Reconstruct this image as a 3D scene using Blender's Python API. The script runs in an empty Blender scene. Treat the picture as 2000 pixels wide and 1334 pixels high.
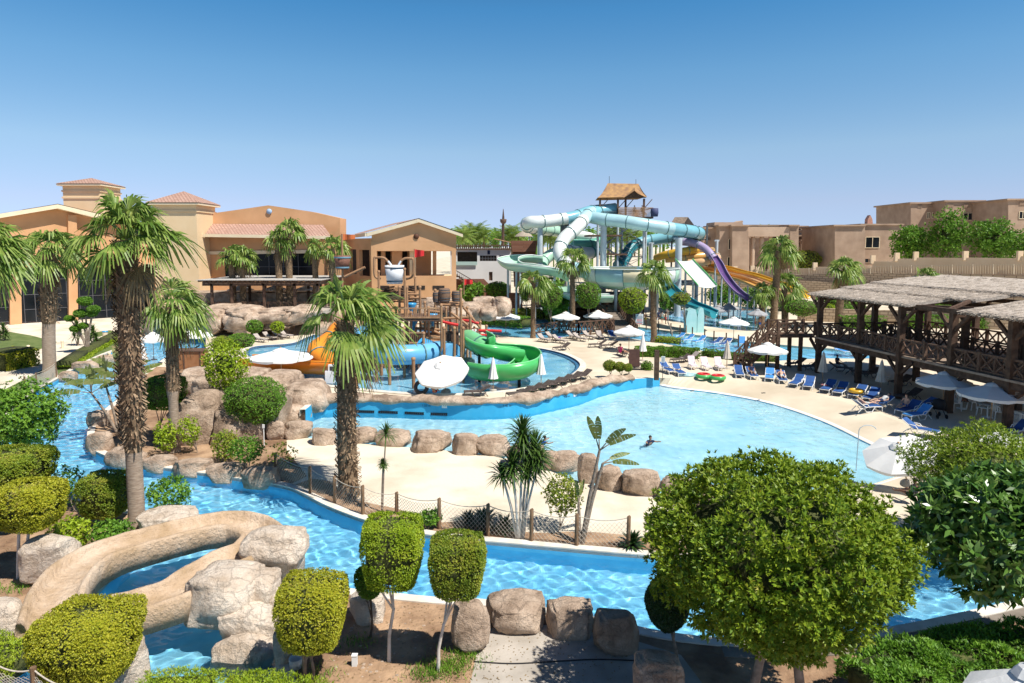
import bpy, math, random
import numpy as np
from mathutils import Vector, Matrix, noise
from mathutils.geometry import delaunay_2d_cdt
rad = math.radians
scene = bpy.context.scene
COL = scene.collection
# ------------------------------------------------------------------ camera, sky, sun, exposure
F, CX, CH, VH = 1333.0, 1000.0, 11.0, 480.0      # focal length in photo pixels, centre column, eye height, horizon row
PITCH = math.atan(127.0 / F)
cd = bpy.data.cameras.new('camera'); cam = bpy.data.objects.new('camera', cd); COL.objects.link(cam)
cd.sensor_width = 36.0; cd.lens = 36.0 * F / 2000.0; cd.shift_y = -60.0 / 2000.0
cd.clip_start = 0.1; cd.clip_end = 6000
cam.location = (0, 0, CH); cam.rotation_euler = (math.pi / 2 - PITCH, 0, 0)
scene.camera = cam
SUNDIR = Vector((2.1, -1.5, 4.0)).normalized()
world = bpy.data.worlds.new("World"); scene.world = world; world.use_nodes = True
wn = world.node_tree; wn.nodes.clear()
sky = wn.nodes.new('ShaderNodeTexSky'); sky.sky_type = 'NISHITA'; sky.sun_disc = False
sky.sun_elevation = math.asin(SUNDIR.z); sky.sun_rotation = math.atan2(SUNDIR.x, SUNDIR.y)
sky.altitude = 0; sky.air_density = 0.6; sky.dust_density = 0.0; sky.ozone_density = 3.0
bg = wn.nodes.new('ShaderNodeBackground'); wo = wn.nodes.new('ShaderNodeOutputWorld')
bg.inputs[1].default_value = 0.088
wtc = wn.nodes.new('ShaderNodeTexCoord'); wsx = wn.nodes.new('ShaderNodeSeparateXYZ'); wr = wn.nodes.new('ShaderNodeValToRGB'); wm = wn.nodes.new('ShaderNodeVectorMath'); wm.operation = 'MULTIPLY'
we = wr.color_ramp.elements; we[0].position = 0.0; we[0].color = (0.39, 0.42, 0.58, 1); we[1].position = 0.5; we[1].color = (0.16, 0.25, 0.34, 1)  # sky tint by height; zenith end darkened to cut ambient fill and deepen shadows
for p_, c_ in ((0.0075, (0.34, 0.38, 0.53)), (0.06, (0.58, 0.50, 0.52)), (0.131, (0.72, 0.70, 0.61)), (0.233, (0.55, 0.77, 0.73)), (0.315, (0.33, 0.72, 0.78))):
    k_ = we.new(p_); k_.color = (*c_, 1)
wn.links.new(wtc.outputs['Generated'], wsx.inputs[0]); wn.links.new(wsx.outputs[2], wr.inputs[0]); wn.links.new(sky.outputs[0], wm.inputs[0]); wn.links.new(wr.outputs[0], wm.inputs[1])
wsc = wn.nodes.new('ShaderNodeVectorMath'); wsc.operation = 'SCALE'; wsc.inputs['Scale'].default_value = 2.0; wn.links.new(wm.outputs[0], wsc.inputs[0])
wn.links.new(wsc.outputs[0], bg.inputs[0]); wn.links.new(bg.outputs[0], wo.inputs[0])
ld = bpy.data.lights.new('sun', 'SUN'); ld.energy = 5.0; ld.angle = rad(0.5); ld.cycles.is_caustics_light = True; ld.color = (1.0, 0.955, 0.88)
sun = bpy.data.objects.new('sun', ld); COL.objects.link(sun); sun.rotation_euler = SUNDIR.to_track_quat('Z', 'Y').to_euler()
scene.view_settings.view_transform = 'Standard'; scene.view_settings.look = 'None'
scene.view_settings.exposure = 0.38; scene.view_settings.gamma = 1.0
scene.cycles.max_bounces = 6; scene.cycles.transparent_max_bounces = 12
scene.cycles.use_denoising = True
# ------------------------------------------------------------------ photo pixel -> place in the world
cP, sP = math.cos(PITCH), math.sin(PITCH)
def ray(px, py):
    xc = (px - CX) / F; yc = (607.0 - py) / F
    return Vector((xc, cP + yc * sP, yc * cP - sP))
def G(px, py, z=0.0):
    d = ray(px, py); t = (z - CH) / d.z
    return Vector((d.x * t, d.y * t, z))
def R(px, py, Y):
    d = ray(px, py); t = Y / d.y
    return Vector((d.x * t, Y, CH + d.z * t))
def SC(py, Y): return Y / F / (cP + (607.0 - py) / F * sP)      # metres per photo pixel at depth Y on row py
def Zat(py, Y): return R(1000, py, Y).z
def onwall(px, py, O, D):
    """pixel -> (distance along the wall, height) on the vertical plane through O with ground direction D"""
    d = ray(px, py); nx, ny = D.y, -D.x
    t = (O.x * nx + O.y * ny) / (d.x * nx + d.y * ny)
    p = Vector((d.x * t, d.y * t, CH + d.z * t))
    return ((p.x - O.x) * D.x + (p.y - O.y) * D.y, p.z)
# ------------------------------------------------------------------ materials
MATS = {}
def mat(name, c1, c2=None, scale=3.0, rough=0.7, bump=0.0, bscale=None, metal=0.0, detail=4.0, spec=0.4, coords='Object', ramp=(0.35, 0.65), stretch=None, bdist=0.03):
    if name in MATS: return MATS[name]
    m = bpy.data.materials.new(name); m.use_nodes = True; nt = m.node_tree; b = nt.nodes['Principled BSDF']
    b.inputs['Roughness'].default_value = rough; b.inputs['Metallic'].default_value = metal
    b.inputs['Specular IOR Level'].default_value = spec
    tc = nt.nodes.new('ShaderNodeTexCoord'); src = tc.outputs[coords]
    if stretch:
        mp = nt.nodes.new('ShaderNodeMapping'); mp.inputs['Scale'].default_value = stretch
        nt.links.new(src, mp.inputs[0]); src = mp.outputs[0]
    if c2 is None: b.inputs['Base Color'].default_value = (*c1, 1)
    else:
        n = nt.nodes.new('ShaderNodeTexNoise'); n.inputs['Scale'].default_value = scale; n.inputs['Detail'].default_value = detail
        r = nt.nodes.new('ShaderNodeValToRGB'); r.color_ramp.elements[0].color = (*c1, 1); r.color_ramp.elements[1].color = (*c2, 1)
        r.color_ramp.elements[0].position, r.color_ramp.elements[1].position = ramp
        nt.links.new(src, n.inputs[0]); nt.links.new(n.outputs[0], r.inputs[0]); nt.links.new(r.outputs[0], b.inputs['Base Color'])
    if bump:
        n2 = nt.nodes.new('ShaderNodeTexNoise'); n2.inputs['Scale'].default_value = bscale or scale * 4; n2.inputs['Detail'].default_value = 6
        bp = nt.nodes.new('ShaderNodeBump'); bp.inputs['Strength'].default_value = bump; bp.inputs['Distance'].default_value = bdist
        nt.links.new(src, n2.inputs[0]); nt.links.new(n2.outputs[0], bp.inputs['Height']); nt.links.new(bp.outputs[0], b.inputs['Normal'])
    MATS[name] = m; return m
def leafmat(name, cols, trans=0.25, rough=0.5, spec=0.35):
    """each leaf picks its own tone; light passes through a little"""
    if name in MATS: return MATS[name]
    m = bpy.data.materials.new(name); m.use_nodes = True; nt = m.node_tree; b = nt.nodes['Principled BSDF']; out = nt.nodes['Material Output']
    b.inputs['Roughness'].default_value = rough; b.inputs['Specular IOR Level'].default_value = spec
    g = nt.nodes.new('ShaderNodeNewGeometry'); r = nt.nodes.new('ShaderNodeValToRGB'); cr = r.color_ramp
    while len(cr.elements) < len(cols): cr.elements.new(0.5)
    for i, c in enumerate(cols): cr.elements[i].position = i / (len(cols) - 1); cr.elements[i].color = (*c, 1)
    tc = nt.nodes.new('ShaderNodeTexCoord'); nz = nt.nodes.new('ShaderNodeTexNoise'); nz.inputs['Scale'].default_value = 1.6; nz.inputs['Detail'].default_value = 3; mr = nt.nodes.new('ShaderNodeMapRange'); mr.inputs[1].default_value = .3; mr.inputs[2].default_value = .7
    mf = nt.nodes.new('ShaderNodeMix'); mf.inputs[0].default_value = .5; nt.links.new(tc.outputs['Object'], nz.inputs[0]); nt.links.new(nz.outputs[0], mr.inputs[0]); nt.links.new(g.outputs['Random Per Island'], mf.inputs[2]); nt.links.new(mr.outputs[0], mf.inputs[3]); nt.links.new(mf.outputs[0], r.inputs[0]); nt.links.new(r.outputs[0], b.inputs['Base Color'])
    t = nt.nodes.new('ShaderNodeBsdfTranslucent'); mx = nt.nodes.new('ShaderNodeMixShader'); mx.inputs[0].default_value = trans
    nt.links.new(r.outputs[0], t.inputs[0]); nt.links.new(b.outputs[0], mx.inputs[1]); nt.links.new(t.outputs[0], mx.inputs[2]); nt.links.new(mx.outputs[0], out.inputs[0])
    MATS[name] = m; return m
def brickmat(name, c1, c2, mortar, scale=1.0, bw=0.5, rh=0.25, ms=0.02, rough=0.8, coords='Object', rot=None, bump=0.3):
    m = bpy.data.materials.new(name); m.use_nodes = True; nt = m.node_tree; b = nt.nodes['Principled BSDF']; b.inputs['Roughness'].default_value = rough
    tc = nt.nodes.new('ShaderNodeTexCoord'); mp = nt.nodes.new('ShaderNodeMapping'); br = nt.nodes.new('ShaderNodeTexBrick')
    if rot: mp.inputs['Rotation'].default_value = rot
    br.inputs['Scale'].default_value = scale; br.inputs['Brick Width'].default_value = bw; br.inputs['Row Height'].default_value = rh; br.inputs['Mortar Size'].default_value = ms
    br.inputs['Color1'].default_value = (*c1, 1); br.inputs['Color2'].default_value = (*c2, 1); br.inputs['Mortar'].default_value = (*mortar, 1)
    nt.links.new(tc.outputs[coords], mp.inputs[0]); nt.links.new(mp.outputs[0], br.inputs[0]); nt.links.new(br.outputs[0], b.inputs['Base Color'])
    bp = nt.nodes.new('ShaderNodeBump'); bp.inputs['Strength'].default_value = bump; bp.inputs['Distance'].default_value = 0.03; bp.invert = True
    nt.links.new(br.outputs['Fac'], bp.inputs['Height']); nt.links.new(bp.outputs[0], b.inputs['Normal'])
    MATS[name] = m; return m
def watermat(name, tint, rough=0.0, bump=0.0, scale=8.0):
    m = bpy.data.materials.new(name); m.use_nodes = True; nt = m.node_tree; b = nt.nodes['Principled BSDF']
    b.inputs['Base Color'].default_value = (*tint, 1); b.inputs['Roughness'].default_value = rough; b.inputs['IOR'].default_value = 1.33; b.inputs['Transmission Weight'].default_value = 1.0
    MATS[name] = m; return m
def water_sheet(name, poly, z, m, step=0.14, amp=0.035, wl=0.8, seed=0.0, ymax=None, caustic=True):
    """rippled water: a fine grid reaching just under the banks"""
    P = np.array(poly); x0, y0 = P.min(0) - .3; x1, y1 = P.max(0) + .3
    if ymax: y1 = min(y1, ymax)
    x0 = max(x0, -60); x1 = min(x1, 60)
    nx, ny = int((x1 - x0) / step) + 1, int((y1 - y0) / step) + 1
    X, Y = np.meshgrid(x0 + step * np.arange(nx), y0 + step * np.arange(ny))
    ins = np.zeros(X.shape, bool); j = len(P) - 1
    for i in range(len(P)):
        xi, yi = P[i]; xj, yj = P[j]
        if yi != yj: ins ^= ((yi > Y) != (yj > Y)) & (X < (xj - xi) * (Y - yi) / (yj - yi) + xi)
        j = i
    k = max(1, int(.28 / step)); g = ins.copy()
    for a in range(-k, k + 1):
        for b in range(-k, k + 1): g |= np.roll(np.roll(ins, a, 0), b, 1)
    r = np.random.default_rng(int(seed * 10) + 3); Z = np.zeros(X.shape)
    for q in range(26):
        L = wl * r.uniform(.45, 2.2); th = r.uniform(0, 2 * math.pi); ph = r.uniform(0, 6.28); kx, ky = math.cos(th) * 2 * math.pi / L, math.sin(th) * 2 * math.pi / L
        wx = X + .25 * wl * np.sin(Y * 1.1 / wl + q); wy = Y + .25 * wl * np.sin(X * 1.3 / wl + q * 2)
        Z += (L / wl) ** 1.1 * np.sin(wx * kx + wy * ky + ph)
    Z = Z / 26 ** .5 * amp * .7
    idx = -np.ones(X.shape, int); idx[g] = np.arange(g.sum())
    V = np.stack([X[g], Y[g], Z[g] + z], 1)
    q = g[:-1, :-1] & g[1:, :-1] & g[:-1, 1:] & g[1:, 1:]
    Fq = np.stack([idx[:-1, :-1][q], idx[:-1, 1:][q], idx[1:, 1:][q], idx[1:, :-1][q]], 1)
    me = bpy.data.meshes.new(name); n = len(Fq)
    me.vertices.add(len(V)); me.vertices.foreach_set('co', V.ravel()); me.loops.add(4 * n); me.loops.foreach_set('vertex_index', Fq.ravel().astype(np.int32))
    me.polygons.add(n); me.polygons.foreach_set('loop_start', np.arange(n, dtype=np.int32) * 4); me.polygons.foreach_set('loop_total', np.full(n, 4, np.int32)); me.polygons.foreach_set('use_smooth', np.ones(n, bool))
    me.materials.append(m); me.update(calc_edges=True)
    o = bpy.data.objects.new(name, me); COL.objects.link(o); o['kind'] = 'structure'
    o.cycles.is_caustics_caster = caustic
    return o
# ------------------------------------------------------------------ object helpers
def tag(o, label=None, cat=None, group=None, kind=None):
    if label: o['label'] = label
    if cat: o['category'] = cat
    if group: o['group'] = group
    if kind: o['kind'] = kind
    return o
def empty(name, loc=(0, 0, 0), rz=0.0, label=None, cat=None, group=None):
    o = bpy.data.objects.new(name, None); COL.objects.link(o); o.location = loc; o.rotation_euler = (0, 0, rz); o.empty_display_size = 0.3
    return tag(o, label, cat, group)
class MB:
    def __init__(s): s.v = []; s.f = []; s.m = []; s.sm = []
    def add(s, vs, fs, mi=0, smooth=False):
        n = len(s.v); s.v += [tuple(v) for v in vs]; s.f += [tuple(i + n for i in f) for f in fs]; s.m += [mi] * len(fs); s.sm += [smooth] * len(fs); return s
    def box(s, c, sz, rz=0.0, mi=0, tilt=None):
        x, y, z = sz[0] / 2, sz[1] / 2, sz[2] / 2
        M = Matrix.Rotation(rz, 3, 'Z')
        if tilt: M = M @ Matrix.Rotation(tilt[1], 3, tilt[0])
        vs = [Vector(c) + M @ Vector((a * x, b * y, d * z)) for a in (-1, 1) for b in (-1, 1) for d in (-1, 1)]
        return s.add(vs, [(0, 1, 3, 2), (4, 6, 7, 5), (0, 4, 5, 1), (2, 3, 7, 6), (0, 2, 6, 4), (1, 5, 7, 3)], mi)
    def beam(s, a, b, w, h=None, mi=0):
        a, b = Vector(a), Vector(b); d = b - a; L = d.length; h = h or w
        if L < 1e-6: return s
        d.normalize(); up = Vector((0, 0, 1)) if abs(d.z) < 0.95 else Vector((0, 1, 0))
        x = d.cross(up).normalized() * (w / 2); y = x.cross(d).normalized() * (h / 2)
        vs = [p + i * x + j * y for p in (a, b) for i, j in ((-1, -1), (1, -1), (1, 1), (-1, 1))]
        return s.add(vs, [(0, 1, 2, 3), (7, 6, 5, 4), (0, 4, 5, 1), (1, 5, 6, 2), (2, 6, 7, 3), (3, 7, 4, 0)], mi)
    def tube(s, pts, r, seg=8, mi=0, caps=True, smooth=True, mifn=None):
        pts = [Vector(p) for p in pts]; n = len(pts); vs = []; fs = []; prev = None
        for i, p in enumerate(pts):
            t = (pts[min(i + 1, n - 1)] - pts[max(i - 1, 0)])
            if t.length < 1e-9: t = Vector((0, 0, 1))
            t.normalize()
            if prev is None: x = t.orthogonal().normalized()
            else:
                x = prev - t * prev.dot(t)
                x = x.normalized() if x.length > 1e-6 else t.orthogonal().normalized()
            prev = x; y = t.cross(x); rr = r[i] if isinstance(r, (list, tuple)) else r
            vs += [p + x * (rr * math.cos(2 * math.pi * k / seg)) + y * (rr * math.sin(2 * math.pi * k / seg)) for k in range(seg)]
        for i in range(n - 1):
            for k in range(seg): a = i * seg + k; b = i * seg + (k + 1) % seg; fs.append((a, b, b + seg, a + seg))
        s.add(vs, fs, mi, smooth)
        if mifn:
            base = len(s.f) - len(fs)
            for i in range(n - 1):
                for k in range(seg): s.m[base + i * seg + k] = mifn(i)
        if caps: s.add(vs[:seg], [tuple(range(seg))[::-1]], mi); s.add(vs[-seg:], [tuple(range(seg))], mi)
        return s
    def lathe(s, c, prof, seg=16, mi=0, smooth=True, fold=0.0, nf=8, sq=None):
        c = Vector(c); vs = []; fs = []
        for (r, z) in prof:
            for k in range(seg):
                a = 2 * math.pi * k / seg; rr = r * (1 + fold * math.cos(nf * a))
                vs.append(c + Vector((rr * math.cos(a), rr * math.sin(a), z)))
        for i in range(len(prof) - 1):
            for k in range(seg): a = i * seg + k; b = i * seg + (k + 1) % seg; fs.append((a, b, b + seg, a + seg))
        return s.add(vs, fs, mi, smooth)
    def prism(s, poly, z0, z1, mi=0):
        n = len(poly); vs = [(p[0], p[1], z0) for p in poly] + [(p[0], p[1], z1) for p in poly]
        return s.add(vs, [tuple(range(n))[::-1], tuple(range(n, 2 * n))] + [(i, (i + 1) % n, (i + 1) % n + n, i + n) for i in range(n)], mi)
    def quad(s, a, b, c, d, mi=0, smooth=False): return s.add([a, b, c, d], [(0, 1, 2, 3)], mi, smooth)
    def slab(s, poly, th, mi=0):
        """polygon in any plane, thickened straight down"""
        n = len(poly); vs = [Vector(p) for p in poly] + [Vector(p) - Vector((0, 0, th)) for p in poly]
        return s.add(vs, [tuple(range(n)), tuple(range(n, 2 * n))[::-1]] + [(i, i + n, (i + 1) % n + n, (i + 1) % n) for i in range(n)], mi)
    def build(s, name, m, parent=None, loc=None, label=None, cat=None, group=None, kind=None):
        me = bpy.data.meshes.new(name); me.from_pydata(s.v, [], s.f)
        for x in (m if isinstance(m, (list, tuple)) else [m]): me.materials.append(x)
        if len(s.f):
            me.polygons.foreach_set('material_index', s.m); me.polygons.foreach_set('use_smooth', s.sm)
        me.update(); o = bpy.data.objects.new(name, me); COL.objects.link(o)
        if loc is not None: o.location = loc
        if parent is not None: o.parent = parent
        return tag(o, label, cat, group, kind)
def copy_tree(o, parent=None):
    c = o.copy(); COL.objects.link(c)
    if parent is not None: c.parent = parent
    for ch in KIDS.get(o.name, None) or [x for x in o.children]: copy_tree(ch, c)
    return c
KIDS = {}
def dup(o, loc, rz=0.0, label=None, sc=None, group=None):
    c = copy_tree(o); c.location = loc; c.rotation_euler = (0, 0, rz)
    if sc is not None: c.scale = (sc, sc, sc) if isinstance(sc, (int, float)) else sc
    if label: c['label'] = label
    if group: c['group'] = group
    return c
def smooth_poly(pts, n=6, closed=False):
    """Catmull-Rom through the points"""
    P = [Vector(p) for p in pts]; out = []; N = len(P)
    rng = range(N if closed else N - 1)
    for i in rng:
        p0 = P[(i - 1) % N] if closed or i > 0 else P[0] * 2 - P[1]; p1 = P[i]; p2 = P[(i + 1) % N]
        p3 = P[(i + 2) % N] if closed or i + 2 < N else P[-1] * 2 - P[-2]
        for k in range(n):
            t = k / n
            out.append(0.5 * ((2 * p1) + (p2 - p0) * t + (2 * p0 - 5 * p1 + 4 * p2 - p3) * t * t + (3 * p1 - p0 - 3 * p2 + p3) * t ** 3))
    if not closed: out.append(P[-1].copy())
    return out
def inside(x, y, poly):
    c = False; n = len(poly); j = n - 1
    for i in range(n):
        xi, yi, xj, yj = poly[i][0], poly[i][1], poly[j][0], poly[j][1]
        if (yi > y) != (yj > y) and x < (xj - xi) * (y - yi) / (yj - yi) + xi: c = not c
        j = i
    return c
def sheet(mb, outer, holes, zfn, skirt=None, mi=0, skirt_mi=0, outer_skirt=False, extra=()):
    """flat polygon with holes; skirts drop from the hole edges to zfn-skirt"""
    vs = []; es = []
    for loop in [outer] + list(holes):
        n0 = len(vs); n = len(loop); vs += [Vector((p[0], p[1])) for p in loop]; es += [(n0 + i, n0 + (i + 1) % n) for i in range(n)]
    vs += [Vector(e) for e in extra]
    ov, oe, of, *_ = delaunay_2d_cdt(vs, es, [], 0, 1e-5)
    keep = []
    for f in of:
        cx = sum(ov[i].x for i in f) / len(f); cy = sum(ov[i].y for i in f) / len(f)
        if inside(cx, cy, outer) and not any(inside(cx, cy, h) for h in holes): keep.append(f)
    z = zfn if callable(zfn) else (lambda x, y: zfn)
    fs = []
    for f in keep:
        a, b, c = ov[f[0]], ov[f[1]], ov[f[2]]
        fs.append(f if (b - a).cross(c - a) > 0 else f[::-1])
    mb.add([(v.x, v.y, z(v.x, v.y)) for v in ov], fs, mi)
    if skirt is not None:
        for h in list(holes) + ([outer] if outer_skirt else []):
            n = len(h)
            for i in range(n):
                a, b = h[i], h[(i + 1) % n]
                mb.quad((a[0], a[1], z(a[0], a[1])), (b[0], b[1], z(b[0], b[1])), (b[0], b[1], skirt), (a[0], a[1], skirt), skirt_mi)
    return mb
def offset_line(pts, d):
    """shift a polyline sideways (left of travel) by d (number or list)"""
    out = []; n = len(pts)
    for i in range(n):
        t = Vector(pts[min(i + 1, n - 1)][:2]) - Vector(pts[max(i - 1, 0)][:2]); t.normalize()
        dd = d[i] if isinstance(d, (list, tuple)) else d
        out.append(Vector((pts[i][0] - t.y * dd, pts[i][1] + t.x * dd)))
    return out
# ------------------------------------------------------------------ ground colours
M_sand = mat('cream_paving', (0.52, 0.43, 0.31), (0.70, 0.61, 0.47), 0.22, 0.85, 0.2, 7, detail=12, ramp=(0.3, 0.6))
M_far = mat('desert_ground', (0.50, 0.40, 0.28), (0.62, 0.52, 0.38), 0.05, 0.95)
M_terr = mat('terrace_sand', (0.56, 0.47, 0.35), (0.74, 0.66, 0.53), 0.4, 0.9, 0.5, 5, detail=12, ramp=(0.3, 0.58))
M_soil = mat('garden_soil', (0.20, 0.115, 0.065), (0.46, 0.30, 0.18), 0.9, 0.95, 0.8, 5, detail=9, bdist=0.1)
M_lawn = mat('lawn_grass', (0.085, 0.13, 0.03), (0.15, 0.19, 0.06), 1.2, 0.95, 0.6, 12)
M_conc = mat('concrete', (0.34, 0.30, 0.25), (0.48, 0.43, 0.37), 1.0, 0.9, 0.3, 9, detail=8)
M_cop = mat('coping_stone', (0.62, 0.56, 0.47), (0.76, 0.71, 0.62), 2.0, 0.8, 0.2, 9)
M_pool = mat('river_paint', (0.07, 0.42, 0.70), (0.12, 0.52, 0.78), 0.9, 0.6, detail=5)
M_riverfl = mat('river_floor_paint', (0.17, 0.55, 0.80), (0.30, 0.68, 0.88), 0.8, 0.6, detail=6)
M_wavefl = mat('wave_floor_paint', (0.42, 0.70, 0.80), (0.58, 0.82, 0.88), 0.5, 0.6, detail=6)
M_wall = mat('pool_wall_paint', (0.03, 0.36, 0.62), (0.06, 0.42, 0.68), 0.8, 0.5)
M_kid = mat('splash_floor_paint', (0.22, 0.56, 0.78), (0.42, 0.72, 0.86), 0.5, 0.6)
M_white = mat('white_paint', (0.80, 0.79, 0.76))
W_river = watermat('river_water', (0.90, 0.98, 1.0))
W_wave = watermat('wave_water', (0.94, 0.99, 1.0))
W_kid = W_wave
# ------------------------------------------------------------------ pools and ground
LOW = -0.6
def GP(pts, z): return [G(p[0], p[1], z) for p in pts]
def xy(l): return [(p[0], p[1]) for p in l]
far_bank = smooth_poly(GP([(400,683),(340,692),(300,715),(262,745),(235,775),(205,800),(180,822),(170,850),(180,877),(215,895),(250,905),(330,916),(400,926),(480,938),(560,952),(600,970),(640,990),(700,1013),(760,1030),(830,1045),(900,1054),(1000,1063),(1100,1072),(1250,1085),(1400,1095),(1600,1098),(1750,1090),(1850,1075),(2000,1045),(2250,985)], LOW), 4)
near_bank = smooth_poly(GP([(2400,1060),(2200,1120),(2000,1170),(1860,1202),(1740,1226),(1600,1246),(1440,1250),(1300,1236),(1200,1215),(1060,1188),(940,1172),(850,1168),(690,1152),(600,1142),(560,1152),(545,1200),(546,1300),(548,1420)], LOW), 4)
pocket = smooth_poly(GP([(300,1450),(60,1420),(0,1370),(50,1300),(120,1245),(160,1190),(215,1130),(265,1075),(300,1030),(292,1010),(250,994),(190,977),(120,963),(50,946),(-20,930),(-250,880)], LOW), 4)
left_bank = smooth_poly(GP([(-260,850),(-100,838),(0,828),(30,802),(60,775),(75,760),(112,740),(165,710),(205,692),(240,677),(262,655),(330,645),(400,658)], LOW), 4)
river_poly = xy(far_bank + near_bank + pocket + left_bank)
wl_wall = smooth_poly(GP([(596,828),(629,808),(733,808),(870,813),(967,813),(1032,808),(1081,798),(1130,787),(1178,770),(1235,758),(1288,752)], LOW), 4)
wl_beach = smooth_poly(GP([(1288,752),(1320,758),(1400,768),(1500,787),(1600,820),(1680,858),(1750,893),(1778,910),(1775,922),(1740,934),(1700,947),(1660,962)], LOW), 5)
wl_near = smooth_poly(GP([(1660,962),(1620,985),(1520,1000),(1400,990),(1290,968),(1200,955),(1130,940),(1060,915),(1000,897),(900,883),(800,874),(700,866),(620,858),(575,846),(596,828)], LOW), 4)
wave_poly = xy(wl_wall[:-1] + wl_beach[:-1] + wl_near[:-1])
BIG = [(-3000, 8), (3000, 8), (3000, 5000), (-3000, 5000)]
mb = MB(); sheet(mb, BIG, [river_poly, wave_poly], LOW, skirt=-1.9, skirt_mi=1); mb.build('ground', [M_terr, M_pool], kind='structure')
mb = MB(); sheet(mb, river_poly, [], -1.85); mb.build('river_bed', M_riverfl, kind='structure')
water_sheet('river_water', river_poly, -0.86, W_river, step=.085, amp=.0135, wl=.36)
def wavez(x, y): return -0.66 - 1.1 * min(1, max(0, (24 - x) / 40))
mb = MB(); sheet(mb, wave_poly, [], wavez, extra=[(x, y) for x in range(-14, 30, 3) for y in range(32, 56, 3) if inside(x, y, wave_poly)]); mb.build('wave_pool_floor', M_wavefl, kind='structure')
water_sheet('wave_pool_water', wave_poly, LOW - .02, W_wave, step=.12, amp=.011, wl=.5, seed=2)
nb = len(wl_beach)
wid = [3.4 * min(1, i / 9) for i in range(nb)]
beach_out = offset_line(wl_beach, wid)
mb = MB()
ln = offset_line(wl_beach, [min(w, 0.3) for w in wid])
for i in range(nb - 1):
    a, b = wl_beach[i], wl_beach[i + 1]; c, d = ln[i + 1], ln[i]; e, f = beach_out[i + 1], beach_out[i]
    za, zb = (0.0 if wid[i] < .01 else -0.53), -0.53
    mb.quad((a.x, a.y, LOW - .03), (b.x, b.y, LOW - .03), (c.x, c.y, -0.54), (d.x, d.y, -0.54), 1)
    mb.quad((d.x, d.y, -0.54), (c.x, c.y, -0.54), (e.x, e.y, 0.004), (f.x, f.y, 0.004), 0)
mb.build('pool_beach', [M_sand, M_white], kind='structure')
kid_line = smooth_poly(GP([(500,708),(520,735),(600,748),(700,760),(790,768),(860,771),(960,767),(1050,754),(1110,736),(1133,715),(1118,700),(1085,688),(1040,680),(980,676),(930,668),(880,655),(800,640),(700,640),(640,648),(600,660),(570,672),(500,678),(480,690)], 0), 4, closed=True)
kid_poly = xy(kid_line)
far_pool = xy(smooth_poly(GP([(1180,650),(1300,672),(1400,690),(1480,705),(1600,700),(1700,700),(1730,690),(1640,682),(1560,676),(1470,668),(1360,654),(1260,640),(1180,632)], 0), 3, closed=True))
act_pool = xy(smooth_poly(GP([(1300,622),(1400,640),(1480,646),(1500,632),(1500,606),(1440,598),(1340,600)], 0), 3, closed=True))
bridge_pool = xy(smooth_poly(GP([(960,652),(1040,660),(1130,655),(1160,640),(1120,622),(1040,622),(960,630)], 0), 3, closed=True))
pool_r = xy(GP([(1640,712),(1760,716),(1800,722),(1800,706),(1660,700)], 0))
pool_e = xy(GP([(1900,772),(2040,800),(2100,800),(2100,775),(1990,762)], 0))
small_pool = xy(GP([(1545,622),(1650,636),(1760,640),(1760,622),(1640,612),(1560,610)], 0))
deck_outer = [(p.x, p.y) for p in wl_wall] + [(p.x, p.y) for p in beach_out[1:]] + [(wl_beach[-1].x, wl_beach[-1].y)] + xy(GP([(1600,1010),(1640,1050),(1800,1050),(2000,1010),(2400,930)], 0)) + [(900, 25), (900, 1500), (-64, 1500), (-64, 122)] + xy(GP([(300,605),(300,640),(345,650),(402,655),(402,690),(420,720),(470,745),(560,770),(598,800)], 0))
pools = [kid_poly, far_pool, act_pool, bridge_pool, pool_e]
mb = MB(); sheet(mb, deck_outer, pools, 0.0, skirt=-0.55, skirt_mi=0, outer_skirt=True); mb.build('pool_deck', [M_sand, M_wall], kind='structure')
for nm, pl, fl, zf in (('splash_pool', kid_poly, M_kid, -0.4), ('far_river', far_pool, M_riverfl, -0.5), ('slide_pool', act_pool, M_kid, -0.5), ('bridge_stream', bridge_pool, M_riverfl, -0.5), ('side_pool', pool_e, M_riverfl, -0.5)):
    mb = MB(); sheet(mb, pl, [], zf); mb.build(nm + '_floor', fl, kind='structure')
    water_sheet(nm + '_water', pl, -0.10 if nm == 'splash_pool' else -0.2, W_kid, step=.3, amp=.01, wl=1.2, seed=4)
# kerb round the splash pool: dark blue edge then stone
def ribbon(mb, a, b, za, zb, mi=0, closed=False):
    n = len(a)
    for i in range(n if closed else n - 1):
        j = (i + 1) % n
        mb.quad((a[i][0], a[i][1], za), (a[j][0], a[j][1], za), (b[j][0], b[j][1], zb), (b[i][0], b[i][1], zb), mi)
M_dkblue = mat('dark_blue_tile', (0.03, 0.12, 0.24), (0.06, 0.18, 0.32), 4, 0.4)
kl = [Vector(p[:2]) for p in kid_line] + [Vector(kid_line[0][:2])]
k1, k2 = offset_line(kl, 0.0), offset_line(kl, -0.55)
ki = offset_line(kl, 0.35)
mb = MB(); s = 1
if inside(k2[0].x, k2[0].y, kid_poly): k2 = offset_line(kl, 0.55); ki = offset_line(kl, -0.35)
ribbon(mb, k1, k2, 0.10, 0.10, 0); ribbon(mb, k2, k2, 0.10, 0.0, 0); ribbon(mb, k1, k1, 0.10, -0.4, 1); ribbon(mb, ki, k1, -0.07, -0.07, 1)
mb.build('splash_pool_kerb', [M_cop, M_dkblue], kind='structure')
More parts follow.
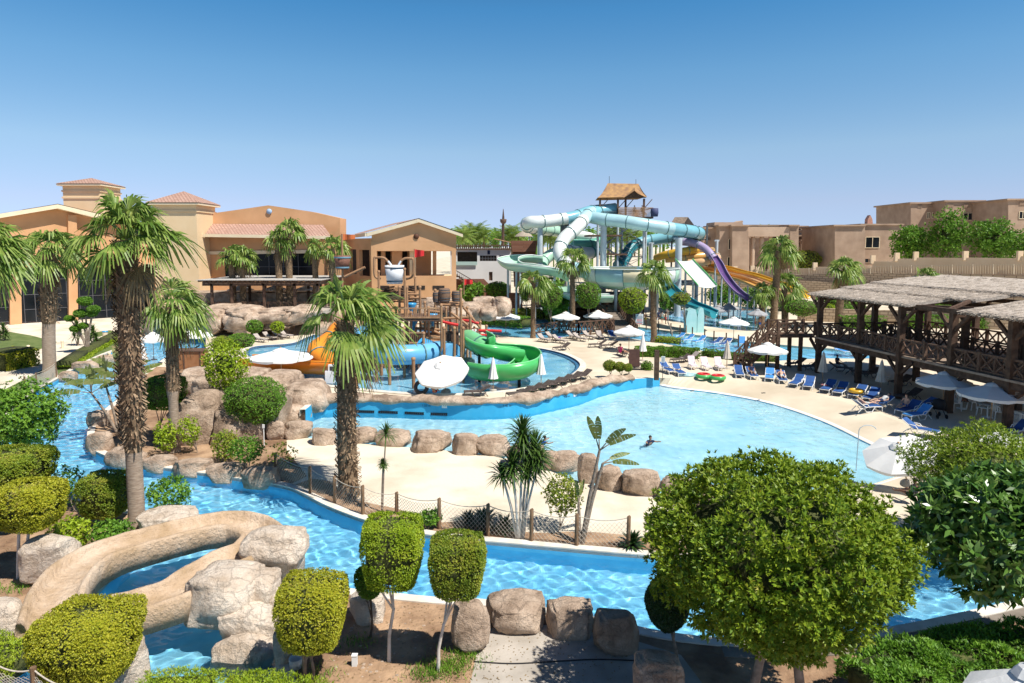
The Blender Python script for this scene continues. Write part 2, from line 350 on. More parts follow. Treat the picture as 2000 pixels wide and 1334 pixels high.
# wave pool wall: painted blue, standing above the deck
wtop = [0.36 if i < 30 else 0.36 * max(0.0, (40 - i) / 10) + 0.02 for i in range(len(wl_wall))]
wi = offset_line(wl_wall, -0.04); wo_ = offset_line(wl_wall, 0.35)
mb = MB()
for i in range(len(wl_wall) - 1):
    a, b, c, d = wi[i], wi[i + 1], wo_[i + 1], wo_[i]
    mb.quad((a.x, a.y, -2.0), (b.x, b.y, -2.0), (b.x, b.y, wtop[i + 1]), (a.x, a.y, wtop[i]), 0)
    mb.quad((a.x, a.y, wtop[i]), (b.x, b.y, wtop[i + 1]), (c.x, c.y, wtop[i + 1]), (d.x, d.y, wtop[i]), 1)
    mb.quad((d.x, d.y, wtop[i]), (c.x, c.y, wtop[i + 1]), (c.x, c.y, -0.1), (d.x, d.y, -0.1), 1)
mb.build('wave_pool_wall', [M_wall, M_cop], kind='structure')
# wave openings: dark grilles, number plates along the wall
def wallpt(px, py=None):
    best = min(range(len(wl_wall) - 1), key=lambda i: abs(1000 + F * (wl_wall[i].x) / wl_wall[i].y - px)); return best
# coping along the river banks
def coping(line, name, w=0.4, sgn=1):
    a = line; b = offset_line(line, -w * sgn); mb = MB(); ribbon(mb, a, b, LOW + 0.05, LOW + 0.05); ribbon(mb, a, a, LOW + 0.05, LOW - 0.12); ribbon(mb, b, b, LOW + 0.05, LOW - .05)
    mb.build(name, M_cop, kind='structure')
for nm, l in (('coping_far', far_bank), ('coping_near', near_bank), ('coping_garden', pocket), ('coping_lawn', left_bank)):
    b = offset_line(l, -0.4); k = len(l) // 2
    coping(l, 'river_coping', sgn=-1 if inside(b[k].x, b[k].y, river_poly) else 1)
# overlays: soil, lawn, path, paving
near_soil = xy(near_bank) + xy(GP([(760,1500)], LOW)) + [(30, 12), (80, 12), (80, 30)]
def overlay(name, poly, m, z, kind='structure', holes=()):
    mb = MB(); sheet(mb, poly, holes, z); mb.build(name, m, kind=kind)
nb_xy = xy(near_bank)
overlay('garden_soil', nb_xy + [(G(548,1500,LOW).x, 9.0), (60, 9.0), (60, 30)], M_soil, LOW + 0.006)
pk_xy = xy(pocket)
overlay('garden_soil_left', pk_xy + [(-45, 22), (-45, 9.0), (G(300,1500,LOW).x, 9.0)], M_soil, LOW + 0.006)
isl = xy(GP([(300,716),(262,746),(235,776),(205,802),(182,824),(172,850),(182,876),(215,893),(330,914),(480,936),(560,950),(600,930),(560,880),(560,820),(470,760),(400,720)], LOW))
overlay('island_soil', isl, M_soil, LOW + 0.006)
sb = [p for p in far_bank[56:104]]
sb_b = offset_line(sb, 1.5)
if inside(sb_b[10].x, sb_b[10].y, river_poly): sb_b = offset_line(sb, -1.5)
overlay('fence_bed_soil', xy(sb) + [(p.x + 0.15 * math.sin(i * 0.9), p.y + 0.3 * math.sin(i * 0.6)) for i, p in enumerate(sb_b)][::-1], M_soil, LOW + 0.010)
lawn1 = xy(GP([(-120,660),(0,645),(60,655),(112,668),(60,690),(30,700),(-20,715),(-140,760),(-300,800)], LOW))
overlay('lawn', lawn1, M_lawn, LOW + 0.006)
lawn2 = xy(GP([(-300,850),(-100,836),(0,826),(30,800),(60,773),(112,738),(165,708),(205,690),(238,675),(252,655),(190,668),(140,690),(100,712),(50,740),(0,765),(-200,830)], LOW))
overlay('lawn_strip', lawn2, M_lawn, LOW + 0.008)
overlay('lawn_patch', xy(GP([(160,652),(215,645),(235,650),(180,660)], LOW)), M_lawn, LOW + 0.008)
overlay('garden_paving', xy(GP([(905,1400),(940,1235),(1000,1215),(1100,1225),(1235,1250),(1330,1280),(1420,1400)], LOW)), M_conc, LOW + 0.012)
# retaining step behind the near bank on the right, in concrete
# ================================================================== rocks
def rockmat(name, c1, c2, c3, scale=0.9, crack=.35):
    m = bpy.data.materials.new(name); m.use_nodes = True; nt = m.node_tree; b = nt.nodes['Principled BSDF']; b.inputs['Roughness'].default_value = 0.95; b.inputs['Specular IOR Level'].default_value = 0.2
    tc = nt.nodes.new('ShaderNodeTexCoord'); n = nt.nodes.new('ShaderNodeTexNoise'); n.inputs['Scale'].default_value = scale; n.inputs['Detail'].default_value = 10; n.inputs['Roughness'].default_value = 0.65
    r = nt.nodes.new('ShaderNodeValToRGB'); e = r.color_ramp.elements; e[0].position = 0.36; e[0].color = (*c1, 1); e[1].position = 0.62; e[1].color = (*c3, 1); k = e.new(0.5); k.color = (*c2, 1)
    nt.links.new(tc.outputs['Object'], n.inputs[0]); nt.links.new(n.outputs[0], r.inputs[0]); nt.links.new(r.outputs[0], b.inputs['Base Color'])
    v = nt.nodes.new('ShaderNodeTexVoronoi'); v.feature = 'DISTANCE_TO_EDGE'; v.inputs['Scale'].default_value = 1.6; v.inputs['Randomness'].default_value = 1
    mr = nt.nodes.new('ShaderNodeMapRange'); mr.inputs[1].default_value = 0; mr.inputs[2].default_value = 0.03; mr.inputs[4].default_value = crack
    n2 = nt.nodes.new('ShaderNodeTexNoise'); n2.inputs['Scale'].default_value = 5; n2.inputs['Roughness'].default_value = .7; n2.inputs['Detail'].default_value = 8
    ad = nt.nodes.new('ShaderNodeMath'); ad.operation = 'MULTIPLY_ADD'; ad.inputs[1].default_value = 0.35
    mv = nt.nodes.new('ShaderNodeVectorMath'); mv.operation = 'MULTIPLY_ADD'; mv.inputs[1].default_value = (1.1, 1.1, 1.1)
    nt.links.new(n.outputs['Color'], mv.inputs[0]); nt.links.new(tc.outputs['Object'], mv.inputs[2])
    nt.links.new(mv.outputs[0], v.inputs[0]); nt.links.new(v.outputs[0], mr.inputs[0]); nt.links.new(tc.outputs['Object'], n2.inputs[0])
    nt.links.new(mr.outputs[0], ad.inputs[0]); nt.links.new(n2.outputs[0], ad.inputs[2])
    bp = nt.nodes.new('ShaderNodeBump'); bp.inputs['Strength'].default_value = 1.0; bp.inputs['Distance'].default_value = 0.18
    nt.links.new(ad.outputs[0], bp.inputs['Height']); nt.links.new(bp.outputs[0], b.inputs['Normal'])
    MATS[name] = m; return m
M_rock = rockmat('rock_tan', (0.29, 0.205, 0.145), (0.52, 0.39, 0.29), (0.66, 0.52, 0.40))
M_rockp = rockmat('rock_pale', (0.54, 0.42, 0.31), (0.74, 0.62, 0.50), (0.82, 0.72, 0.60))
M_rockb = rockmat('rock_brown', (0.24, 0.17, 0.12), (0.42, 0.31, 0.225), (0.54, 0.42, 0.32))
_ico = {}
def ico(sub):
    if sub not in _ico:
        import bmesh
        bm = bmesh.new(); bmesh.ops.create_icosphere(bm, subdivisions=sub, radius=1.0)
        _ico[sub] = ([v.co.copy() for v in bm.verts], [tuple(v.index for v in f.verts) for f in bm.faces]); bm.free()
    return _ico[sub]
def rock_into(mb, c, sz, seed, boxy=0.35, rough=0.18, rz=0.0, sub=4, mi=0, flat_top=None, smooth=True):
    vs, fs = ico(sub); out = []; c = Vector(c); Mz = Matrix.Rotation(rz, 3, 'Z'); off = Vector((seed * 7.3, seed * 3.1, seed * 1.7))
    qr = random.Random(seed * 91.7); pl = []
    for _ in range(13):
        n_ = Vector((qr.gauss(0, 1), qr.gauss(0, 1), qr.gauss(0, .8))).normalized(); pl.append((n_, qr.uniform(.74, .96) + .22 * max(0, n_.z)))
    for v in vs:
        q = Vector([math.copysign(abs(t) ** boxy, t) for t in v]); 
        m = max(abs(q.x), abs(q.y), abs(q.z)); q = q / (q.length ** 0.55 * m ** 0.45)
        for n_, d_ in pl:
            e_ = q.dot(n_) - d_
            if e_ > 0: q = q - n_ * e_ * .88
        n1 = noise.noise(v * 1.1 + off); n2 = noise.noise(v * 2.6 + off); n3 = abs(noise.noise(v * 5.5 + off))
        q = q * (1.06 + rough * (1.0 * n1 + 0.6 * n2 - 0.55 * n3 - .25 * abs(noise.noise(v * 11 + off))))
        if flat_top and q.z > flat_top: q.z = flat_top + (q.z - flat_top) * 0.25
        out.append(c + Mz @ Vector((q.x * sz[0] / 2, q.y * sz[1] / 2, q.z * sz[2] / 2)))
    mb.add(out, fs, mi, smooth)
RS = random.Random(11)
def rock_px(x0, y0, x1, y1, label, z0=LOW, m=None, group=None, deep=0.8, rz=0.0, seed=None, boxy=0.4, rough=0.16, name='boulder', cat='rock', sink=0.25, sub=4):
    """a boulder filling the photo box, standing on height z0 with its foot at the box's lower edge"""
    b = G((x0 + x1) / 2, y1, z0); w = (x1 - x0) * SC(y1, b.y)
    d = w * deep; ctr_y = b.y + d / 2 * 0.8; H = R(1000, y0 + (y1 - y0) * 0.12, ctr_y).z - z0; H = max(H, 0.3); w *= ctr_y / b.y
    mb = MB(); rock_into(mb, (0, 0, (H - sink) / 2), (w, d, H + sink), seed or RS.random() * 50, boxy, rough, rz, sub)
    c = G((x0 + x1) / 2, y1, z0); x = (((x0 + x1) / 2) - 1000) * SC((y0 + y1) / 2, ctr_y)
    return mb.build(name, m or M_rock, loc=(x, ctr_y, z0), label=label, cat=cat, group=group)
# ================================================================== foliage
rng = np.random.default_rng(5)
class Leaves:
    """collects leaf blades as numpy arrays; every blade is its own island"""
    def __init__(s): s.P = []; s.n = 0
    def blades(s, base, dirn, nrm, L, W, fold=0.0):
        """rhombic leaves: base point, direction, face normal, length, width (arrays)"""
        side = np.cross(dirn, nrm); side /= (np.linalg.norm(side, axis=1, keepdims=True) + 1e-9)
        L = L[:, None]; W = W[:, None]
        mid = base + dirn * L * 0.45
        P = np.stack([base, mid + side * W * 0.5, base + dirn * L + nrm * (-0.12 * L), mid - side * W * 0.5], axis=1)
        s.P.append(P)
    def mesh(s, name, m, extra=None, mats=None):
        P = np.concatenate(s.P) if s.P else np.zeros((0, 4, 3)); n = len(P)
        V = P.reshape(-1, 3); nv0 = 0; ev, ef, em, es = ([], [], [], [])
        if extra is not None: ev, ef, em, es = extra.v, extra.f, extra.m, extra.sm
        me = bpy.data.meshes.new(name)
        me.vertices.add(len(V) + len(ev)); co = np.concatenate([V.ravel(), np.array(ev, dtype=float).ravel()]) if ev else V.ravel()
        me.vertices.foreach_set('co', co)
        lt = np.full(n, 4); li = np.arange(4 * n)
        if ef:
            li = np.concatenate([li, np.array([i + 4 * n for f in ef for i in f])]); lt = np.concatenate([lt, np.array([len(f) for f in ef])])
        me.loops.add(len(li)); me.loops.foreach_set('vertex_index', li.astype(np.int32))
        me.polygons.add(len(lt)); me.polygons.foreach_set('loop_start', np.concatenate([[0], np.cumsum(lt)[:-1]]).astype(np.int32)); me.polygons.foreach_set('loop_total', lt.astype(np.int32))
        for x in (mats or [m]): me.materials.append(x)
        if ef: me.polygons.foreach_set('material_index', np.concatenate([np.zeros(n), np.array(em)]).astype(np.int32))
        me.update(calc_edges=True); me.validate(); return me
def unit(a): return a / (np.linalg.norm(a, axis=1, keepdims=True) + 1e-9)
def tufts(lv, pts, out, k, L, W, spread=0.9, jitter=0.35):
    """k leaves around a shoot at every point, opening round the outward direction"""
    n = len(pts); d0 = unit(out + rng.normal(0, jitter, (n, 3)))
    a = unit(np.cross(d0, rng.normal(0, 1, (n, 3)))); b = np.cross(d0, a)
    for j in range(k):
        th = 2 * math.pi * j / k + rng.uniform(0, 6.28, n) * 0.3 + (0.5 if j % 2 else 0)
        sp = spread * rng.uniform(0.6, 1.25, n)
        rdir = a * np.cos(th)[:, None] + b * np.sin(th)[:, None]
        d = unit(d0 * np.cos(sp)[:, None] + rdir * np.sin(sp)[:, None])
        nr = unit(d0 * np.sin(sp)[:, None] - rdir * np.cos(sp)[:, None] + rng.normal(0, 0.25, (n, 3)))
        lv.blades(pts, d, nr, L * rng.uniform(0.7, 1.25, n), W * rng.uniform(0.75, 1.2, n))
def crown_points(n, rx, ry, rz, boxy=1.0, lump=0.12, seed=0.0, shell=0.72, lumpf=1.6, under=-1.0, holes=-2, taper=0.0):
    """points in the outer shell of an uneven rounded or boxy volume"""
    v = unit(rng.normal(0, 1, (int(n * 1.3), 3)))
    v = v[v[:, 2] > under][:n]
    n = len(v)
    q = np.sign(v) * np.abs(v) ** boxy; mx = np.abs(q).max(axis=1, keepdims=True)
    ln = np.linalg.norm(q, axis=1, keepdims=True); w = 0.0 if boxy >= 1 else 0.6
    q = q / (ln ** (1 - w) * mx ** w)
    off = Vector((seed, seed * 2.3, seed * .7))
    lm = np.array([noise.noise(Vector(x) * lumpf + off) + 0.5 * noise.noise(Vector(x) * lumpf * 2.7 + off) for x in v])[:, None]
    r = rng.uniform(0, 1, (n, 1)) ** 0.45 * (1 - shell) + shell
    p = q * (1 + lump * lm) * r
    p[:, :2] *= (1 - taper * np.maximum(0, .3 - p[:, 2:3])); p = p * np.array([rx, ry, rz]); o_ = unit(q / np.array([rx, ry, rz]) + 0.0)
    if holes > -1:
        k = np.array([noise.noise(Vector(x) * 3.1 + off * 1.7) + .4 * noise.noise(Vector(x) * 8 + off) for x in v]) > holes; p, o_ = p[k], o_[k]
    return p, o_
def branches(mb, base, top, spreadr, n, r0, seed, fork=0.35, mi=0, seg=6, wob=0.06):
    """trunk with limbs that taper into the crown"""
    q = random.Random(seed); base, top = Vector(base), Vector(top); H = (top - base).length
    fk = base.lerp(top, fork) + Vector((q.uniform(-1, 1), q.uniform(-1, 1), 0)) * wob * H
    mb.tube([base, base.lerp(fk, .5) + Vector((q.uniform(-1, 1), q.uniform(-1, 1), 0)) * wob * H * .6, fk], [r0 * 1.15, r0 * .92, r0 * .8], seg, mi)
    for i in range(n):
        a = 2 * math.pi * i / n + q.uniform(-.4, .4); rr = spreadr * q.uniform(.35, .95)
        e = top + Vector((math.cos(a) * rr, math.sin(a) * rr, q.uniform(-.25, .25) * H * .4))
        m1 = fk.lerp(e, .5) + Vector((q.uniform(-1, 1), q.uniform(-1, 1), q.uniform(0, 1))) * .08 * H
        mb.tube([fk - Vector((0, 0, r0)), m1, e], [r0 * .62, r0 * .4, r0 * .12], 5, mi)
        for s in (0, 1):
            e2 = m1 + Vector((q.uniform(-1, 1), q.uniform(-1, 1), q.uniform(.2, 1))) * spreadr * .55
            mb.tube([m1, m1.lerp(e2, .5) + Vector((0, 0, .03 * H)), e2], [r0 * .32, r0 * .2, r0 * .07], 4, mi)
M_inner = mat('core_shade', (0.035, 0.045, 0.012), (0.10, 0.11, 0.03), 9, 0.95, .8, 20)  # solid dark core; the shade between leaves is put into its colour
M_bark = mat('bark_grey', (0.20, 0.15, 0.11), (0.34, 0.27, 0.21), 5, 0.95, 0.7, 14)
M_barkw = mat('bark_limewashed', (0.62, 0.58, 0.52), (0.42, 0.34, 0.27), 3, 0.9, 0.4, 12, ramp=(0.45, 0.75))
M_barkd = mat('bark_dark', (0.07, 0.05, 0.035), (0.14, 0.10, 0.07), 5, 0.95, 0.5, 14)
L_lime = leafmat('leaf_lime', [(0.125, 0.225, 0.013), (0.250, 0.375, 0.019), (0.375, 0.475, 0.025), (0.475, 0.525, 0.062)])
L_yel = leafmat('leaf_yellowed', [(0.15, 0.20, 0.015), (0.34, 0.38, 0.02), (0.54, 0.50, 0.04), (0.28, 0.34, 0.02), (0.62, 0.44, 0.16)])
L_mid = leafmat('leaf_mid', [(0.053, 0.135, 0.015), (0.105, 0.240, 0.022), (0.180, 0.345, 0.030), (0.255, 0.420, 0.045)])
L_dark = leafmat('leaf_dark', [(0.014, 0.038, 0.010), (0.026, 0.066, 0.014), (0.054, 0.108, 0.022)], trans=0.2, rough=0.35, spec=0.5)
L_olive = leafmat('leaf_olive', [(0.08, 0.15, 0.015), (0.15, 0.24, 0.02), (0.26, 0.34, 0.03), (0.36, 0.38, 0.04), (0.42, 0.30, 0.09)])
L_big = leafmat('leaf_big_round', [(0.05, 0.12, 0.010), (0.10, 0.19, 0.012), (0.18, 0.28, 0.018), (0.30, 0.38, 0.025), (0.14, 0.24, 0.012), (0.46, 0.40, 0.05)])
L_palm = leafmat('leaf_palm', [(0.06, 0.13, 0.02), (0.13, 0.23, 0.035), (0.28, 0.37, 0.08), (0.44, 0.48, 0.16)], trans=0.3, rough=0.42)
L_gloss = leafmat('leaf_glossy', [(0.03, 0.08, 0.012), (0.07, 0.17, 0.025), (0.14, 0.26, 0.045), (0.26, 0.38, 0.09)], trans=0.2, rough=0.3, spec=0.6)
L_dry = leafmat('leaf_dry', [(0.22, 0.14, 0.07), (0.34, 0.24, 0.12), (0.12, 0.09, 0.05)])
def make_tree(name, label, cat, loc, crown_c, rx, ry, rz, n, L, W, lm, k=5, boxy=1.0, lump=0.12, trunk=0.07, bark=None, limbs=4, stems=1, seed=1, spread=0.85, group=None, core=0.72, shell=0.72, lumpf=1.6, upbias=0.25, under=-1.0, fork=0.4, coremat=None, bases=None, holes=-2, taper=0.0):
    """a thing at loc (its foot); crown centre is relative to the foot"""
    root = empty(name, loc, 0, label, cat, group)
    lv = Leaves(); p, o = crown_points(n, rx, ry, rz, boxy, lump, seed * 3.7, shell, lumpf, under, holes, taper); c = np.array(crown_c)
    o = unit(o + np.array([0, 0, upbias])); tufts(lv, p + c, o, k, L, W, spread)
    ex = None
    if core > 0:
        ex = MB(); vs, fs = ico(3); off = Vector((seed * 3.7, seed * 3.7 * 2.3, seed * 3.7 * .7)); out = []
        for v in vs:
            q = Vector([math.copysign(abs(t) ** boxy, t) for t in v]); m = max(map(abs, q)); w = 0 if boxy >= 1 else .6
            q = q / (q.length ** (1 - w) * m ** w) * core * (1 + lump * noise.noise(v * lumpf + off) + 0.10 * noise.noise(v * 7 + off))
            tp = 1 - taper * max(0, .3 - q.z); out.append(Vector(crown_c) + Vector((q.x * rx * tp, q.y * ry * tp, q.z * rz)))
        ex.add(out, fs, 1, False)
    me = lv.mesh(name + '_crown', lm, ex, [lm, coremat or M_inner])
    o = bpy.data.objects.new('crown', me); COL.objects.link(o); o.parent = root
    tb = MB()
    for s in range(stems):
        bx = (bases[s][0], bases[s][1]) if bases else ((s - (stems - 1) / 2) * trunk * 2.5, 0)
        branches(tb, (bx[0], bx[1], -0.05), (crown_c[0] + bx[0], crown_c[1] + bx[1], crown_c[2] - rz * .2), min(rx, ry) * .6, limbs, trunk, seed * 13 + s, fork)
    tb.build('trunk', bark or M_bark, root); return root
def tree_px(bx, by, x0, y0, x1, y1, label, lm, n, L, W, z0=LOW, deep=1.0, name='tree', cat='tree', fit=.91, **kw):
    """foot at pixel (bx,by); crown fills the photo box"""
    kw.setdefault('taper', .15 if name == 'topiary_tree' else .1)
    b = G(bx, by, z0); Y = b.y; s = SC((y0 + y1) / 2, Y)
    cx = ((x0 + x1) / 2 - 1000) * s; cz = (R(1000, y0, Y).z + R(1000, y1, Y).z) / 2; rx = (x1 - x0) / 2 * s; rz = (R(1000, y0, Y).z - R(1000, y1, Y).z) / 2
    return make_tree(name, label, cat, b, (cx - b.x, 0, cz - z0), rx * fit, rx * deep * fit, rz * fit, int(n * (2.1 if name == 'topiary_tree' else 1.15)), L, W, lm, **kw)
# ------------------------------------------------------------------ palms
M_shag = leafmat('palm_boot', [(0.07, 0.045, 0.028), (0.16, 0.10, 0.06), (0.34, 0.24, 0.15), (0.11, 0.07, 0.04)], trans=0.0, rough=0.9)
M_ptrunk = mat('palm_bark', (0.26, 0.19, 0.135), (0.42, 0.32, 0.24), 2.5, 0.95, 0.9, 3, stretch=(1.5, 1.5, 12))
M_pshag = mat('palm_trunk_rough', (0.13, 0.085, 0.05), (0.25, 0.17, 0.10), 5, 0.95, 0.9, 12)
M_pet = mat('palm_petiole', (0.22, 0.26, 0.08), (0.32, 0.30, 0.12), 3, 0.6)
def fan_fronds(lv, pet, origin, n, Rr, seed, wind=0.0, lo=-0.9, hi=1.35, nseg=22, droop=1.0, petl=0.56, width=1.0):
    q = random.Random(seed); Rr = Rr * .84
    for i in range(n):
        az = i * 2.39996 + q.uniform(-.25, .25); t = (i + .5) / n
        el = lo + (hi - lo) * (t ** 0.8) + q.uniform(-.3, .3); az += q.uniform(-.5, .5)
        d = Vector((math.cos(az) * math.cos(el) + wind * .35, math.sin(az) * math.cos(el), math.sin(el))).normalized()
        pl = Rr * petl * q.uniform(.85, 1.1); p0 = Vector(origin)
        side = d.cross(Vector((0, 0, 1))); side = side.normalized() if side.length > .05 else Vector((1, 0, 0))
        m = p0 + d * pl * .55 + Vector((0, 0, .04 * Rr)); e = p0 + d * pl + Vector((0, 0, -.10 * pl * (1.2 - math.sin(el))))
        pet.tube([p0, m, e], [.030 * Rr / 2 + .012, .018 * Rr / 2 + .008, .010], 4, 0)
        fd = (e - m).normalized(); up = side.cross(fd).normalized()
        roll = q.uniform(-.9, .9); s2 = side * math.cos(roll) + up * math.sin(roll); u2 = up * math.cos(roll) - side * math.sin(roll)
        JN = .50; FL = Rr * .74 * q.uniform(.8, 1.15); span = rad(104) * q.uniform(.9, 1.1)
        ns = nseg; quads = []
        for j in range(ns):
            a = -span + 2 * span * (j + .5) / ns; da = span / ns
            L = FL * (1 - .28 * abs(a / span) ** 2) * q.uniform(.82, 1.12); drp = droop * q.uniform(.7, 1.5)
            rd = lambda aa, r: e + (fd * math.cos(aa) + s2 * math.sin(aa)) * r + u2 * (.05 * L * math.sin(j * math.pi)) - Vector((0, 0, 1)) * (drp * .55 * (r / L) ** 3.0 * L + .05 * r) + Vector((wind * .12 * (r / L) ** 2 * L, 0, 0)) + u2 * (-.35 * abs(aa / span) * r * .4)
            wv = (u2 * .035 * L) * (1 if j % 2 else -1)
            a0, a1 = a - da * width, a + da * width
            quads.append((rd(a0, .0), rd(a0, JN * L) + wv, rd(a1, JN * L) - wv, rd(a1, .0)))
            k0, k1 = a - da * .62, a + da * .62
            quads.append((rd(a0, JN * L) + wv, rd(k0, .72 * L), rd(k1, .72 * L), rd(a1, JN * L) - wv))
            k2, k3 = a - da * .20, a + da * .20
            quads.append((rd(k0, .72 * L), rd(k2, L), rd(k3, L), rd(k1, .72 * L)))
        lv.P.append(np.array([[tuple(v) for v in qd] for qd in quads]))
def boots(lv, pts, rads, n, size, seed, t0=0.0, t1=1.0, updown=0.5):
    """ragged leaf bases standing out from the trunk"""
    q = random.Random(seed); out = []
    for i in range(n):
        t = t0 + (t1 - t0) * (i + q.random()) / n; f = t * (len(pts) - 1); k = min(int(f), len(pts) - 2); fr = f - k
        p = pts[k].lerp(pts[k + 1], fr); r = rads[k] + (rads[k + 1] - rads[k]) * fr; a = i * 2.39996 + q.uniform(-.3, .3)
        o = Vector((math.cos(a), math.sin(a), 0)); s = Vector((-o.y, o.x, 0)); up = Vector((0, 0, 1 if q.random() < updown else -.6))
        L = size * q.uniform(.6, 1.7); w = size * q.uniform(.3, .65); b = p + o * (r * .9)
        out.append((b - s * w * .5, b + s * w * .5, b + s * w * .2 + o * L * .75 + up * L * .75, b - s * w * .2 + o * L * .7 + up * L * .9))
    lv.P.append(np.array([[tuple(v) for v in qd] for qd in out]))
def make_palm(label, loc, H, Rr, r0, seed, lean=(0, 0), nf=30, shag=(0.25, 1.0), wind=0.5, nseg=22, group=None, fat=1.35, lo=-.5, hi=1.4, nb=None, dry=3, bsize=None, name='fan_palm', droop=1.0):
    root = empty(name, loc, 0, label, 'palm tree', group); N = 14
    pts = [Vector((lean[0] * (i / N) ** 1.3 + .03 * r0 * math.sin(i), lean[1] * (i / N) ** 1.3, H * i / N)) for i in range(N + 1)]
    rads = [r0 * (1.25 if i == 0 else 1.0) * (fat if shag[0] <= i / N <= shag[1] else 1.0) * (1 - .12 * i / N) for i in range(N + 1)]
    tb = MB(); tb.tube(pts, rads, 12, 0)
    k0 = int(shag[0] * N * 12)
    for i in range(len(tb.f)): tb.m[i] = 1 if i >= k0 and shag[1] > shag[0] else 0
    tb.build('trunk', [M_ptrunk, M_pshag], root)
    if shag[1] > shag[0]:
        lv = Leaves(); boots(lv, pts, rads, nb or int(H * 60), bsize or r0 * .55, seed, *shag)
        o = bpy.data.objects.new('leaf_bases', lv.mesh('leaf_bases', M_shag)); COL.objects.link(o); o.parent = root; o['kind'] = 'stuff'
    lv = Leaves(); pet = MB(); fan_fronds(lv, pet, pts[-1], nf, Rr, seed, wind, lo, hi, nseg, droop)
    o = bpy.data.objects.new('crown', lv.mesh('crown', L_palm, pet, [L_palm, M_pet])); 
    for p_ in o.data.polygons: pass
    COL.objects.link(o); o.parent = root
    if dry:
        lv = Leaves(); pet = MB(); fan_fronds(lv, pet, pts[-1] - Vector((0, 0, .15)), dry, Rr * .8, seed + 5, wind, -1.35, -1.0, nseg, 1.2)
        o = bpy.data.objects.new('dead_fronds', lv.mesh('dead_fronds', L_dry, pet, [L_dry, M_pet])); COL.objects.link(o); o.parent = root
    return root
def palm_px(bx, by, tx, ty, Rpx, wpx, label, z0=LOW, seed=1, **kw):
    b = G(bx, by, z0); s = b.y / F; top = R(tx, ty, b.y)
    return make_palm(label, b, top.z - z0, Rpx * s, wpx / 2 * s, seed, lean=(top.x - b.x, 0), **kw)
# date palm with feather leaves, for the far groves
def make_date(label, loc, H, Rr, r0, seed, nf=34, group=None):
    root = empty('date_palm', loc, 0, label, 'palm tree', group); q = random.Random(seed)
    tb = MB(); tb.tube([(0, 0, 0), (.1, 0, H * .5), (0, 0, H)], [r0 * 1.2, r0, r0 * 1.05], 8); tb.build('trunk', M_pshag, root)
    lv = Leaves(); qs = []
    for i in range(nf):
        az = i * 2.39996; el = -.4 + 1.7 * (i / nf) + q.uniform(-.1, .1); o = Vector((math.cos(az), math.sin(az), 0)); s = Vector((-o.y, o.x, 0))
        pp = []; p = Vector((0, 0, H)); e = el
        for k in range(9): pp.append(p.copy()); p = p + (o * math.cos(e) + Vector((0, 0, math.sin(e)))) * Rr / 8; e -= .13
        for k in range(1, 8):
            d = (pp[k + 1] - pp[k]).normalized(); w = Rr * .30 * math.sin(math.pi * (k + 1) / 9.5)
            for sg in (-1, 1):
                for h in (0, .5):
                    b = pp[k].lerp(pp[k + 1], h); tip = b + s * sg * w + d * w * .8 - Vector((0, 0, w * .35))
                    qs.append((b, b + d * Rr * .02, tip, b + d * Rr * .07))
    lv.P.append(np.array([[tuple(v) for v in x] for x in qs]))
    o = bpy.data.objects.new('crown', lv.mesh('crown', L_palm)); COL.objects.link(o); o.parent = root
    return root
# ================================================================== foreground and middle palms
P1 = palm_px(268,1040, 246,470, 118, 32, 'tallest fan palm of the foreground with a rough brown upper trunk', seed=3, nf=19, shag=(0.30,1.0), fat=1.38, nb=1700, nseg=30, bsize=.20, hi=1.5, lo=-.2, dry=2, droop=.85)
P2 = palm_px(680,968, 674,626, 118, 40, 'stout fan palm with shaggy trunk standing on the sand by the rope fence', seed=8, nf=16, shag=(0.0,1.0), fat=.98, nb=1300, nseg=28, wind=.9, lo=-.35, hi=1.5, bsize=.19, droop=1.0, dry=2)
P3 = palm_px(97,735, 97,492, 66, 24, 'fan palm on the lawn strip left of the tallest palm, with smooth grey lower trunk', seed=5, nf=20, shag=(0.45,1.0), fat=1.35, nb=420)
P4 = palm_px(-12,800, -30,488, 84, 24, 'fan palm cut off by the left picture edge with long drooping fronds', seed=9, nf=20, shag=(0.4,1.0), nb=300, wind=1.2)
P5 = palm_px(342,882, 334,600, 74, 19, 'fan palm with a slim lower trunk rising beside the rock mound', seed=12, nf=17, shag=(0.42,1.0), fat=1.35, nb=420, lo=-.7)
g = 'slim fan palms before the hotel terrace'
for i, (bx, by, tx, ty, r, w, lab) in enumerate([(457,600,455,500,32,10,'slim fan palm at the left of the pair before the dark hotel window'), (473,600,475,502,32,9,'slim fan palm at the right of the left pair before the dark hotel window'),
    (547,600,546,470,34,10,'shorter left palm of the tall pair before the hotel tiled roof'), (567,600,566,452,38,10,'tallest of the slim palms, reaching the hotel tiled roof'), (617,600,617,485,26,9,'slim fan palm left of the brown bucket pole'), (648,600,650,487,38,10,'fuller fan palm behind the brown bucket pole')]):
    Y = 92; b = R(tx, 575, Y); top = R(tx, ty, Y)
    make_palm(lab, (b.x, Y, 0.0), top.z, r * Y / F, w / 2 * Y / F, 20 + i, nf=16, shag=(0.2,1.0), nseg=12, nb=120, dry=2, group=g)
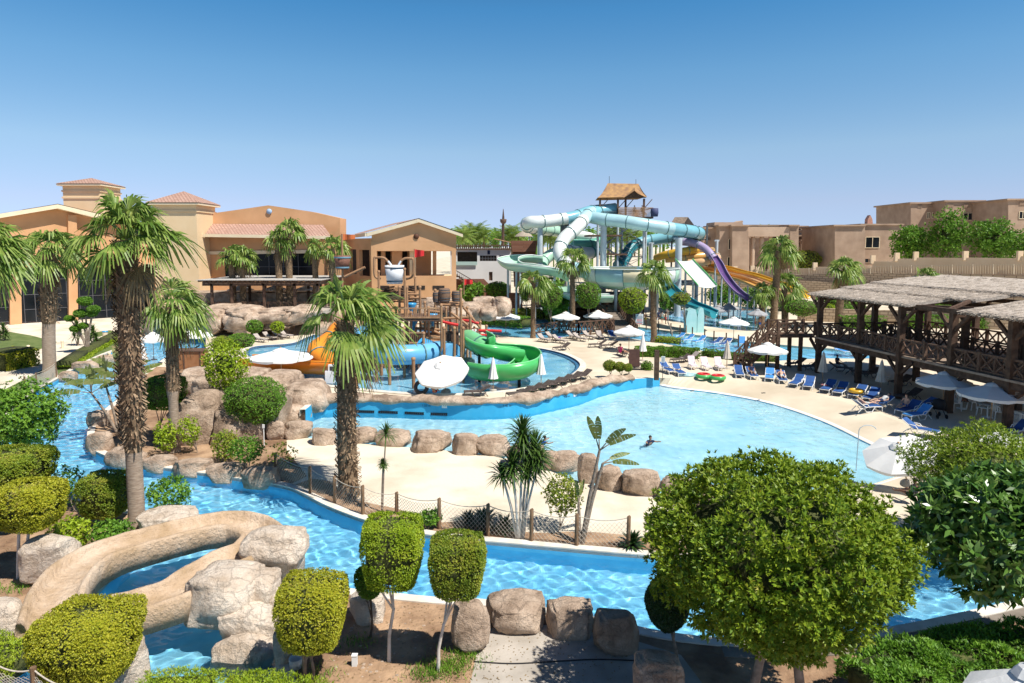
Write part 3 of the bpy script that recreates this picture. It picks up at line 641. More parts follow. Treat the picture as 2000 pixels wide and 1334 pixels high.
for i, (bx, by, tx, ty, r, w, lab, z, Y) in enumerate([(1118,640,1118,512,38,10,'fan palm in front of the white slide tube, right of the mint slide',0,0), (1041,660,1042,552,36,9,'fan palm with shredded crown standing left of the white slide tube',0,0), (1277,668,1275,535,38,11,'fan palm growing in front of the big slide bowl',0,0),
    (1510,640,1521,490,42,13,'tall fan palm between the purple slide and the timber pavilion',0,0), (1487,640,1489,572,30,11,'small dark fan palm left of the tall palm by the timber stairs',0,0), (1533,634,1532,560,38,12,'leafy low fan palm right of the tall palm by the timber stairs',0,0), (1637,640,1647,528,38,14,'fan palm rising behind the timber pavilion left end',0,0)]):
    palm_px(bx, by, tx, ty, r, w, lab, z0=0, seed=40 + i, nf=20, shag=(0.0,1.0), fat=1.1, nseg=16, nb=200, dry=2, bsize=.13, group='fan palms round the slides')
top = R(1800, 545, 60); make_palm('fan palm whose crown alone shows above the thatched roof', (top.x, 60, 0), top.z, 1.6, .2, 77, nf=18, nseg=16, nb=60, wind=1.5, shag=(.5,1), group='fan palms round the slides')
# ================================================================== clipped trees and shrubs of the foreground garden
T = tree_px
T(760,1292, 700,1002,834,1152, 'square clipped bright green topiary tree on a white trunk, left of its rounder neighbour', L_lime, 5200, .046, .024, boxy=.55, lump=.05, bark=M_barkw, trunk=.055, limbs=4, seed=2, name='topiary_tree', core=.86, shell=.88, fork=.55, deep=.95)
T(856,1312, 832,1038,956,1166, 'rounded clipped topiary tree on a white trunk with some bronze leaves on its right flank', L_olive, 4400, .046, .024, boxy=.7, lump=.07, bark=M_barkw, trunk=.05, limbs=5, seed=3, name='topiary_tree', core=.84, shell=.86, fork=.5, lumpf=1.4, deep=.95)
T(722,1245, 690,1098,752,1172, 'small dark clipped tree half hidden behind the square topiary', L_mid, 1500, .046, .024, bark=M_barkd, trunk=.04, seed=4, name='topiary_tree', core=.8, shell=.8)
T(600,1335, 536,1120,683,1266, 'round clipped tree with yellow bronze leaves in front of the mushroom rock', L_yel, 5200, .046, .024, boxy=.72, lump=.06, bark=M_bark, trunk=.05, stems=3, seed=5, name='topiary_tree', core=.86, shell=.88, deep=.95)
T(150,1375, 74,1180,272,1325, 'wide yellow green clipped dome in front of the rock slide', L_yel, 8500, .048, .026, boxy=.7, lump=.08, bark=M_bark, trunk=.05, stems=2, seed=6, name='topiary_tree', core=.86, shell=.88, deep=.9)
T(40,1130, -8,938,122,1034, 'flat yellow green clipped tree on two whitish stems at the left edge', L_yel, 5200, .065, .034, boxy=.65, lump=.06, bark=M_barkw, trunk=.06, stems=2, seed=7, name='topiary_tree', core=.84, shell=.86, fork=.7, deep=.95)
T(20,1040, -60,876,93,962, 'big flat-topped clipped tree behind the left yellow one', L_olive, 5200, .075, .038, boxy=.6, lump=.06, bark=M_bark, trunk=.06, seed=8, name='topiary_tree', core=.84, shell=.86)
T(205,1020, 160,918,254,1012, 'cube-clipped shrub tree beside the tallest palm trunk', L_olive, 3400, .06, .032, boxy=.6, lump=.07, bark=M_bark, trunk=.05, stems=2, seed=9, name='topiary_tree', core=.82, shell=.84)
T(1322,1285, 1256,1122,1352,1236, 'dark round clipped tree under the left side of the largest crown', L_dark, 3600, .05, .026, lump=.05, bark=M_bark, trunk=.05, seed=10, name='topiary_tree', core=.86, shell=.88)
BIGT = T(1500,1400, 1240,884,1784,1268, 'largest tree, a broad light green dome over the near river bank', L_big, 14500, .125, .046, k=7, lump=.20, bark=M_bark, trunk=.13, stems=2, limbs=7, seed=11, name='broad_tree', core=.70, shell=.72, spread=.75, upbias=.6, deep=.95, bases=[(-.35,0),(.75,.2)], lumpf=3.4, holes=-.42, fit=.89)
b = G(2080,1290,LOW); make_tree('frangipani_tree', 'dark glossy large-leaved tree hanging in from the right edge', 'tree', b, (R(1990,1040,b.y).x - b.x, .2, R(1000,1040,b.y).z - LOW), 2.8, 1.7, 1.75, 2100, .34, .12, L_gloss, k=8, lump=.25, trunk=.12, limbs=6, seed=12, core=.0, shell=.35, spread=1.1, upbias=.4, lumpf=2.2)
b = G(1880,1110,LOW); make_tree('feathery_tree', 'soft yellow green feathery tree behind the dark glossy one', 'tree', b, (R(1925,910,b.y).x - b.x, 0, R(1000,912,b.y).z - LOW), 2.55, 2.2, 1.3, 6000, .13, .035, L_big, k=6, lump=.35, trunk=.12, limbs=6, seed=13, core=.55, shell=.55, lumpf=2.6)
T(45,905, -45,742,126,884, 'loose light green tree leaning over the river at the left edge', L_mid, 2600, .16, .08, lump=.28, bark=M_barkd, trunk=.11, limbs=6, seed=14, core=.0, shell=.35, lumpf=2.4, k=6, spread=1.1)
T(432,838, 392,658,488,768, 'fresh green tree with an open crown on the rock mound', L_lime, 1500, .13, .07, lump=.26, bark=M_bark, trunk=.09, limbs=5, seed=15, core=.45, shell=.5, lumpf=2.4, k=5)
T(500,858, 434,732,564,832, 'dense rounded green tree at the right of the rock mound', L_mid, 3600, .09, .045, lump=.14, bark=M_bark, trunk=.07, limbs=5, seed=16, core=.8, shell=.8, lumpf=2.4, stems=2)
T(316,862, 278,732,362,802, 'dark clipped cylinder tree beside the slim palm trunk', L_mid, 2600, .07, .036, boxy=.6, lump=.07, bark=M_bark, trunk=.05, seed=17, name='topiary_tree', core=.84, shell=.86)
def shrub(bx, by, x0, y0, x1, y1, label, lm, n, L=.12, W=.06, z0=LOW, **kw):
    kw.setdefault('core', 0); kw.setdefault('shell', .3); kw.setdefault('lump', .3); kw.setdefault('trunk', .025); kw.setdefault('limbs', 6); kw.setdefault('lumpf', 2.5); kw.setdefault('fork', .15); kw.setdefault('name', 'shrub'); kw.setdefault('cat', 'shrub')
    return tree_px(bx, by, x0, y0, x1, y1, label, lm, n, L, W, z0, **kw)
shrub(150,1000, 95,905,165,985, 'thin leggy shrub on the river edge left of the cube-clipped tree', L_mid, 260, seed=31)
shrub(335,1010, 285,930,375,1000, 'open leafy shrub right of the tallest palm trunk', L_mid, 520, seed=32, L=.13)
shrub(190,1085, 95,1008,180,1075, 'low leafy shrub in the soil left of the pale boulders', L_lime, 480, seed=33)
shrub(240,1082, 175,1015,262,1078, 'low bushy plant at the foot of the tallest palm', L_mid, 560, seed=34)
shrub(385,885, 345,812,392,872, 'yellow green shrub before the shaded rock mound', L_lime, 300, seed=35)
shrub(322,890, 298,820,348,885, 'pale green shrub at the foot of the slim palm', L_lime, 300, seed=36)
shrub(440,905, 412,838,470,900, 'bronze tipped shrub right of the mound centre', L_olive, 420, seed=37)
shrub(482,930, 448,850,520,905, 'dark spiky bush on the river corner of the island', L_mid, 420, seed=38)
shrub(545,930, 520,860,585,915, 'bare twiggy shrub next to the first fence post', L_olive, 90, seed=39, limbs=9)
shrub(1088,1035, 1058,920,1142,1010, 'bronze leaved round shrub behind the rope fence', L_olive, 750, seed=40, L=.09, W=.05)
shrub(1120,835+300, 1100,1100,1101,1101, 'tiny', L_olive, 1, seed=41) if False else None
shrub(842,1030, 820,995,865,1025, 'low green plant right of the yucca by the fence', L_mid, 200, seed=42)
shrub(560,905, 575,930,600,955, 'x', L_dry, 1, seed=43) if False else None
# hedges: long clipped boxes of leaves
def hedge(label, pts, w, h, z0, lm, dens=260, L=.07, W=.035, name='hedge', seed=1, group=None, top=0.08):
    """clipped hedge along a ground line"""
    P = [Vector(p) for p in pts]; c0 = P[0].copy(); lv = Leaves(); ex = MB(); pp, oo = [], []; q = random.Random(seed)
    for a, b in zip(P[:-1], P[1:]):
        d = b - a; Ls = d.length; d.normalize(); s = Vector((-d.y, d.x, 0)); m = (a + b) / 2 - c0
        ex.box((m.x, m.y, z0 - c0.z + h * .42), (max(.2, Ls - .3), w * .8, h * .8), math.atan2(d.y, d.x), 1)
        n = int(Ls * (w + 2 * h) * dens)
        for i in range(n):
            t = q.random() * Ls; u = q.uniform(0, w + 2 * h)
            nz = noise.noise(Vector((t + a.x, u, seed)) * 1.3) * top * 2
            if u < h: loc = a + d * t + s * (-w / 2 - nz) + Vector((0, 0, u)); o = -s
            elif u < h + w: loc = a + d * t + s * (u - h - w / 2) + Vector((0, 0, h + nz)); o = Vector((0, 0, 1))
            else: loc = a + d * t + s * (w / 2 + nz) + Vector((0, 0, u - h - w)); o = s
            loc = loc + Vector((q.uniform(-1, 1), q.uniform(-1, 1), q.uniform(-1, 1))) * .04
            pp.append((loc.x - c0.x, loc.y - c0.y, loc.z + z0 - c0.z)); oo.append((o.x, o.y, o.z + .4))
    tufts(lv, np.array(pp), unit(np.array(oo)), 5, L, W, .8)
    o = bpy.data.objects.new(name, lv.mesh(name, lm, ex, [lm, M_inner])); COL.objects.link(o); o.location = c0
    return tag(o, label, 'hedge', group)
def gl(pts, z): return [G(x, y, z) for x, y in pts]
hedge('bright green feathery hedge along the bottom left edge of the picture', gl([(265,1345),(420,1338),(560,1350),(640,1375)], .0), 1.1, .5, -.42, L_lime, 330, .09, .018, seed=2)
hedge('bright green hedge corner behind the bottom left netting post', gl([(-60,1275),(55,1300)], .0), .9, .7, -.25, L_lime, 330, .08, .02, seed=3)
hedge('leafy green hedge along the bottom right corner', gl([(1690,1345),(1800,1300),(1920,1280),(2080,1262)], .0), 1.5, .6, -.25, L_mid, 240, .13, .045, seed=4, top=.2)
hedge('long low clipped hedge between lawn and river', gl([(124,722),(160,698),(205,672),(240,655)], LOW), 1.5, .9, LOW, L_lime, 170, .14, .07, seed=5)
hedge('clipped yellow hedge block at the left edge on the lawn', gl([(-15,725),(52,712)], LOW), 3.0, 2.2, LOW, L_yel, 110, .14, .07, seed=6)
hedge('long clipped hedge beside the parasols in the middle of the deck', gl([(1240,695),(1300,696),(1366,699)], 0), 1.4, .85, 0, L_mid, 140, .12, .06, seed=7)
for i, (pts, lab, m, w, h) in enumerate([([(945,632),(1030,640)], 'clipped hedge under the two left middle parasols', L_mid, 2.4, 1.3), ([(1010,618),(1068,622)], 'small clipped hedge left of the timber bridge', L_olive, 2.4, 1.1), ([(1570,568),(1628,572)], 'clipped hedge at the foot of the brick retaining wall', L_mid, 2, 2.0), ([(1810,600),(1850,600)], 'clipped hedge seen between the two thatched roof sections', L_mid, 3, 1.6)]):
    hedge(lab, gl(pts, 0), w, h, 0, m, 36, .2, .1, seed=20 + i)
hedge('low clipped border hedge in front of the slide pool river', gl([(1282,668),(1330,672)], 0), 1.2, .6, 0, L_lime, 60, .13, .07, seed=30)
hedge('low shrub border behind the row of blue sunbeds', gl([(1372,694),(1440,703),(1520,706)], 0), 1.0, .6, 0, L_mid, 60, .13, .07, seed=31)
# round clipped trees further back
g = 'round clipped trees about the deck'
for i, (bx, by, x0, y0, x1, y1, lab, m, n) in enumerate([
    (972,612, 945,549,998,582, 'round clipped tree left of the slide tower, beyond the splash rocks', L_mid, 700), (1235,646, 1205,560,1266,614, 'largest round clipped tree, yellow green, beside the bridge stairs', L_lime, 900),
    (1146,648, 1121,549,1176,606, 'fresh green round tree left of the bridge', L_mid, 800), (1078,650, 1048,546,1102,606, 'dark bushy round tree between the two small palms', L_mid, 800), (1028,625, 1012,548,1040,590, 'small clipped tree behind the grey parasol', L_olive, 300),
    (925,590, 897,572,930,596, 'shrub behind the small barrels', L_mid, 300), (965,625, 948,601,985,620, 'yellow green clipped cushion beside the splash rocks', L_lime, 300), (1313,655, 1286,570,1308,606, 'narrow little tree right of the bowl palm', L_mid, 260),
    (1340,650, 1310,570,1350,596, 'small flat clipped tree on twisted stems near the slide pool', L_olive, 300), (1263,722, 1251,704,1276,732, 'little clipped ball beside the brown board', L_mid, 260),
    (497,664, 480,624,514,652, 'green cushion bush left of the folded parasol at the cave', L_mid, 400), (541,664, 528,627,556,650, 'yellow green cushion bush right of the folded parasol at the cave', L_lime, 340), (462,678, 440,650,500,682, 'cluster of clipped green balls before the cave', L_mid, 600), (430,685, 412,655,455,690, 'rounded olive bush before the cave', L_olive, 500),
    (1572,560, 1535,488,1606,526, 'round dark bush in front of the columned temple building', L_olive, 700), (1565,640, 1530,585,1602,618, 'wide dark green bush left of the pavilion', L_mid, 700), (1660,622, 1605,592,1630,618, 'light green bush behind the pavilion rail', L_lime, 240), (1675,622, 1640,594,1668,618, 'green bush behind the pavilion corner post', L_mid, 240),
    (1045,620, 1030,600,1052,625, 'bronze green bush on the bridge bank', L_olive, 260), (1100,625, 1062,602,1108,632, 'reddish green bush by the bridge rail', L_olive, 320)]):
    s = G(bx, by, 0).y / F
    T(bx, by, x0, y0, x1, y1, lab, m, n, 2.6 * s, 1.4 * s, z0=0, lump=.08, trunk=.09, seed=60 + i, name='round_tree' if y1 - y0 > 40 else 'round_bush', cat='tree' if y1 - y0 > 40 else 'bush', core=.85, shell=.85, limbs=3, group=g)
for i, (x, y, r) in enumerate([(1190,714,12), (1210,716,10), (1226,718,8)]):
    b = G(x + 6, y + 24, 0); s = b.y / F
    make_tree('pad_topiary', ['leftmost and largest clipped ball of the low cloud-pruned row', 'middle clipped ball of the low cloud-pruned row', 'rightmost and smallest clipped ball of the low cloud-pruned row'][i], 'topiary', b, (-6 * s, 0, R(1000, y, b.y).z), r * s, r * s, r * s * .9, 500, .09, .045, L_olive, core=.85, shell=.85, trunk=.05, limbs=2, seed=90 + i, group='cloud-pruned row')
# cloud-pruned tree on the lawn
b = G(172, 690, LOW); s = b.y / F; root = empty('cloud_pruned_tree', b, 0, 'tall cloud-pruned tree with flat green pads before the dark hotel windows', 'tree'); tb = MB()
for k, (x, y, r) in enumerate([(172,588,13), (188,604,11), (162,612,12), (184,612,9), (150,642,9), (140,622,8), (166,636,8)]):
    lv = Leaves(); p, o = crown_points(420, r * s, r * s, r * s * .6, 1, .08, k, .8); c = np.array([(x - 172) * s, 0, R(1000, y, b.y).z - LOW]); tufts(lv, p + c, o, 5, .16, .08)
    ex = MB(); ex.add([Vector((v.x * r * s * .85, v.y * r * s * .85, v.z * r * s * .5)) + Vector(c) for v in ico(2)[0]], ico(2)[1])
    ob = bpy.data.objects.new('foliage_pad', lv.mesh('foliage_pad', L_mid, ex)); COL.objects.link(ob); ob.parent = root
    tb.tube([(0, 0, 0), ((x - 172) * s * .3, 0, c[2] * .5), tuple(c)], [.14, .10, .05], 6)
tb.build('trunk', M_bark, root)
# big acacia-like trees on the right skyline
for i, (x0, y0, x1, y1, Y, lab) in enumerate([(1740,440,1812,506,165,'dark bushy tree at the left of the trees on the right skyline'), (1812,412,1884,505,160,'tallest leafy tree of the right skyline, before the upper sand-coloured block'), (1893,428,1975,505,150,'leafy tree right of the tallest skyline tree'), (1962,450,2080,512,140,'leafy tree cut by the right edge on the skyline')]):
    s = Y / F; cx = ((x0 + x1) / 2 - 1000) * s; zc = R(1000, (y0 + y1) / 2, Y).z
    make_tree('leafy_tree', lab, 'tree', (cx, Y, 2), (0, 0, zc - 2), (x1 - x0) / 2 * s, 4, (y1 - y0) / 2 * s, 2200, .5, .28, L_mid, lump=.5, lumpf=2.2, core=.35, shell=.3, holes=-.2, trunk=.25, limbs=6, seed=110 + i, k=5, group='trees on the right skyline')
g = 'date palms on the far skyline'
DP = make_date('date palm on the skyline left of the ship mast', R(925, 470, 170) , 1, 5, .3, 5) if False else None
far_palms = [(905,455,20),(918,452,22),(930,447,22),(945,455,18),(988,452,18),(1000,448,20),(1012,456,16),(1060,452,16),(1075,448,20),(1088,456,18),(1190,450,16),(1205,445,18),(1225,448,17),(1240,455,16),(1262,452,14),(1150,470,14),(1493,440,10)]
proto = None
for i, (x, y, r) in enumerate(far_palms):
    Y = 190 + (i * 37) % 40; p = R(x, y + 8, Y); H = p.z + 2
    lab = ['leftmost date palm of the clump behind the white building', 'second date palm from the left behind the white building', 'highest date palm of the clump behind the white building', 'rightmost date palm of the clump behind the white building', 'date palm just right of the ship mast', 'taller date palm left of the timber lookout hut', 'date palm right behind the timber lookout hut', 'date palm left of the mint tube loop', 'tall date palm within the mint tube loop', 'date palm close to the white tube', 'date palm behind the slide tower left legs', 'tall date palm between the slide tower legs', 'date palm behind the slide tower right legs', 'date palm right of the slide tower legs', 'date palm under the aqua tube', 'date palm low behind the white tube', 'lone small date palm above the flat sand-coloured roofs'][i]
    if proto is None: proto = o = make_date(lab, (p.x, Y, -2), 1.0 * 7, 4.6, .3, 4, group=g); P0H = 7
    else: o = dup(proto, (p.x, Y, -2), i * 1.1, lab)
    sc = r * Y / F / 3.0; o.scale = (sc, sc, sc); o.location.z = p.z - P0H * sc
# ================================================================== spiky plants
L_spike = leafmat('leaf_spike', [(0.03, 0.07, 0.015), (0.06, 0.12, 0.02), (0.12, 0.19, 0.04)], trans=.15, rough=.35)
def spikes(lv, c, n, L, W, seed, lo=-.5, up=1.0):
    q = random.Random(seed); out = []
    for i in range(n):
        az = i * 2.39996; el = lo + (1.45 - lo) * (i / n) ** .8 + q.uniform(-.1, .1); o = Vector((math.cos(az) * math.cos(el), math.sin(az) * math.cos(el), math.sin(el)))
        s = Vector((-math.sin(az), math.cos(az), 0)); l = L * q.uniform(.8, 1.15); b = Vector(c); m = b + o * l * .55; t = b + o * l - Vector((0, 0, .22 * l))
        out.append((b - s * W * .25, m - s * W * .5, m + s * W * .5, b + s * W * .25)); out.append((m - s * W * .5, t, t + s * .002, m + s * W * .5))
    lv.P.append(np.array([[tuple(v) for v in x] for x in out]))
def yucca(label, loc, heads, rings=60, L=.6, W=.05, seed=1, trunkr=.05, bark=None):
    """heads: (dx, dy, z, scale, n balls stacked)"""
    root = empty('yucca', loc, 0, label, 'plant'); lv = Leaves(); tb = MB()
    for k, (dx, dy, z, sc, st) in enumerate(heads):
        for j in range(st): spikes(lv, (dx, dy, z - j * L * sc * .38), rings, L * sc * (1 - .08 * j), W, seed + k * 7 + j, lo=-.7)
        tb.tube([(dx * .15, dy * .15, -.05), (dx * .5, dy * .5, z * .5), (dx, dy, z)], [trunkr * 1.3, trunkr, trunkr * .8], 7)
    o = bpy.data.objects.new('crown', lv.mesh('crown', L_spike)); COL.objects.link(o); o.parent = root
    tb.build('trunk', bark or M_barkw, root); return root
b = G(1015,1052,LOW); s = b.y / F
def hz(y, Y=None): return R(1000, y, Y or b.y).z - LOW
yucca('dense yucca clump with several white stems behind the rope fence', b, [(5 * s, 0, hz(845), 1.0, 3), (30 * s, .2, hz(878), 1.05, 3), (-15 * s, -.2, hz(905), .9, 2), (15 * s, .4, hz(915), .95, 2), (-35 * s, 0, hz(928), .8, 1), (38 * s, 0, hz(900), .8, 1)], L=.95, rings=90, W=.07, seed=5)
b = G(745,1000,LOW); s = b.y / F
yucca('thin single-stem yucca on the sand right of the stout palm', b, [(12 * s, 0, hz(848), .95, 1), (5 * s, 0, hz(905), .45, 2)], L=.72, rings=70, seed=6, trunkr=.035, bark=M_bark)
for i, (x, y, n, L, lab) in enumerate([(945,1030,120,1.0,'big dark spiky agave clump behind the rope fence'), (915,1028,90,.8,'smaller dark agave beside the big clump on its left'), (985,1038,90,.8,'dark agave right of the big clump under the yucca'), (1235,1068,80,.75,'spiky agave behind the last fence post on the right')]):
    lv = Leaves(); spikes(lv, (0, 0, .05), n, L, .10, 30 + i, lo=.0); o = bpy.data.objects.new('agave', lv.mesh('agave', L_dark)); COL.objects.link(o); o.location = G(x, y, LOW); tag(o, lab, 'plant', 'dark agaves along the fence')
for i, (x, y, h, lab) in enumerate([(152,665,35,'slim dracaena left of the cloud-pruned tree'), (183,668,28,'slim dracaena right of the cloud-pruned tree'), (8,655,22,'small dracaena at the far left on the lawn')]):
    bb = G(x, y + 10, LOW); s_ = bb.y / F
    yucca(lab, bb, [(0, 0, h * s_ * 1.2, 1.2, 2), (.3, 0, h * s_ * .7, 1.1, 2), (-.4, .1, h * s_ * .5, 1, 1)], L=.8, rings=40, W=.1, seed=50 + i, bark=M_bark)
# bird-of-paradise: tall paddle leaves
L_paddle = leafmat('leaf_paddle', [(0.10, 0.15, 0.03), (0.20, 0.24, 0.06), (0.34, 0.33, 0.14)], trans=.3)
def paddle(label, loc, stems, seed=1, name='banana_plant'):
    root = empty(name, loc, 0, label, 'plant'); q = random.Random(seed); tb = MB(); lv = Leaves(); out = []
    for (dx, dy, z, leafs, L) in stems:
        tb.tube([(dx * .1, dy * .1, -.05), (dx * .5, dy * .5, z * .5), (dx, dy, z)], [.10, .08, .05], 7)
        for (ax, ay, az) in leafs:
            d = Vector((ax, ay, az)).normalized(); b0 = Vector((dx, dy, z)); pb = b0 + d * L * .35; tb.tube([b0, pb], [.03, .02], 5)
            s0 = d.cross(Vector((q.uniform(-.8, .8), -1, .3))).normalized(); w = L * .105; n = 9; last = None
            for k in range(n + 1):
                t = k / n; c = pb + d * L * .95 * t - Vector((0, 0, .25 * L * t * t)); ww = w * math.sin(math.pi * min(.97, .12 + .85 * t)) ** .7
                cur = (c - s0 * ww + Vector((0, 0, -.2 * ww)), c, c + s0 * ww + Vector((0, 0, -.2 * ww)))
                if last:
                    for h in (0, 1):
                        g0 = .10 if q.random() < .5 else 0
                        out.append((last[h].lerp(cur[h], g0), last[h + 1].lerp(cur[h + 1], g0), cur[h + 1], cur[h]))
                last = cur
    lv.P.append(np.array([[tuple(v) for v in x] for x in out]))
    o = bpy.data.objects.new('leaves', lv.mesh('leaves', L_paddle)); COL.objects.link(o); o.parent = root; tb.build('stem', M_bark, root); return root
b = G(1132,1062,LOW); s = b.y / F
paddle('bird-of-paradise plant with torn paddle leaves rising above the rocks', b, [(38 * s, 0, hz(880), [(-.05, 0, 1), (-.25, .2, .9), (.8, 0, .55), (.55, -.3, .8)], 1.3), (45 * s, 0, hz(905), [(.9, 0, .15), (.5, .3, .2)], 1.1), (-2 * s, .1, hz(985), [(-.1, 0, 1), (.2, .2, 1)], .9)], 4)
b = G(235,845,LOW); s = b.y / F
paddle('leafy bird-of-paradise clump at the river bend, left of the tallest palm trunk', b, [((x - 235) * s, (i % 3 - 1) * .4, hz(y), [(-.8, 0, .6), (-.3, .3, .9), (.3, -.3, 1), (.8, .1, .5), (0, 0, 1), (-.6, -.4, .2)], 1.7) for i, (x, y) in enumerate([(190,765),(210,748),(232,730),(250,745),(262,735)])], 7)

# far palm grove
lv = Leaves(); tb = MB(); q = random.Random(17)
for i in range(64):
    x = q.uniform(885, 1300) if i < 56 else q.uniform(860, 1000); Y = q.uniform(205, 300); y = q.uniform(452, 474); p = R(x, y, Y); r_ = q.uniform(3.0, 4.6); tb.tube([(p.x, Y, -1), (p.x, Y, p.z)], .3, 5); qs = []
    for k in range(16):
        az = k * 2.4; e = -.2 + 1.5 * k / 16; o = Vector((math.cos(az), math.sin(az), 0)); sd_ = Vector((-o.y, o.x, 0)); c = Vector((p.x, Y, p.z)); last = c
        for j in range(1, 6):
            c = c + (o * math.cos(e) + Vector((0, 0, math.sin(e)))) * r_ / 5; e -= .33; w = r_ * .13 * math.sin(math.pi * j / 6)
            qs.append((last, last.lerp(c, .5) + sd_ * w * 1.6 - Vector((0, 0, w * .6)), c, last.lerp(c, .5) - sd_ * w * 1.6 - Vector((0, 0, w * .6)))); last = c
    lv.P.append(np.array([[tuple(v) for v in x_] for x_ in qs]))
o = bpy.data.objects.new('palm_grove', lv.mesh('palm_grove', L_mid, tb, [L_mid, M_pshag])); COL.objects.link(o); tag(o, 'far-off grove of date palms massed along the skyline behind the slides', 'palm grove', kind='stuff')

# litter of small stones, dry leaves and grass tufts on the garden soil
q = random.Random(9); mb = MB()
for i in range(260):
    x, y = (q.uniform(560, 930), q.uniform(1180, 1330)) if i % 2 else (q.uniform(-20, 290), q.uniform(1010, 1150)); p = G(x, y, LOW)
    if inside(p.x, p.y, river_poly): continue
    r_ = q.uniform(.02, .07); vs, fs = ico(1); mb.add([p + Vector((v.x * r_, v.y * r_ * q.uniform(.7, 1), v.z * r_ * .6)) for v in vs], fs)
mb.build('pebbles', M_rock, label='small stones scattered on the garden soil', cat='pebbles', kind='stuff')
lv = Leaves(); n_ = 1500; pts = []
while len(pts) < n_:
    x, y = (q.uniform(560, 1230), q.uniform(1180, 1334)) if q.random() < .6 else (q.uniform(-20, 290), q.uniform(1010, 1150)); p = G(x, y, LOW)
    if not inside(p.x, p.y, river_poly): pts.append((p.x, p.y, LOW + .02))
d_ = unit(rng.normal(0, 1, (n_, 3)) * np.array([1, 1, .15])); lv.blades(np.array(pts), d_, unit(rng.normal(0, .3, (n_, 3)) + np.array([0, 0, 1])), rng.uniform(.04, .1, n_), rng.uniform(.02, .05, n_))
o = bpy.data.objects.new('leaf_litter', lv.mesh('leaf_litter', L_dry)); COL.objects.link(o); tag(o, 'dry fallen leaves strewn over the soil and paving', 'leaf litter', kind='stuff')
lv = Leaves(); pts = []
for cx, cy, k in ((880,1305,500),(840,1318,350),(905,1285,300),(700,1255,120),(620,1320,120),(30,1150,150),(210,1060,150)):
    c = G(cx, cy, LOW)
    for _ in range(k): pts.append((c.x + q.gauss(0, .32), c.y + q.gauss(0, .22), LOW))
n_ = len(pts); lv.blades(np.array(pts), unit(rng.normal(0, .4, (n_, 3)) + np.array([0, 0, 1])), unit(rng.normal(0, 1, (n_, 3))), rng.uniform(.10, .26, n_), rng.uniform(.012, .03, n_))
o = bpy.data.objects.new('grass_tufts', lv.mesh('grass_tufts', L_mid)); COL.objects.link(o); tag(o, 'thin grass tufts growing at the foot of the clipped trees', 'grass', kind='stuff')

for i, (x, y, l) in enumerate([(1640,642,'low hedge before the block wall, left part, seen through the pavilion'),(1760,640,'low hedge before the block wall, middle part, seen through the pavilion'),(1890,642,'low hedge before the block wall, right part, seen through the pavilion')]): hedge(l, gl([(x,y),(x+85,y)], 0), 1.5, 1.6, 0, L_mid, 30, .2, .1, seed=60 + i)
# ================================================================== boulders, rock slide, rope fence
g = 'boulders along the wave pool terrace'
for i, (x0, y0, x1, y1, lab) in enumerate([(521,818,556,860,'small boulder at the left end of the terrace rock row, below the clipped round tree'), (553,820,612,858,'second boulder from the left in the terrace rock row'), (606,832,656,870,'squat boulder left of the stout palm trunk'), (682,832,735,867,'flat boulder just right of the stout palm trunk'),
    (732,834,806,872,'boulder behind the thin yucca'), (803,836,884,884,'longest boulder of the terrace row, right of the thin yucca'), (880,842,939,889,'angular boulder in the middle of the terrace row'), (927,846,996,890,'broad boulder left of the dense yucca clump'), (990,858,1062,915,'boulder hidden behind the yucca clump heads'),
    (1052,875,1092,920,'narrow boulder right of the yucca clump'), (1076,878,1137,922,'rounded boulder above the bronze shrub'), (1128,878,1168,945,'tall boulder behind the bird-of-paradise stem'), (1162,905,1220,960,'boulder right of the bird-of-paradise stem'), (1212,912,1288,970,'last boulder of the terrace row, beside the largest tree')]):
    rock_px(x0, y0, x1, y1, lab, m=M_rock, group=g, deep=.75, rz=.15 * math.sin(i * 2.7), boxy=.45, rough=.14)
for i, (x0, y0, x1, y1) in enumerate([(1290,925,1360,985),(1355,940,1440,1005)]):
    rock_px(x0, y0, x1, y1, ['boulder mostly behind the left side of the largest tree','boulder wholly behind the largest tree crown'][i], m=M_rock, group=g)
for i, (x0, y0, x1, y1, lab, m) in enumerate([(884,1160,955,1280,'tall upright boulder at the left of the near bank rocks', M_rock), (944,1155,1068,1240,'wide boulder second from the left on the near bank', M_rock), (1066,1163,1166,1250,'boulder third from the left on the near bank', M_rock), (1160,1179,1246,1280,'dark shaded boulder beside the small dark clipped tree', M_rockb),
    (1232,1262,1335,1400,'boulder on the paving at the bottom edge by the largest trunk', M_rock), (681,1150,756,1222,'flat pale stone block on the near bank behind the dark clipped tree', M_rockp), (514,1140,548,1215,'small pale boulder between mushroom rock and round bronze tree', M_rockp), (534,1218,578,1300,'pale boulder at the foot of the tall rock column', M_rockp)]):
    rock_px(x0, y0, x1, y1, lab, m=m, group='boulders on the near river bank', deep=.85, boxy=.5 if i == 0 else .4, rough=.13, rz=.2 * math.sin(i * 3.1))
g = 'pale boulders of the rock slide'
rock_px(272,990,388,1052, 'pale flat-topped boulder behind the rock slide at the tallest palm foot', z0=-.3, m=M_rockp, group=g, deep=.8, boxy=.4, rough=.10)
rock_px(48,1036,152,1135, 'pale round boulder at the upper left end of the rock slide', z0=-.3, m=M_rockp, group=g, deep=.8, boxy=.4, rough=.10)
rock_px(-40,1165,44,1262, 'pale boulder at the left edge below the rock slide', z0=-.4, m=M_rockp, group=g, deep=.9, boxy=.4, rough=.12)
rock_px(188,1215,285,1400, 'pale rock pier under the wide clipped dome', z0=-1.2, m=M_rockp, group=g, deep=.6, boxy=.5, rough=.14)
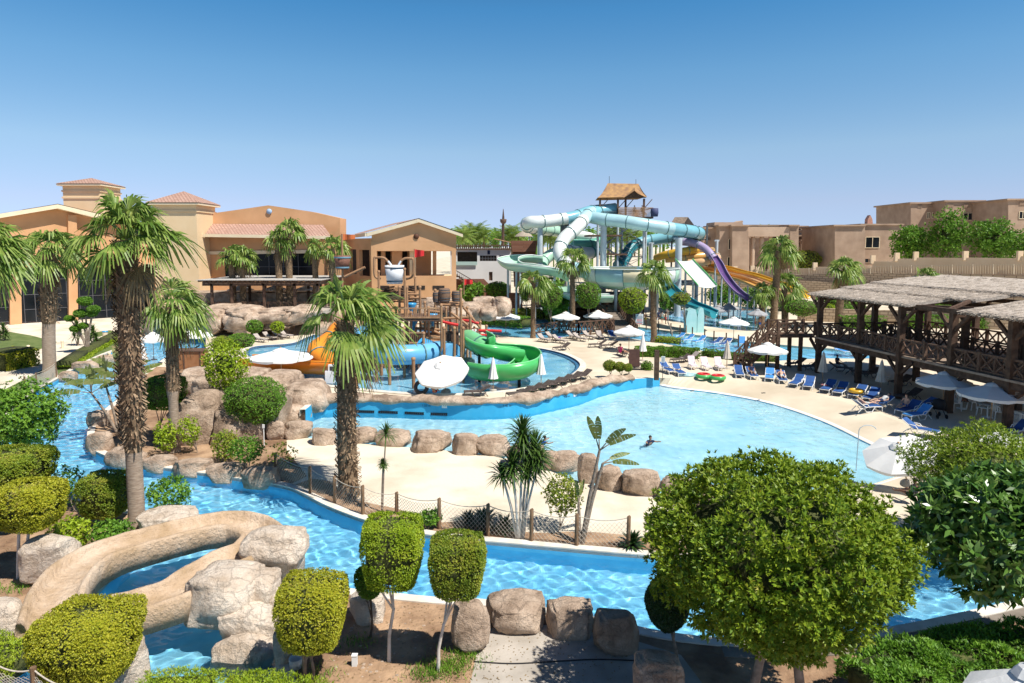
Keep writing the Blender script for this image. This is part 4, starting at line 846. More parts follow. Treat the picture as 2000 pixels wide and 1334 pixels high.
def multi_rock(label, parts, m, name='boulder', group=None, Y0=None, rg=.13):
    mb = MB(); c0 = None
    for k, (x0, y0, x1, y1, Y, dp, sd) in enumerate(parts):
        zc = (R(1000, y0, Y).z + R(1000, y1, Y).z) / 2; s = SC((y0 + y1) / 2, Y); c = Vector((((x0 + x1) / 2 - 1000) * s, Y, zc)); c0 = c0 or Vector((c.x, c.y, 0))
        rock_into(mb, c - c0, ((x1 - x0) * s * 1.04, dp, (y1 - y0) * s * 1.05), sd, .42, rg, 0, 4)
    return mb.build(name, m, loc=c0, label=label, cat='rock', group=group)
multi_rock('mushroom-shaped pale rock with an overhanging head standing in the river', [(480,1036,594,1096,22.6,1.7,3.3), (525,1075,592,1150,22.9,1.2,9.1)], M_rockp, group=g)
multi_rock('tall pale rock column with a jutting top and a hollow in its right side', [(366,1112,512,1205,20.2,1.9,4.4), (455,1115,545,1200,20.6,1.3,5.9), (432,1185,528,1262,19.6,1.2,6.1), (424,1238,545,1330,19.0,1.3,8.2), (470,1205,548,1300,19.4,1.0,2.8)], M_rockp, group=g)
M_slide_rock = rockmat('slide_cement', (0.50, 0.35, 0.21), (0.64, 0.47, 0.32), (0.74, 0.58, 0.43), .7, 0.0)
def sweep(mb, path, prof, mi=0, smooth=True, closed_prof=True, jitter=0.0, ends=True):
    P = [Vector(p) for p in path]; vs = []; n = len(P); k = len(prof)
    for i, p in enumerate(P):
        t = P[min(i + 1, n - 1)] - P[max(i - 1, 0)]; t.z = 0; t.normalize(); s = Vector((t.y, -t.x, 0))
        for (a, b) in prof:
            q = p + s * a + Vector((0, 0, b))
            if jitter: q += Vector((noise.noise(q * 1.7), noise.noise(q * 1.7 + Vector((9, 0, 0))), noise.noise(q * 1.9 + Vector((0, 9, 0))))) * jitter
            vs.append(q)
    fs = []; m = k if closed_prof else k - 1
    for i in range(n - 1):
        for j in range(m): a = i * k + j; b = i * k + (j + 1) % k; fs.append((a, b, b + k, a + k))
    if ends and closed_prof: fs += [tuple(range(k)), tuple(range((n - 1) * k, n * k))[::-1]]
    return mb.add(vs, fs, mi, smooth)
prof = [(-.78,-.55),(-.78,.0),(-.76,.20),(-.70,.27),(-.62,.26),(-.56,.18),(-.50,.0),(-.3,-.06),(.3,-.06),(.50,.0),(.56,.18),(.62,.26),(.70,.27),(.76,.20),(.78,.0),(.78,-.55)]
up = smooth_poly([G(x, y, z) for x, y, z in [(95,1225,.5),(112,1165,.7),(150,1115,.8),(215,1080,.8),(310,1052,.75),(400,1030,.7),(465,1026,.62),(512,1046,.55),(492,1078,.5),(440,1102,.45),(392,1130,.4),(340,1162,.35),(275,1184,.3),(215,1200,.25)]], 8)
root = empty('rock_slide', (up[0].x, up[0].y, 0), 0, 'sand-coloured cement water slide that bends back over the river between pale rocks', 'water slide')
mb = MB(); n_ = len(up); sweep(mb, [p - Vector((up[0].x, up[0].y, 0)) for p in up], prof, jitter=.03, smooth=True); mb.build('channel', M_slide_rock, root)
mb = MB()
mb.build('x', M_slide_rock) if False else None
# island mound
g = 'rocks of the island mound'
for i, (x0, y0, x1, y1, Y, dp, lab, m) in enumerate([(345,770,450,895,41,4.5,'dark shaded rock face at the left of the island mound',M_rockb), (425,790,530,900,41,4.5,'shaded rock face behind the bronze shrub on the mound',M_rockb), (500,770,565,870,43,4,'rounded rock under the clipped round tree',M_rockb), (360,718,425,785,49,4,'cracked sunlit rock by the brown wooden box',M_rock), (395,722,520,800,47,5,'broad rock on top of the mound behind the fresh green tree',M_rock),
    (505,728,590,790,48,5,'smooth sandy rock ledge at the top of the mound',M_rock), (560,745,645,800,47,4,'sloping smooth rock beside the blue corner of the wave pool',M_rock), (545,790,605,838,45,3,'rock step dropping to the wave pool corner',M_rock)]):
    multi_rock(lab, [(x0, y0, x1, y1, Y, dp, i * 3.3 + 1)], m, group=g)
g = 'low rocks edging the river bend'
for i, (x0, y0, x1, y1, lab) in enumerate([(172,795,215,842,'rounded bank rock at the river bend by the bird-of-paradise'), (172,838,222,892,'bank rock at the tip of the river bend'), (210,868,285,915,'low bank rock crossing behind the tallest palm trunk'), (278,885,345,925,'long low bank rock right of the tallest palm trunk'), (338,892,415,935,'grey-stained bank rock under the slim palm'), (405,900,482,945,'bank rock with a flat lit top'), (474,905,545,958,'last bank rock before the rope fence'),
    (190,690,235,712,'low pale bank rock below the clipped hedge end'), (140,702,195,728,'low pale bank rock in the middle of the hedge foot'), (112,722,150,745,'low pale bank rock by the left rope fence')]):
    rock_px(x0, y0, x1, y1, lab, z0=LOW - .3, m=M_rock, group=g, deep=.6, boxy=.5, rough=.12, rz=.2 * math.sin(i * 2), sink=.3)
# rock rim above the wave pool wall
ridx = list(range(2, 37)); rim = offset_line(wl_wall, .38); mb = MB(); c0 = Vector((rim[2].x, rim[2].y, 0)); rp = [Vector((rim[i].x, rim[i].y, wtop[i] - .02)) - c0 for i in ridx]; rp = smooth_poly(rp, 4); vs = []; K = 12
for i, p in enumerate(rp):
    t = rp[min(i + 1, len(rp) - 1)] - rp[max(i - 1, 0)]; t.z = 0; t.normalize(); s = Vector((t.y, -t.x, 0))
    for k in range(K):
        a = 2 * math.pi * k / K; q = p + s * (.62 * math.cos(a)) + Vector((0, 0, .27 * math.sin(a) + .05)); w = q + c0
        vs.append(q + (s * math.cos(a) * .25 + Vector((0, 0, math.sin(a) * .28))) * (noise.noise(w * .55) + .6 * noise.noise(w * 1.7)))
fs = [(i * K + k, i * K + (k + 1) % K, (i + 1) * K + (k + 1) % K, (i + 1) * K + k) for i in range(len(rp) - 1) for k in range(K)]
mb.add(vs, fs, 0, True); mb.add(vs[:K], [tuple(range(K))]); mb.add(vs[-K:], [tuple(range(K))])
mb.build('rock_ledge', M_rock, loc=c0, label='long low ridge of sandy rock along the top of the blue wave pool wall', cat='rock ledge')
# wave grilles and plates on the wall: (they follow the wall)
def on_wave_wall(px, z, out=.012):
    """point and tangent on the pool wall face seen at column px"""
    for i in range(len(wl_wall) - 1):
        a, b = wl_wall[i], wl_wall[i + 1]; ta = 1000 + F * a.x / a.y; tb = 1000 + F * b.x / b.y
        if ta <= px <= tb:
            f = (px - ta) / (tb - ta); p = a.lerp(b, f); t = Vector((b.x - a.x, b.y - a.y, 0)).normalized(); return Vector((p.x, p.y, z)) + Vector((t.y, -t.x, 0)) * out, t
    return None
M_black = mat('black_grille', (0.012, 0.012, 0.014)); M_dkgrey = mat('dark_grey_plastic', (0.05, 0.05, 0.055), rough=.5)
for i, (a_, b_) in enumerate([(690,727),(734,774),(786,826),(838,872)]):
    p, t = on_wave_wall((a_ + b_) / 2, LOW + .14, .05); L = (b_ - a_) * p.y / F; mb = MB()
    for k in range(9): mb.box((0, 0, 0) + Vector((0, 0, 0)) if False else tuple(t * ((k - 4) / 9 * L)), (L / 9 * .8, .05, .17), math.atan2(t.y, t.x))
    mb.box((0, 0, .08), (L, .04, .02), math.atan2(t.y, t.x)); mb.box((0, 0, -.08), (L, .04, .02), math.atan2(t.y, t.x))
    mb.build('wave_grille', M_black, loc=p, label=['leftmost','second','third','rightmost'][i] + ' black grille at the waterline of the wave pool wall', cat='grille', group='wave grilles')
M_sign = mat('sign_white', (0.78, 0.78, 0.76), (0.72, 0.72, 0.70), 4)
M_ink = mat('sign_ink', (0.02, 0.03, 0.08)); M_red = mat('red_paint', (0.55, 0.02, 0.02), (0.62, 0.03, 0.03), 3, .45)
def text_obj(txt, size, loc, rot, m, name='lettering', parent=None, ext=.004, align='CENTER'):
    c = bpy.data.curves.new(name, 'FONT'); c.body = txt; c.size = size; c.extrude = ext; c.align_x = align; c.align_y = 'CENTER'
    o = bpy.data.objects.new(name, c); COL.objects.link(o); dg = bpy.context.evaluated_depsgraph_get(); me = bpy.data.meshes.new_from_object(o.evaluated_get(dg)); bpy.data.objects.remove(o)
    me.materials.clear(); me.materials.append(m); o = bpy.data.objects.new(name, me); COL.objects.link(o); o.location = loc; o.rotation_euler = rot
    if parent: o.parent = parent
    return o
for i, px in enumerate([866, 1032, 1124]):
    p, t = on_wave_wall(px, .16, .06); rz = math.atan2(t.y, t.x); r = empty('depth_sign', p, rz, ['leftmost square white depth plate on the blue wave pool wall', 'middle square white depth plate on the blue wave pool wall', 'rightmost square white depth plate on the blue wave pool wall'][i], 'sign', 'depth plates')
    mb = MB(); mb.box((0, 0, 0), (.36, .02, .36)); mb.build('plate', M_sign, r); text_obj('1.5', .17, (0, -.013, 0), (math.pi / 2, 0, 0), M_ink, 'number', r)
ordn0 = ['first','second','third','fourth','fifth','sixth']
for i, (px, tx) in enumerate([(830,'1.50 m'), (990,'1.40 m'), (1067,'1.20 m'), (1108,'1.00 m'), (1140,'0.80 m'), (1175,'0.60 m')]):
    p, t = on_wave_wall(px, .10, .05); o = text_obj(tx, .22, p, (math.pi / 2, 0, math.atan2(t.y, t.x)), M_ink, 'depth_marking'); tag(o, 'painted dark depth figures on the wave pool wall, %s from the left' % ordn0[i], 'marking', 'painted depth figures')
# ------------------------------------------------------------------ rope fence
M_post = mat('wood_post', (0.13, 0.075, 0.04), (0.24, 0.15, 0.085), 4, .9, .5, 12, stretch=(4, 4, .7))
M_rope = mat('rope', (0.42, 0.36, 0.28), (0.56, 0.50, 0.42), 20, .95)
fp = [(539,884,934),(606,911,965),(654,930,984),(709,948,1006),(775,961,1003),(858,973,1033),(953,984,1046),(1038,994,1058),(1126,1004,1067),(1227,1008,1071)]
fpts = []
ordn = ['first','second','third','fourth','fifth','sixth','seventh','eighth','ninth','tenth']
for i, (x, yt, yb) in enumerate(fp):
    b = G(x, yb, LOW); h = R(x, yt, b.y).z - LOW; mb = MB(); mb.tube([(0, 0, -.1), (0, 0, h * .5), (0.01, 0, h - .02), (0, 0, h)], [.085, .08, .075, .06], 8)
    mb.build('fence_post', M_post, loc=b, label='%s wooden post from the left in the rope fence above the river' % ordn[i], cat='post', group='posts of the rope fence'); fpts.append((b, h))
def net(mb, a, ha, b, hb, cell=.17):
    L = (b - a).length; nx = max(3, int(L / cell)); nz = 5
    def P(u, v):
        sag = .16 * 4 * u * (1 - u); h = ha * (1 - u) + hb * u
        return a.lerp(b, u) + Vector((0, 0, .05 + v * (h - .16 - sag - .05))) + Vector((0, -.03 * math.sin(v * 3), 0))
    for i in range(-nz, nx + nz):
        for sg in (1, -1):
            pp = []
            for k in range(nz + 1):
                u = (i + sg * k) / nx if sg > 0 else (i + nz - k) / nx
                if -1e-6 <= u <= 1 + 1e-6: pp.append(P(min(max(u, 0), 1), k / nz))
            if len(pp) > 1: mb.tube(pp, .0075, 3, 0, False, False)
def rope(mb, a, ha, b, hb, z=.06, sag=.16, r=.018):
    mb.tube([a.lerp(b, u) + Vector((0, 0, (ha * (1 - u) + hb * u) - z - sag * 4 * u * (1 - u))) for u in [k / 8 for k in range(9)]], r, 5)
nroot = empty('rope_net', fpts[0][0], 0, 'sagging cream rope and diamond netting strung between the river fence posts', 'netting')
for (a, ha), (b, hb) in zip(fpts[:-1], fpts[1:]):
    o0 = fpts[0][0]; mb = MB(); net(mb, a - o0, ha, b - o0, hb); mb.build('net_panel', M_rope, nroot, kind='stuff'); mb = MB(); rope(mb, a - o0, ha, b - o0, hb); mb.build('top_rope', M_rope, nroot)
for nm, pts, labs, nl in (('left', [(50,772,735),(72,762,728),(110,738,708)], ['post of the short lawn fence at its left','middle post of the short lawn fence','tall right post of the short lawn fence'], 'short netted rope fence on the lawn strip left'),
                ('corner', [(-10,1345,1290),(68,1352,1303),(150,1385,1338)], ['post beyond the bottom left corner netting','dark wooden post holding the bottom left netting','post below the bottom left netting'], 'pale rope netting across the bottom left corner')):
    q = []
    for (x, yb, yt), lab in zip(pts, labs):
        z0 = LOW if nm == 'left' else .6; b = G(x, yb, z0); h = R(x, yt, b.y).z - z0; mb = MB(); mb.tube([(0, 0, -1.0 if nm == 'corner' else -.1), (0, 0, h)], .07, 8); mb.build('fence_post', M_post, loc=b, label=lab, cat='post', group='posts of the small fences'); q.append((b, h))
    nr = empty('rope_net', q[0][0], 0, nl, 'netting')
    for (a, ha), (b, hb) in zip(q[:-1], q[1:]):
        mb = MB(); net(mb, a - q[0][0], ha, b - q[0][0], hb, .13); mb.build('net_panel', M_rope, nr, kind='stuff'); mb = MB(); rope(mb, a - q[0][0], ha, b - q[0][0], hb, sag=.12, r=.02); mb.build('top_rope', M_rope, nr)
# pavement cable, bucket, little marker posts, wall behind the right near bank
mb = MB(); mb.tube(smooth_poly([G(x, y, LOW + .03) for x, y in [(925,1292),(1000,1296),(1080,1292),(1160,1288),(1240,1290)]], 4), .018, 5); mb.build('cable', M_black, label='black cable lying across the grey paving', cat='cable')
mb = MB(); mb.lathe((0, 0, 0), [(.0, .02), (.15, .02), (.19, .3), (.17, .3), (.13, .04), (.0, .04)], 16); mb.build('bucket', M_white, loc=G(578,1305,LOW), label='white plastic bucket at the foot of the round bronze tree', cat='bucket')
mb = MB(); mb.box((0, 0, .15), (.14, .12, .3)); mb.box((0, 0, .31), (.16, .14, .03)); mb.build('junction_box', M_sign, loc=G(693,1300,LOW), label='small white box on the soil beneath the square topiary', cat='box')
mb = MB(); mb.tube([(0, 0, 0), (0, 0, 1.3)], .03, 6); mb.box((0, -.02, 1.2), (.12, .06, .22)); mb.build('garden_lamp', M_sign, loc=G(516,872,LOW), label='slender white garden lamp post beside the clipped round tree', cat='lamp')
M_kerbd = mat('kerb_dark', (0.16, 0.13, 0.10), (0.26, 0.22, 0.18), 1.5, .95, .4, 8)
rw = [p for p in near_bank[2:26]]; rwo = offset_line(rw, .42); k = 8
if inside(rwo[k].x, rwo[k].y, river_poly): rwo = offset_line(rw, -.42); rw2 = offset_line(rw, -.9)
else: rw2 = offset_line(rw, .9)
mb = MB(); ribbon(mb, rwo, rw2, LOW + .03, LOW + .03); ribbon(mb, rw2, rw2, LOW + .03, LOW); mb.build('bank_kerb', M_kerbd, kind='structure')
# ================================================================== buildings
M_st = mat('stucco_orange', (0.56, 0.31, 0.15), (0.68, 0.385, 0.20), .3, .9, .2, 3, detail=10)
M_sty = mat('stucco_cream', (0.72, 0.53, 0.31), (0.76, 0.58, 0.36), .4, .9, .1, 3)
M_trim = mat('trim_cream', (0.76, 0.62, 0.42), (0.80, 0.68, 0.48), 1, .8)
M_glass = mat('dark_glass', (0.006, 0.008, 0.010), (0.02, 0.024, 0.03), .25, .12, spec=.15, detail=6)
M_mull = mat('mullion', (0.13, 0.13, 0.14), rough=.5)
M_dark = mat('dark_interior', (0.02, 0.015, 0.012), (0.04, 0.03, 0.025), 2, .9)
M_tile = brickmat('roof_tiles', (0.56, 0.36, 0.28), (0.47, 0.28, 0.21), (0.20, 0.11, 0.08), 1, .5, .34, .045, .85, bump=.9)
M_wood = mat('brown_timber', (0.075, 0.042, 0.028), (0.17, 0.10, 0.065), 3, .85, .5, 10, stretch=(5, 5, 1))
M_woodd = mat('dark_timber', (0.055, 0.030, 0.018), (0.115, 0.065, 0.040), 3, .85, .5, 10)
M_woodl = mat('light_timber', (0.36, 0.20, 0.10), (0.50, 0.30, 0.16), 3, .8, .4, 10)
M_slat = mat('grey_slats', (0.42, 0.39, 0.35), (0.60, 0.57, 0.52), 2, .9, .6, 6, stretch=(1, 12, 1))
def Nrm(D): return Vector((D.y, -D.x, 0))
def wallpoly(mb, O, D, pix, off=0, th=.4, mi=0):
    """polygon given in photo pixels, lying on the wall plane moved off metres outwards, th thick"""
    N = Nrm(D); O2 = O + N * off; q = [onwall(x, y, O2, D) for x, y in pix]
    f = [Vector((O2.x + D.x * u, O2.y + D.y * u, z)) for u, z in q]; b = [p - N * th for p in f]; n = len(f)
    a = sum(q[i][0] * q[(i + 1) % n][1] - q[(i + 1) % n][0] * q[i][1] for i in range(n))
    fr = tuple(range(n)) if a > 0 else tuple(range(n))[::-1]
    mb.add(f + b, [fr, tuple(i + n for i in fr[::-1])] + [(i, (i + 1) % n, (i + 1) % n + n, i + n) for i in range(n)], mi)
def wallholes(mb, O, D, rect, holes, off=0, th=.4, mi=0):
    N = Nrm(D); O2 = O + N * off
    def rc(r):
        a = [onwall(x, y, O2, D) for x, y in ((r[0], r[1]), (r[2], r[1]), (r[2], r[3]), (r[0], r[3]))]
        return ((a[0][0] + a[3][0]) / 2, (a[2][1] + a[3][1]) / 2, (a[1][0] + a[2][0]) / 2, (a[0][1] + a[1][1]) / 2)
    Rr = rc(rect); H = [rc(h) for h in holes]
    us = sorted({Rr[0], Rr[2]} | {min(max(h[k], Rr[0]), Rr[2]) for h in H for k in (0, 2)}); zs = sorted({Rr[1], Rr[3]} | {min(max(h[k], Rr[1]), Rr[3]) for h in H for k in (1, 3)})
    for i in range(len(us) - 1):
        j = 0
        while j < len(zs) - 1:
            cu = (us[i] + us[i + 1]) / 2
            solid = lambda k: not any(h[0] < cu < h[2] and h[1] < (zs[k] + zs[k + 1]) / 2 < h[3] for h in H)
            if solid(j):
                k = j
                while k + 1 < len(zs) - 1 and solid(k + 1): k += 1
                c = O2 + D * cu - N * th / 2; c.z = (zs[j] + zs[k + 1]) / 2
                mb.box(c, (us[i + 1] - us[i], th, zs[k + 1] - zs[j]), math.atan2(D.y, D.x), mi); j = k + 1
            else: j += 1
    return H
def window(parent, O, D, rect, nx, nz, off=-.25, glass=None, fr=.07):
    """glass pane with its frame bars, as a window part with a frame sub-part"""
    N = Nrm(D); mb = MB(); wallpoly(mb, O, D, [(rect[0], rect[1]), (rect[2], rect[1]), (rect[2], rect[3]), (rect[0], rect[3])], off, .08); w = mb.build('window', glass or M_glass, parent)
    O2 = O + N * (off + .04); a = [onwall(x, y, O2, D) for x, y in ((rect[0], rect[1]), (rect[2], rect[3]))]; mb = MB()
    (u0, z1), (u1, z0) = a
    for i in range(nx + 1): u = u0 + (u1 - u0) * i / nx; mb.beam(O2 + D * u + Vector((0, 0, z0 - O2.z)), O2 + D * u + Vector((0, 0, z1 - O2.z)), fr)
    for j in range(nz + 1): z = z0 + (z1 - z0) * j / nz; p = O2 + D * u0; q = O2 + D * u1; mb.beam((p.x, p.y, z), (q.x, q.y, z), fr * .9)
    mb.build('frame', M_mull, w); return w
def W0(o): return o
# ---- left wing of the hotel
A = G(44, 633, LOW); Bq = Vector(((147 - 1000) / F * 106, 106, LOW)); D = Bq - A; D.z = 0; D.normalize(); O = A
wing = empty('hotel_wing', (0, 0, 0), 0, 'orange hotel wing at the left with a low gable, tall columns and dark glass walls', 'building')
mb = MB(); wallpoly(mb, O, D, [(-120,440),(113,404),(330,455),(330,515),(-120,515)], -.6, .5); mb.build('gable_wall', M_st, wing)
mb = MB(); wallpoly(mb, O, D, [(-120,437),(113,399),(206,421),(330,450),(330,458),(206,430),(113,407),(-120,446)], .9, 1.5); mb.build('fascia', M_trim, wing)
mb = MB(); N = Nrm(D)
def wp(px, py, off): 
    O2 = O + Nrm(D) * off; u, z = onwall(px, py, O2, D); return O2 + D * u + Vector((0, 0, z - O2.z))
pk, lf, rg = wp(113, 398, .95), wp(-120, 436, .95), wp(330, 449, .95); bk = -N * 25
mb.quad(lf, pk, pk + bk, lf + bk); mb.quad(pk, rg, rg + bk, pk + bk); mb.build('roof', M_tile, wing)
for i, (x0, x1) in enumerate([(18, 43), (133, 153), (302, 324), (-75,-50)]):
    mb = MB(); wallpoly(mb, O, D, [(x0, 420 if i == 1 else 500), (x1 - 3, 420 if i == 1 else 500), (x1, 634), (x0 + 2, 634)], 0, 1.0); mb.build('column', M_st, wing)
mb = MB(); wallpoly(mb, O, D, [(-120,512),(330,512),(330,522),(-120,522)], .0, 1.2); mb.build('lintel', M_st, wing)
for x0, x1, nx in ((-120, 20, 5), (42, 134, 4), (152, 304, 6)): window(wing, O, D, (x0, 518, x1, 628), nx, 4, -.8)
mb = MB(); q = [wp(-120, 633, -1.2), wp(330, 633, -1.2)]; mb.slab([q[0] + Vector((0,0,11)), q[1] + Vector((0,0,11)), q[1] - N * 22 + Vector((0,0,11)), q[0] - N * 22 + Vector((0,0,11))], .3); mb.build('flat_roof', M_st, wing)
def tower(parent, x0, x1, ytop, ycap, ybase, Y, bands, peak, depth=None, mwall=M_sty, ang=0.0):
    s = Y / F; w = (x1 - x0) * s; cx = ((x0 + x1) / 2 - 1000) * s; zt = R(1000, ycap, Y).z; zb = R(1000, ybase, Y).z; dp = depth or w
    mb = MB(); mb.box((cx, Y + dp / 2, (zt + zb) / 2), (w, dp, zt - zb)); 
    for b in bands: zz = R(1000, b, Y).z; mb.box((cx, Y + dp / 2, zz), (w + .3, dp + .3, .28))
    mb.build('tower_wall', mwall, parent)
    zp = R(1000, peak, Y).z; e = .7; a = [(cx - w / 2 - e, Y - e, zt + .1), (cx + w / 2 + e, Y - e, zt + .1), (cx + w / 2 + e, Y + dp + e, zt + .1), (cx - w / 2 - e, Y + dp + e, zt + .1)]; p = (cx, Y + dp / 2, zp)
    mb = MB(); mb.box((cx, Y + dp / 2, zt - .1), (w + 1.2, dp + 1.2, .3)); mb.build('cornice', M_trim, parent)
    mb = MB()
    for i in range(4): mb.add([a[i], a[(i + 1) % 4], p], [(0, 1, 2)])
    mb.build('tower_roof', M_tile, parent)
tower(wing, 133, 204, 346, 360, 470, 113, [373, 386], 344)
tower(wing, 304, 389, 372, 397, 640, 101, [412], 370)
# ---- middle hall
Y = 105.0; O = Vector(((388 - 1000) / F * Y, Y, 0)); D = Vector((1, 0, 0)); hall = empty('hotel_hall', (0, 0, 0), 0, 'orange hall with a wide shallow gable parapet, pink tiled lean-to roof and dark windows', 'building')
H = []
mb = MB(); wallholes(mb, O, D, (386, 452, 662, 640), [(439,494,612,548)], 0, .6); mb.build('wall', M_st, hall)
mb = MB(); wallpoly(mb, O, D, [(412,455),(412,417),(524,401),(606,413),(664,426),(664,460)], -1.5, 4.0); mb.build('gable_wall', M_st, hall)
mb = MB(); wallpoly(mb, O, D, [(386,455),(386,414),(414,414),(414,455)], -4.5, 6.0); mb.build('parapet_wall', M_st, hall)
mb = MB(); mb.slab([R(400,460,Y-2.2), R(648,463,Y-2.2), R(631,439,Y+1.4), R(413,437,Y+1.4)], .15); mb.build('lean_to_roof', M_tile, hall)
mb = MB(); mb.beam(R(384,459.5,Y-2.25), R(650,464,Y-2.25), .25, .45); mb.build('eave_beam', M_trim, hall)
mb = MB(); mb.beam(R(409,494,Y-.2), R(640,491,Y-.2), .3, .5); mb.build('cornice', M_trim, hall)
window(hall, O, D, (439,494,612,548), 6, 2, -.3)
mb = MB(); mb.lathe((0, 0, 0), [(0, 0), (.42, 0), (.42, .1), (0, .1)], 20); o = mb.build('round_vent', mat('pale_vent', (.35, .5, .7)), hall, loc=R(526,413,Y-.05+1.5-.05)); o.rotation_euler = (math.pi / 2, 0, 0)
mb = MB(); wallpoly(mb, O, D, [(640,480),(664,440),(664,640),(640,640)], .5, 1.2); mb.build('corner_pier', M_st, hall)
# ---- gable house on the right of the hotel
Y = 99.0; O = Vector(((726 - 1000) / F * Y, Y, 0)); D = Vector((1, .06, 0)).normalized(); villa = empty('gabled_pavilion', (0, 0, 0), 0, 'orange pavilion with a cream-edged gable, round vent and open arcade overlooking the splash structure', 'building')
mb = MB(); wallholes(mb, O, D, (726, 472, 891, 640), [(736,490,882,539)], 0, .6); wallpoly(mb, O, D, [(726,472.3),(726,458),(818,431),(891,456),(891,472.3)], 0, .6); mb.build('front_wall', M_st, villa)
mb = MB(); wallpoly(mb, O, D, [(716,455),(818,427),(904,457),(904,463),(818,434),(716,462)], .7, 1.1); mb.build('fascia', M_trim, villa)
O_, D_ = O, D
def wq(px, py, off):
    O2 = O_ + Nrm(D_) * off; u, z = onwall(px, py, O2, D_); return O2 + D_ * u + Vector((0, 0, z - O2.z))
pk, lf, rg = wq(818,426,.75), wq(715,454,.75), wq(905,456,.75); bkv = Vector((-8, 24, 0)).normalized() * 24
mb = MB(); mb.quad(lf, pk, pk + bkv, lf + bkv); mb.quad(pk, rg, rg + bkv, pk + bkv); mb.build('roof', M_tile, villa)
D2 = Vector((8, -13, 0)).normalized(); O2 = O - D2 * 15.2
mb = MB(); wallholes(mb, O2, D2, (663, 466, 726, 640), [(683,487,696,535),(702,488,722,539)], 0, .5); mb.build('side_wall', M_st, villa)
mb = MB(); wallpoly(mb, O2, D2, [(655,480),(724,480),(724,545),(655,545)], -2.2, .2); mb.build('side_room_shade', M_dark, villa)  # dark sheet behind the openings, painting in the shade of the room
mb = MB(); mb.beam(wq(715,458,.65), wq(715,458,.65) + bkv * .62, .3, .5); mb.build('side_fascia', M_trim, villa)
for x0, x1 in ((744,752),(765,785),(845,852)): mb = MB(); wallpoly(mb, O, D, [(x0,489),(x1,489),(x1,540),(x0,540)], -3.0, .6); mb.build('inner_column', M_st, villa)
mb = MB(); wallpoly(mb, O, D, [(800,489),(812,489),(812,540),(800,540)], -1.5, .6); mb.build('inner_column', M_sty, villa)
mb = MB(); wallpoly(mb, O, D, [(726,485),(842,485),(842,545),(726,545)], -6.5, .3); mb.build('back_wall', M_st, villa)
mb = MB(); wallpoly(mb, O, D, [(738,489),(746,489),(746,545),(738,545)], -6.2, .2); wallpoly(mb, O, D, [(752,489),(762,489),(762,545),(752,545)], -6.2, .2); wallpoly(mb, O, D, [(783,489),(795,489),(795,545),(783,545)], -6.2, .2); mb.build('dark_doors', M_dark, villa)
mb = MB(); q = [wq(726,541,-.6), wq(889,541,-.6)]; NN = Nrm(D_); mb.slab([q[0], q[1], q[1] - NN * 9, q[0] - NN * 9], .3); mb.build('terrace_floor', M_sty, villa)
mb = MB(); q = [wq(726,488,-.6), wq(889,488,-.6)]; mb.slab([q[0], q[1], q[1] - NN * 9, q[0] - NN * 9], .2); mb.build('ceiling', M_st, villa)
mb = MB(); mb.lathe((0, 0, 0), [(0, 0), (.40, 0), (.40, .06), (0, .06)], 20); o = mb.build('round_vent', mat('vent_brown', (.10, .04, .02)), villa, loc=wq(813,462,.06)); o.rotation_euler = (math.pi / 2, 0, 0)
mb = MB(); [wallpoly(mb, O, D, [(a, 558), (b, 558), (b, 566), (a, 566)], .05, .1) for a, b in ((743,760),(785,830),(845,868))]; mb.build('basement_windows', M_dark, villa)
# ---- white building with timber trellis
Y = 125.0; O = Vector(((880 - 1000) / F * Y, Y, 0)); D = Vector((1, 0, 0)); wb = empty('white_building', (0, 0, 0), 0, 'low white flat-roofed building with brown trellis and barred windows', 'building'); M_wwall = mat('white_wall', (0.72, 0.71, 0.69), (0.78, 0.77, 0.75), .5, .85)
mb = MB(); wallholes(mb, O, D, (880, 486, 998, 575), [(893,492,932,518),(937,499,970,510),(975,499,992,510),(955,531,962,548)], 0, .5); mb.build('wall', M_wwall, wb)
for r in ((937,499,970,510),(975,499,992,510)): window(wb, O, D, r, 6, 2, -.15, M_dark, .08)
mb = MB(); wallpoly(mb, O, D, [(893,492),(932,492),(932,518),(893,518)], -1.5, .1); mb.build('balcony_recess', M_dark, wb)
mb = MB(); wallpoly(mb, O, D, [(890,511),(932,511),(932,518),(890,518)], .3, .1); mb.build('balustrade', mat('pale_green_rail', (.45, .6, .55)), wb)
mb = MB(); wallpoly(mb, O, D, [(955,531),(962,531),(962,548),(955,548)], -.3, .1); mb.build('door', M_wood, wb)
mb = MB()
for k in range(30): wallpoly(mb, O, D, [(882 + k * 4, 477 + (k % 2)), (884 + k * 4, 477 + (k % 2)), (884 + k * 4, 487), (882 + k * 4, 487)], .3, .2)
wallpoly(mb, O, D, [(880,480),(1000,479),(1000,481),(880,482)], .5, .3); wallpoly(mb, O, D, [(880,485),(1000,484.5),(1000,487.5),(880,487.5)], .4, .3); mb.build('roof_trellis', M_wood, wb)
mb = MB(); mb.slab([R(880,486,125.6), R(998,486,125.6), R(998,484,150), R(880,484,150)], .2); mb.build('roof', M_wwall, wb)
mb = MB(); wallpoly(mb, O, D, [(952,489),(957,489),(957,497),(952,497)], .1, .1); mb.build('wall_plaque', M_ink, wb)
mb = MB()
for k in range(12): mb.box(R(888 + k * 4.5, 534 + k * 2.6, 121), (.5, 1.6, .22))
mb.build('x', M_wood) if False else None
st = empty('timber_stair', R(915,560,118), 0, 'brown timber stair with railing descending below the white building', 'stair'); c0 = st.location
mb = MB()
for k in range(12): mb.box(R(890 + k * 5, 537 + k * 2.9, 118) - c0, (.55, 1.6, .2))
mb.build('steps', M_wood, st); mb = MB(); mb.beam(R(890,528,117) - c0, R(950,563,117) - c0, .12); mb.beam(R(890,537,117) - c0, R(950,572,117) - c0, .12)
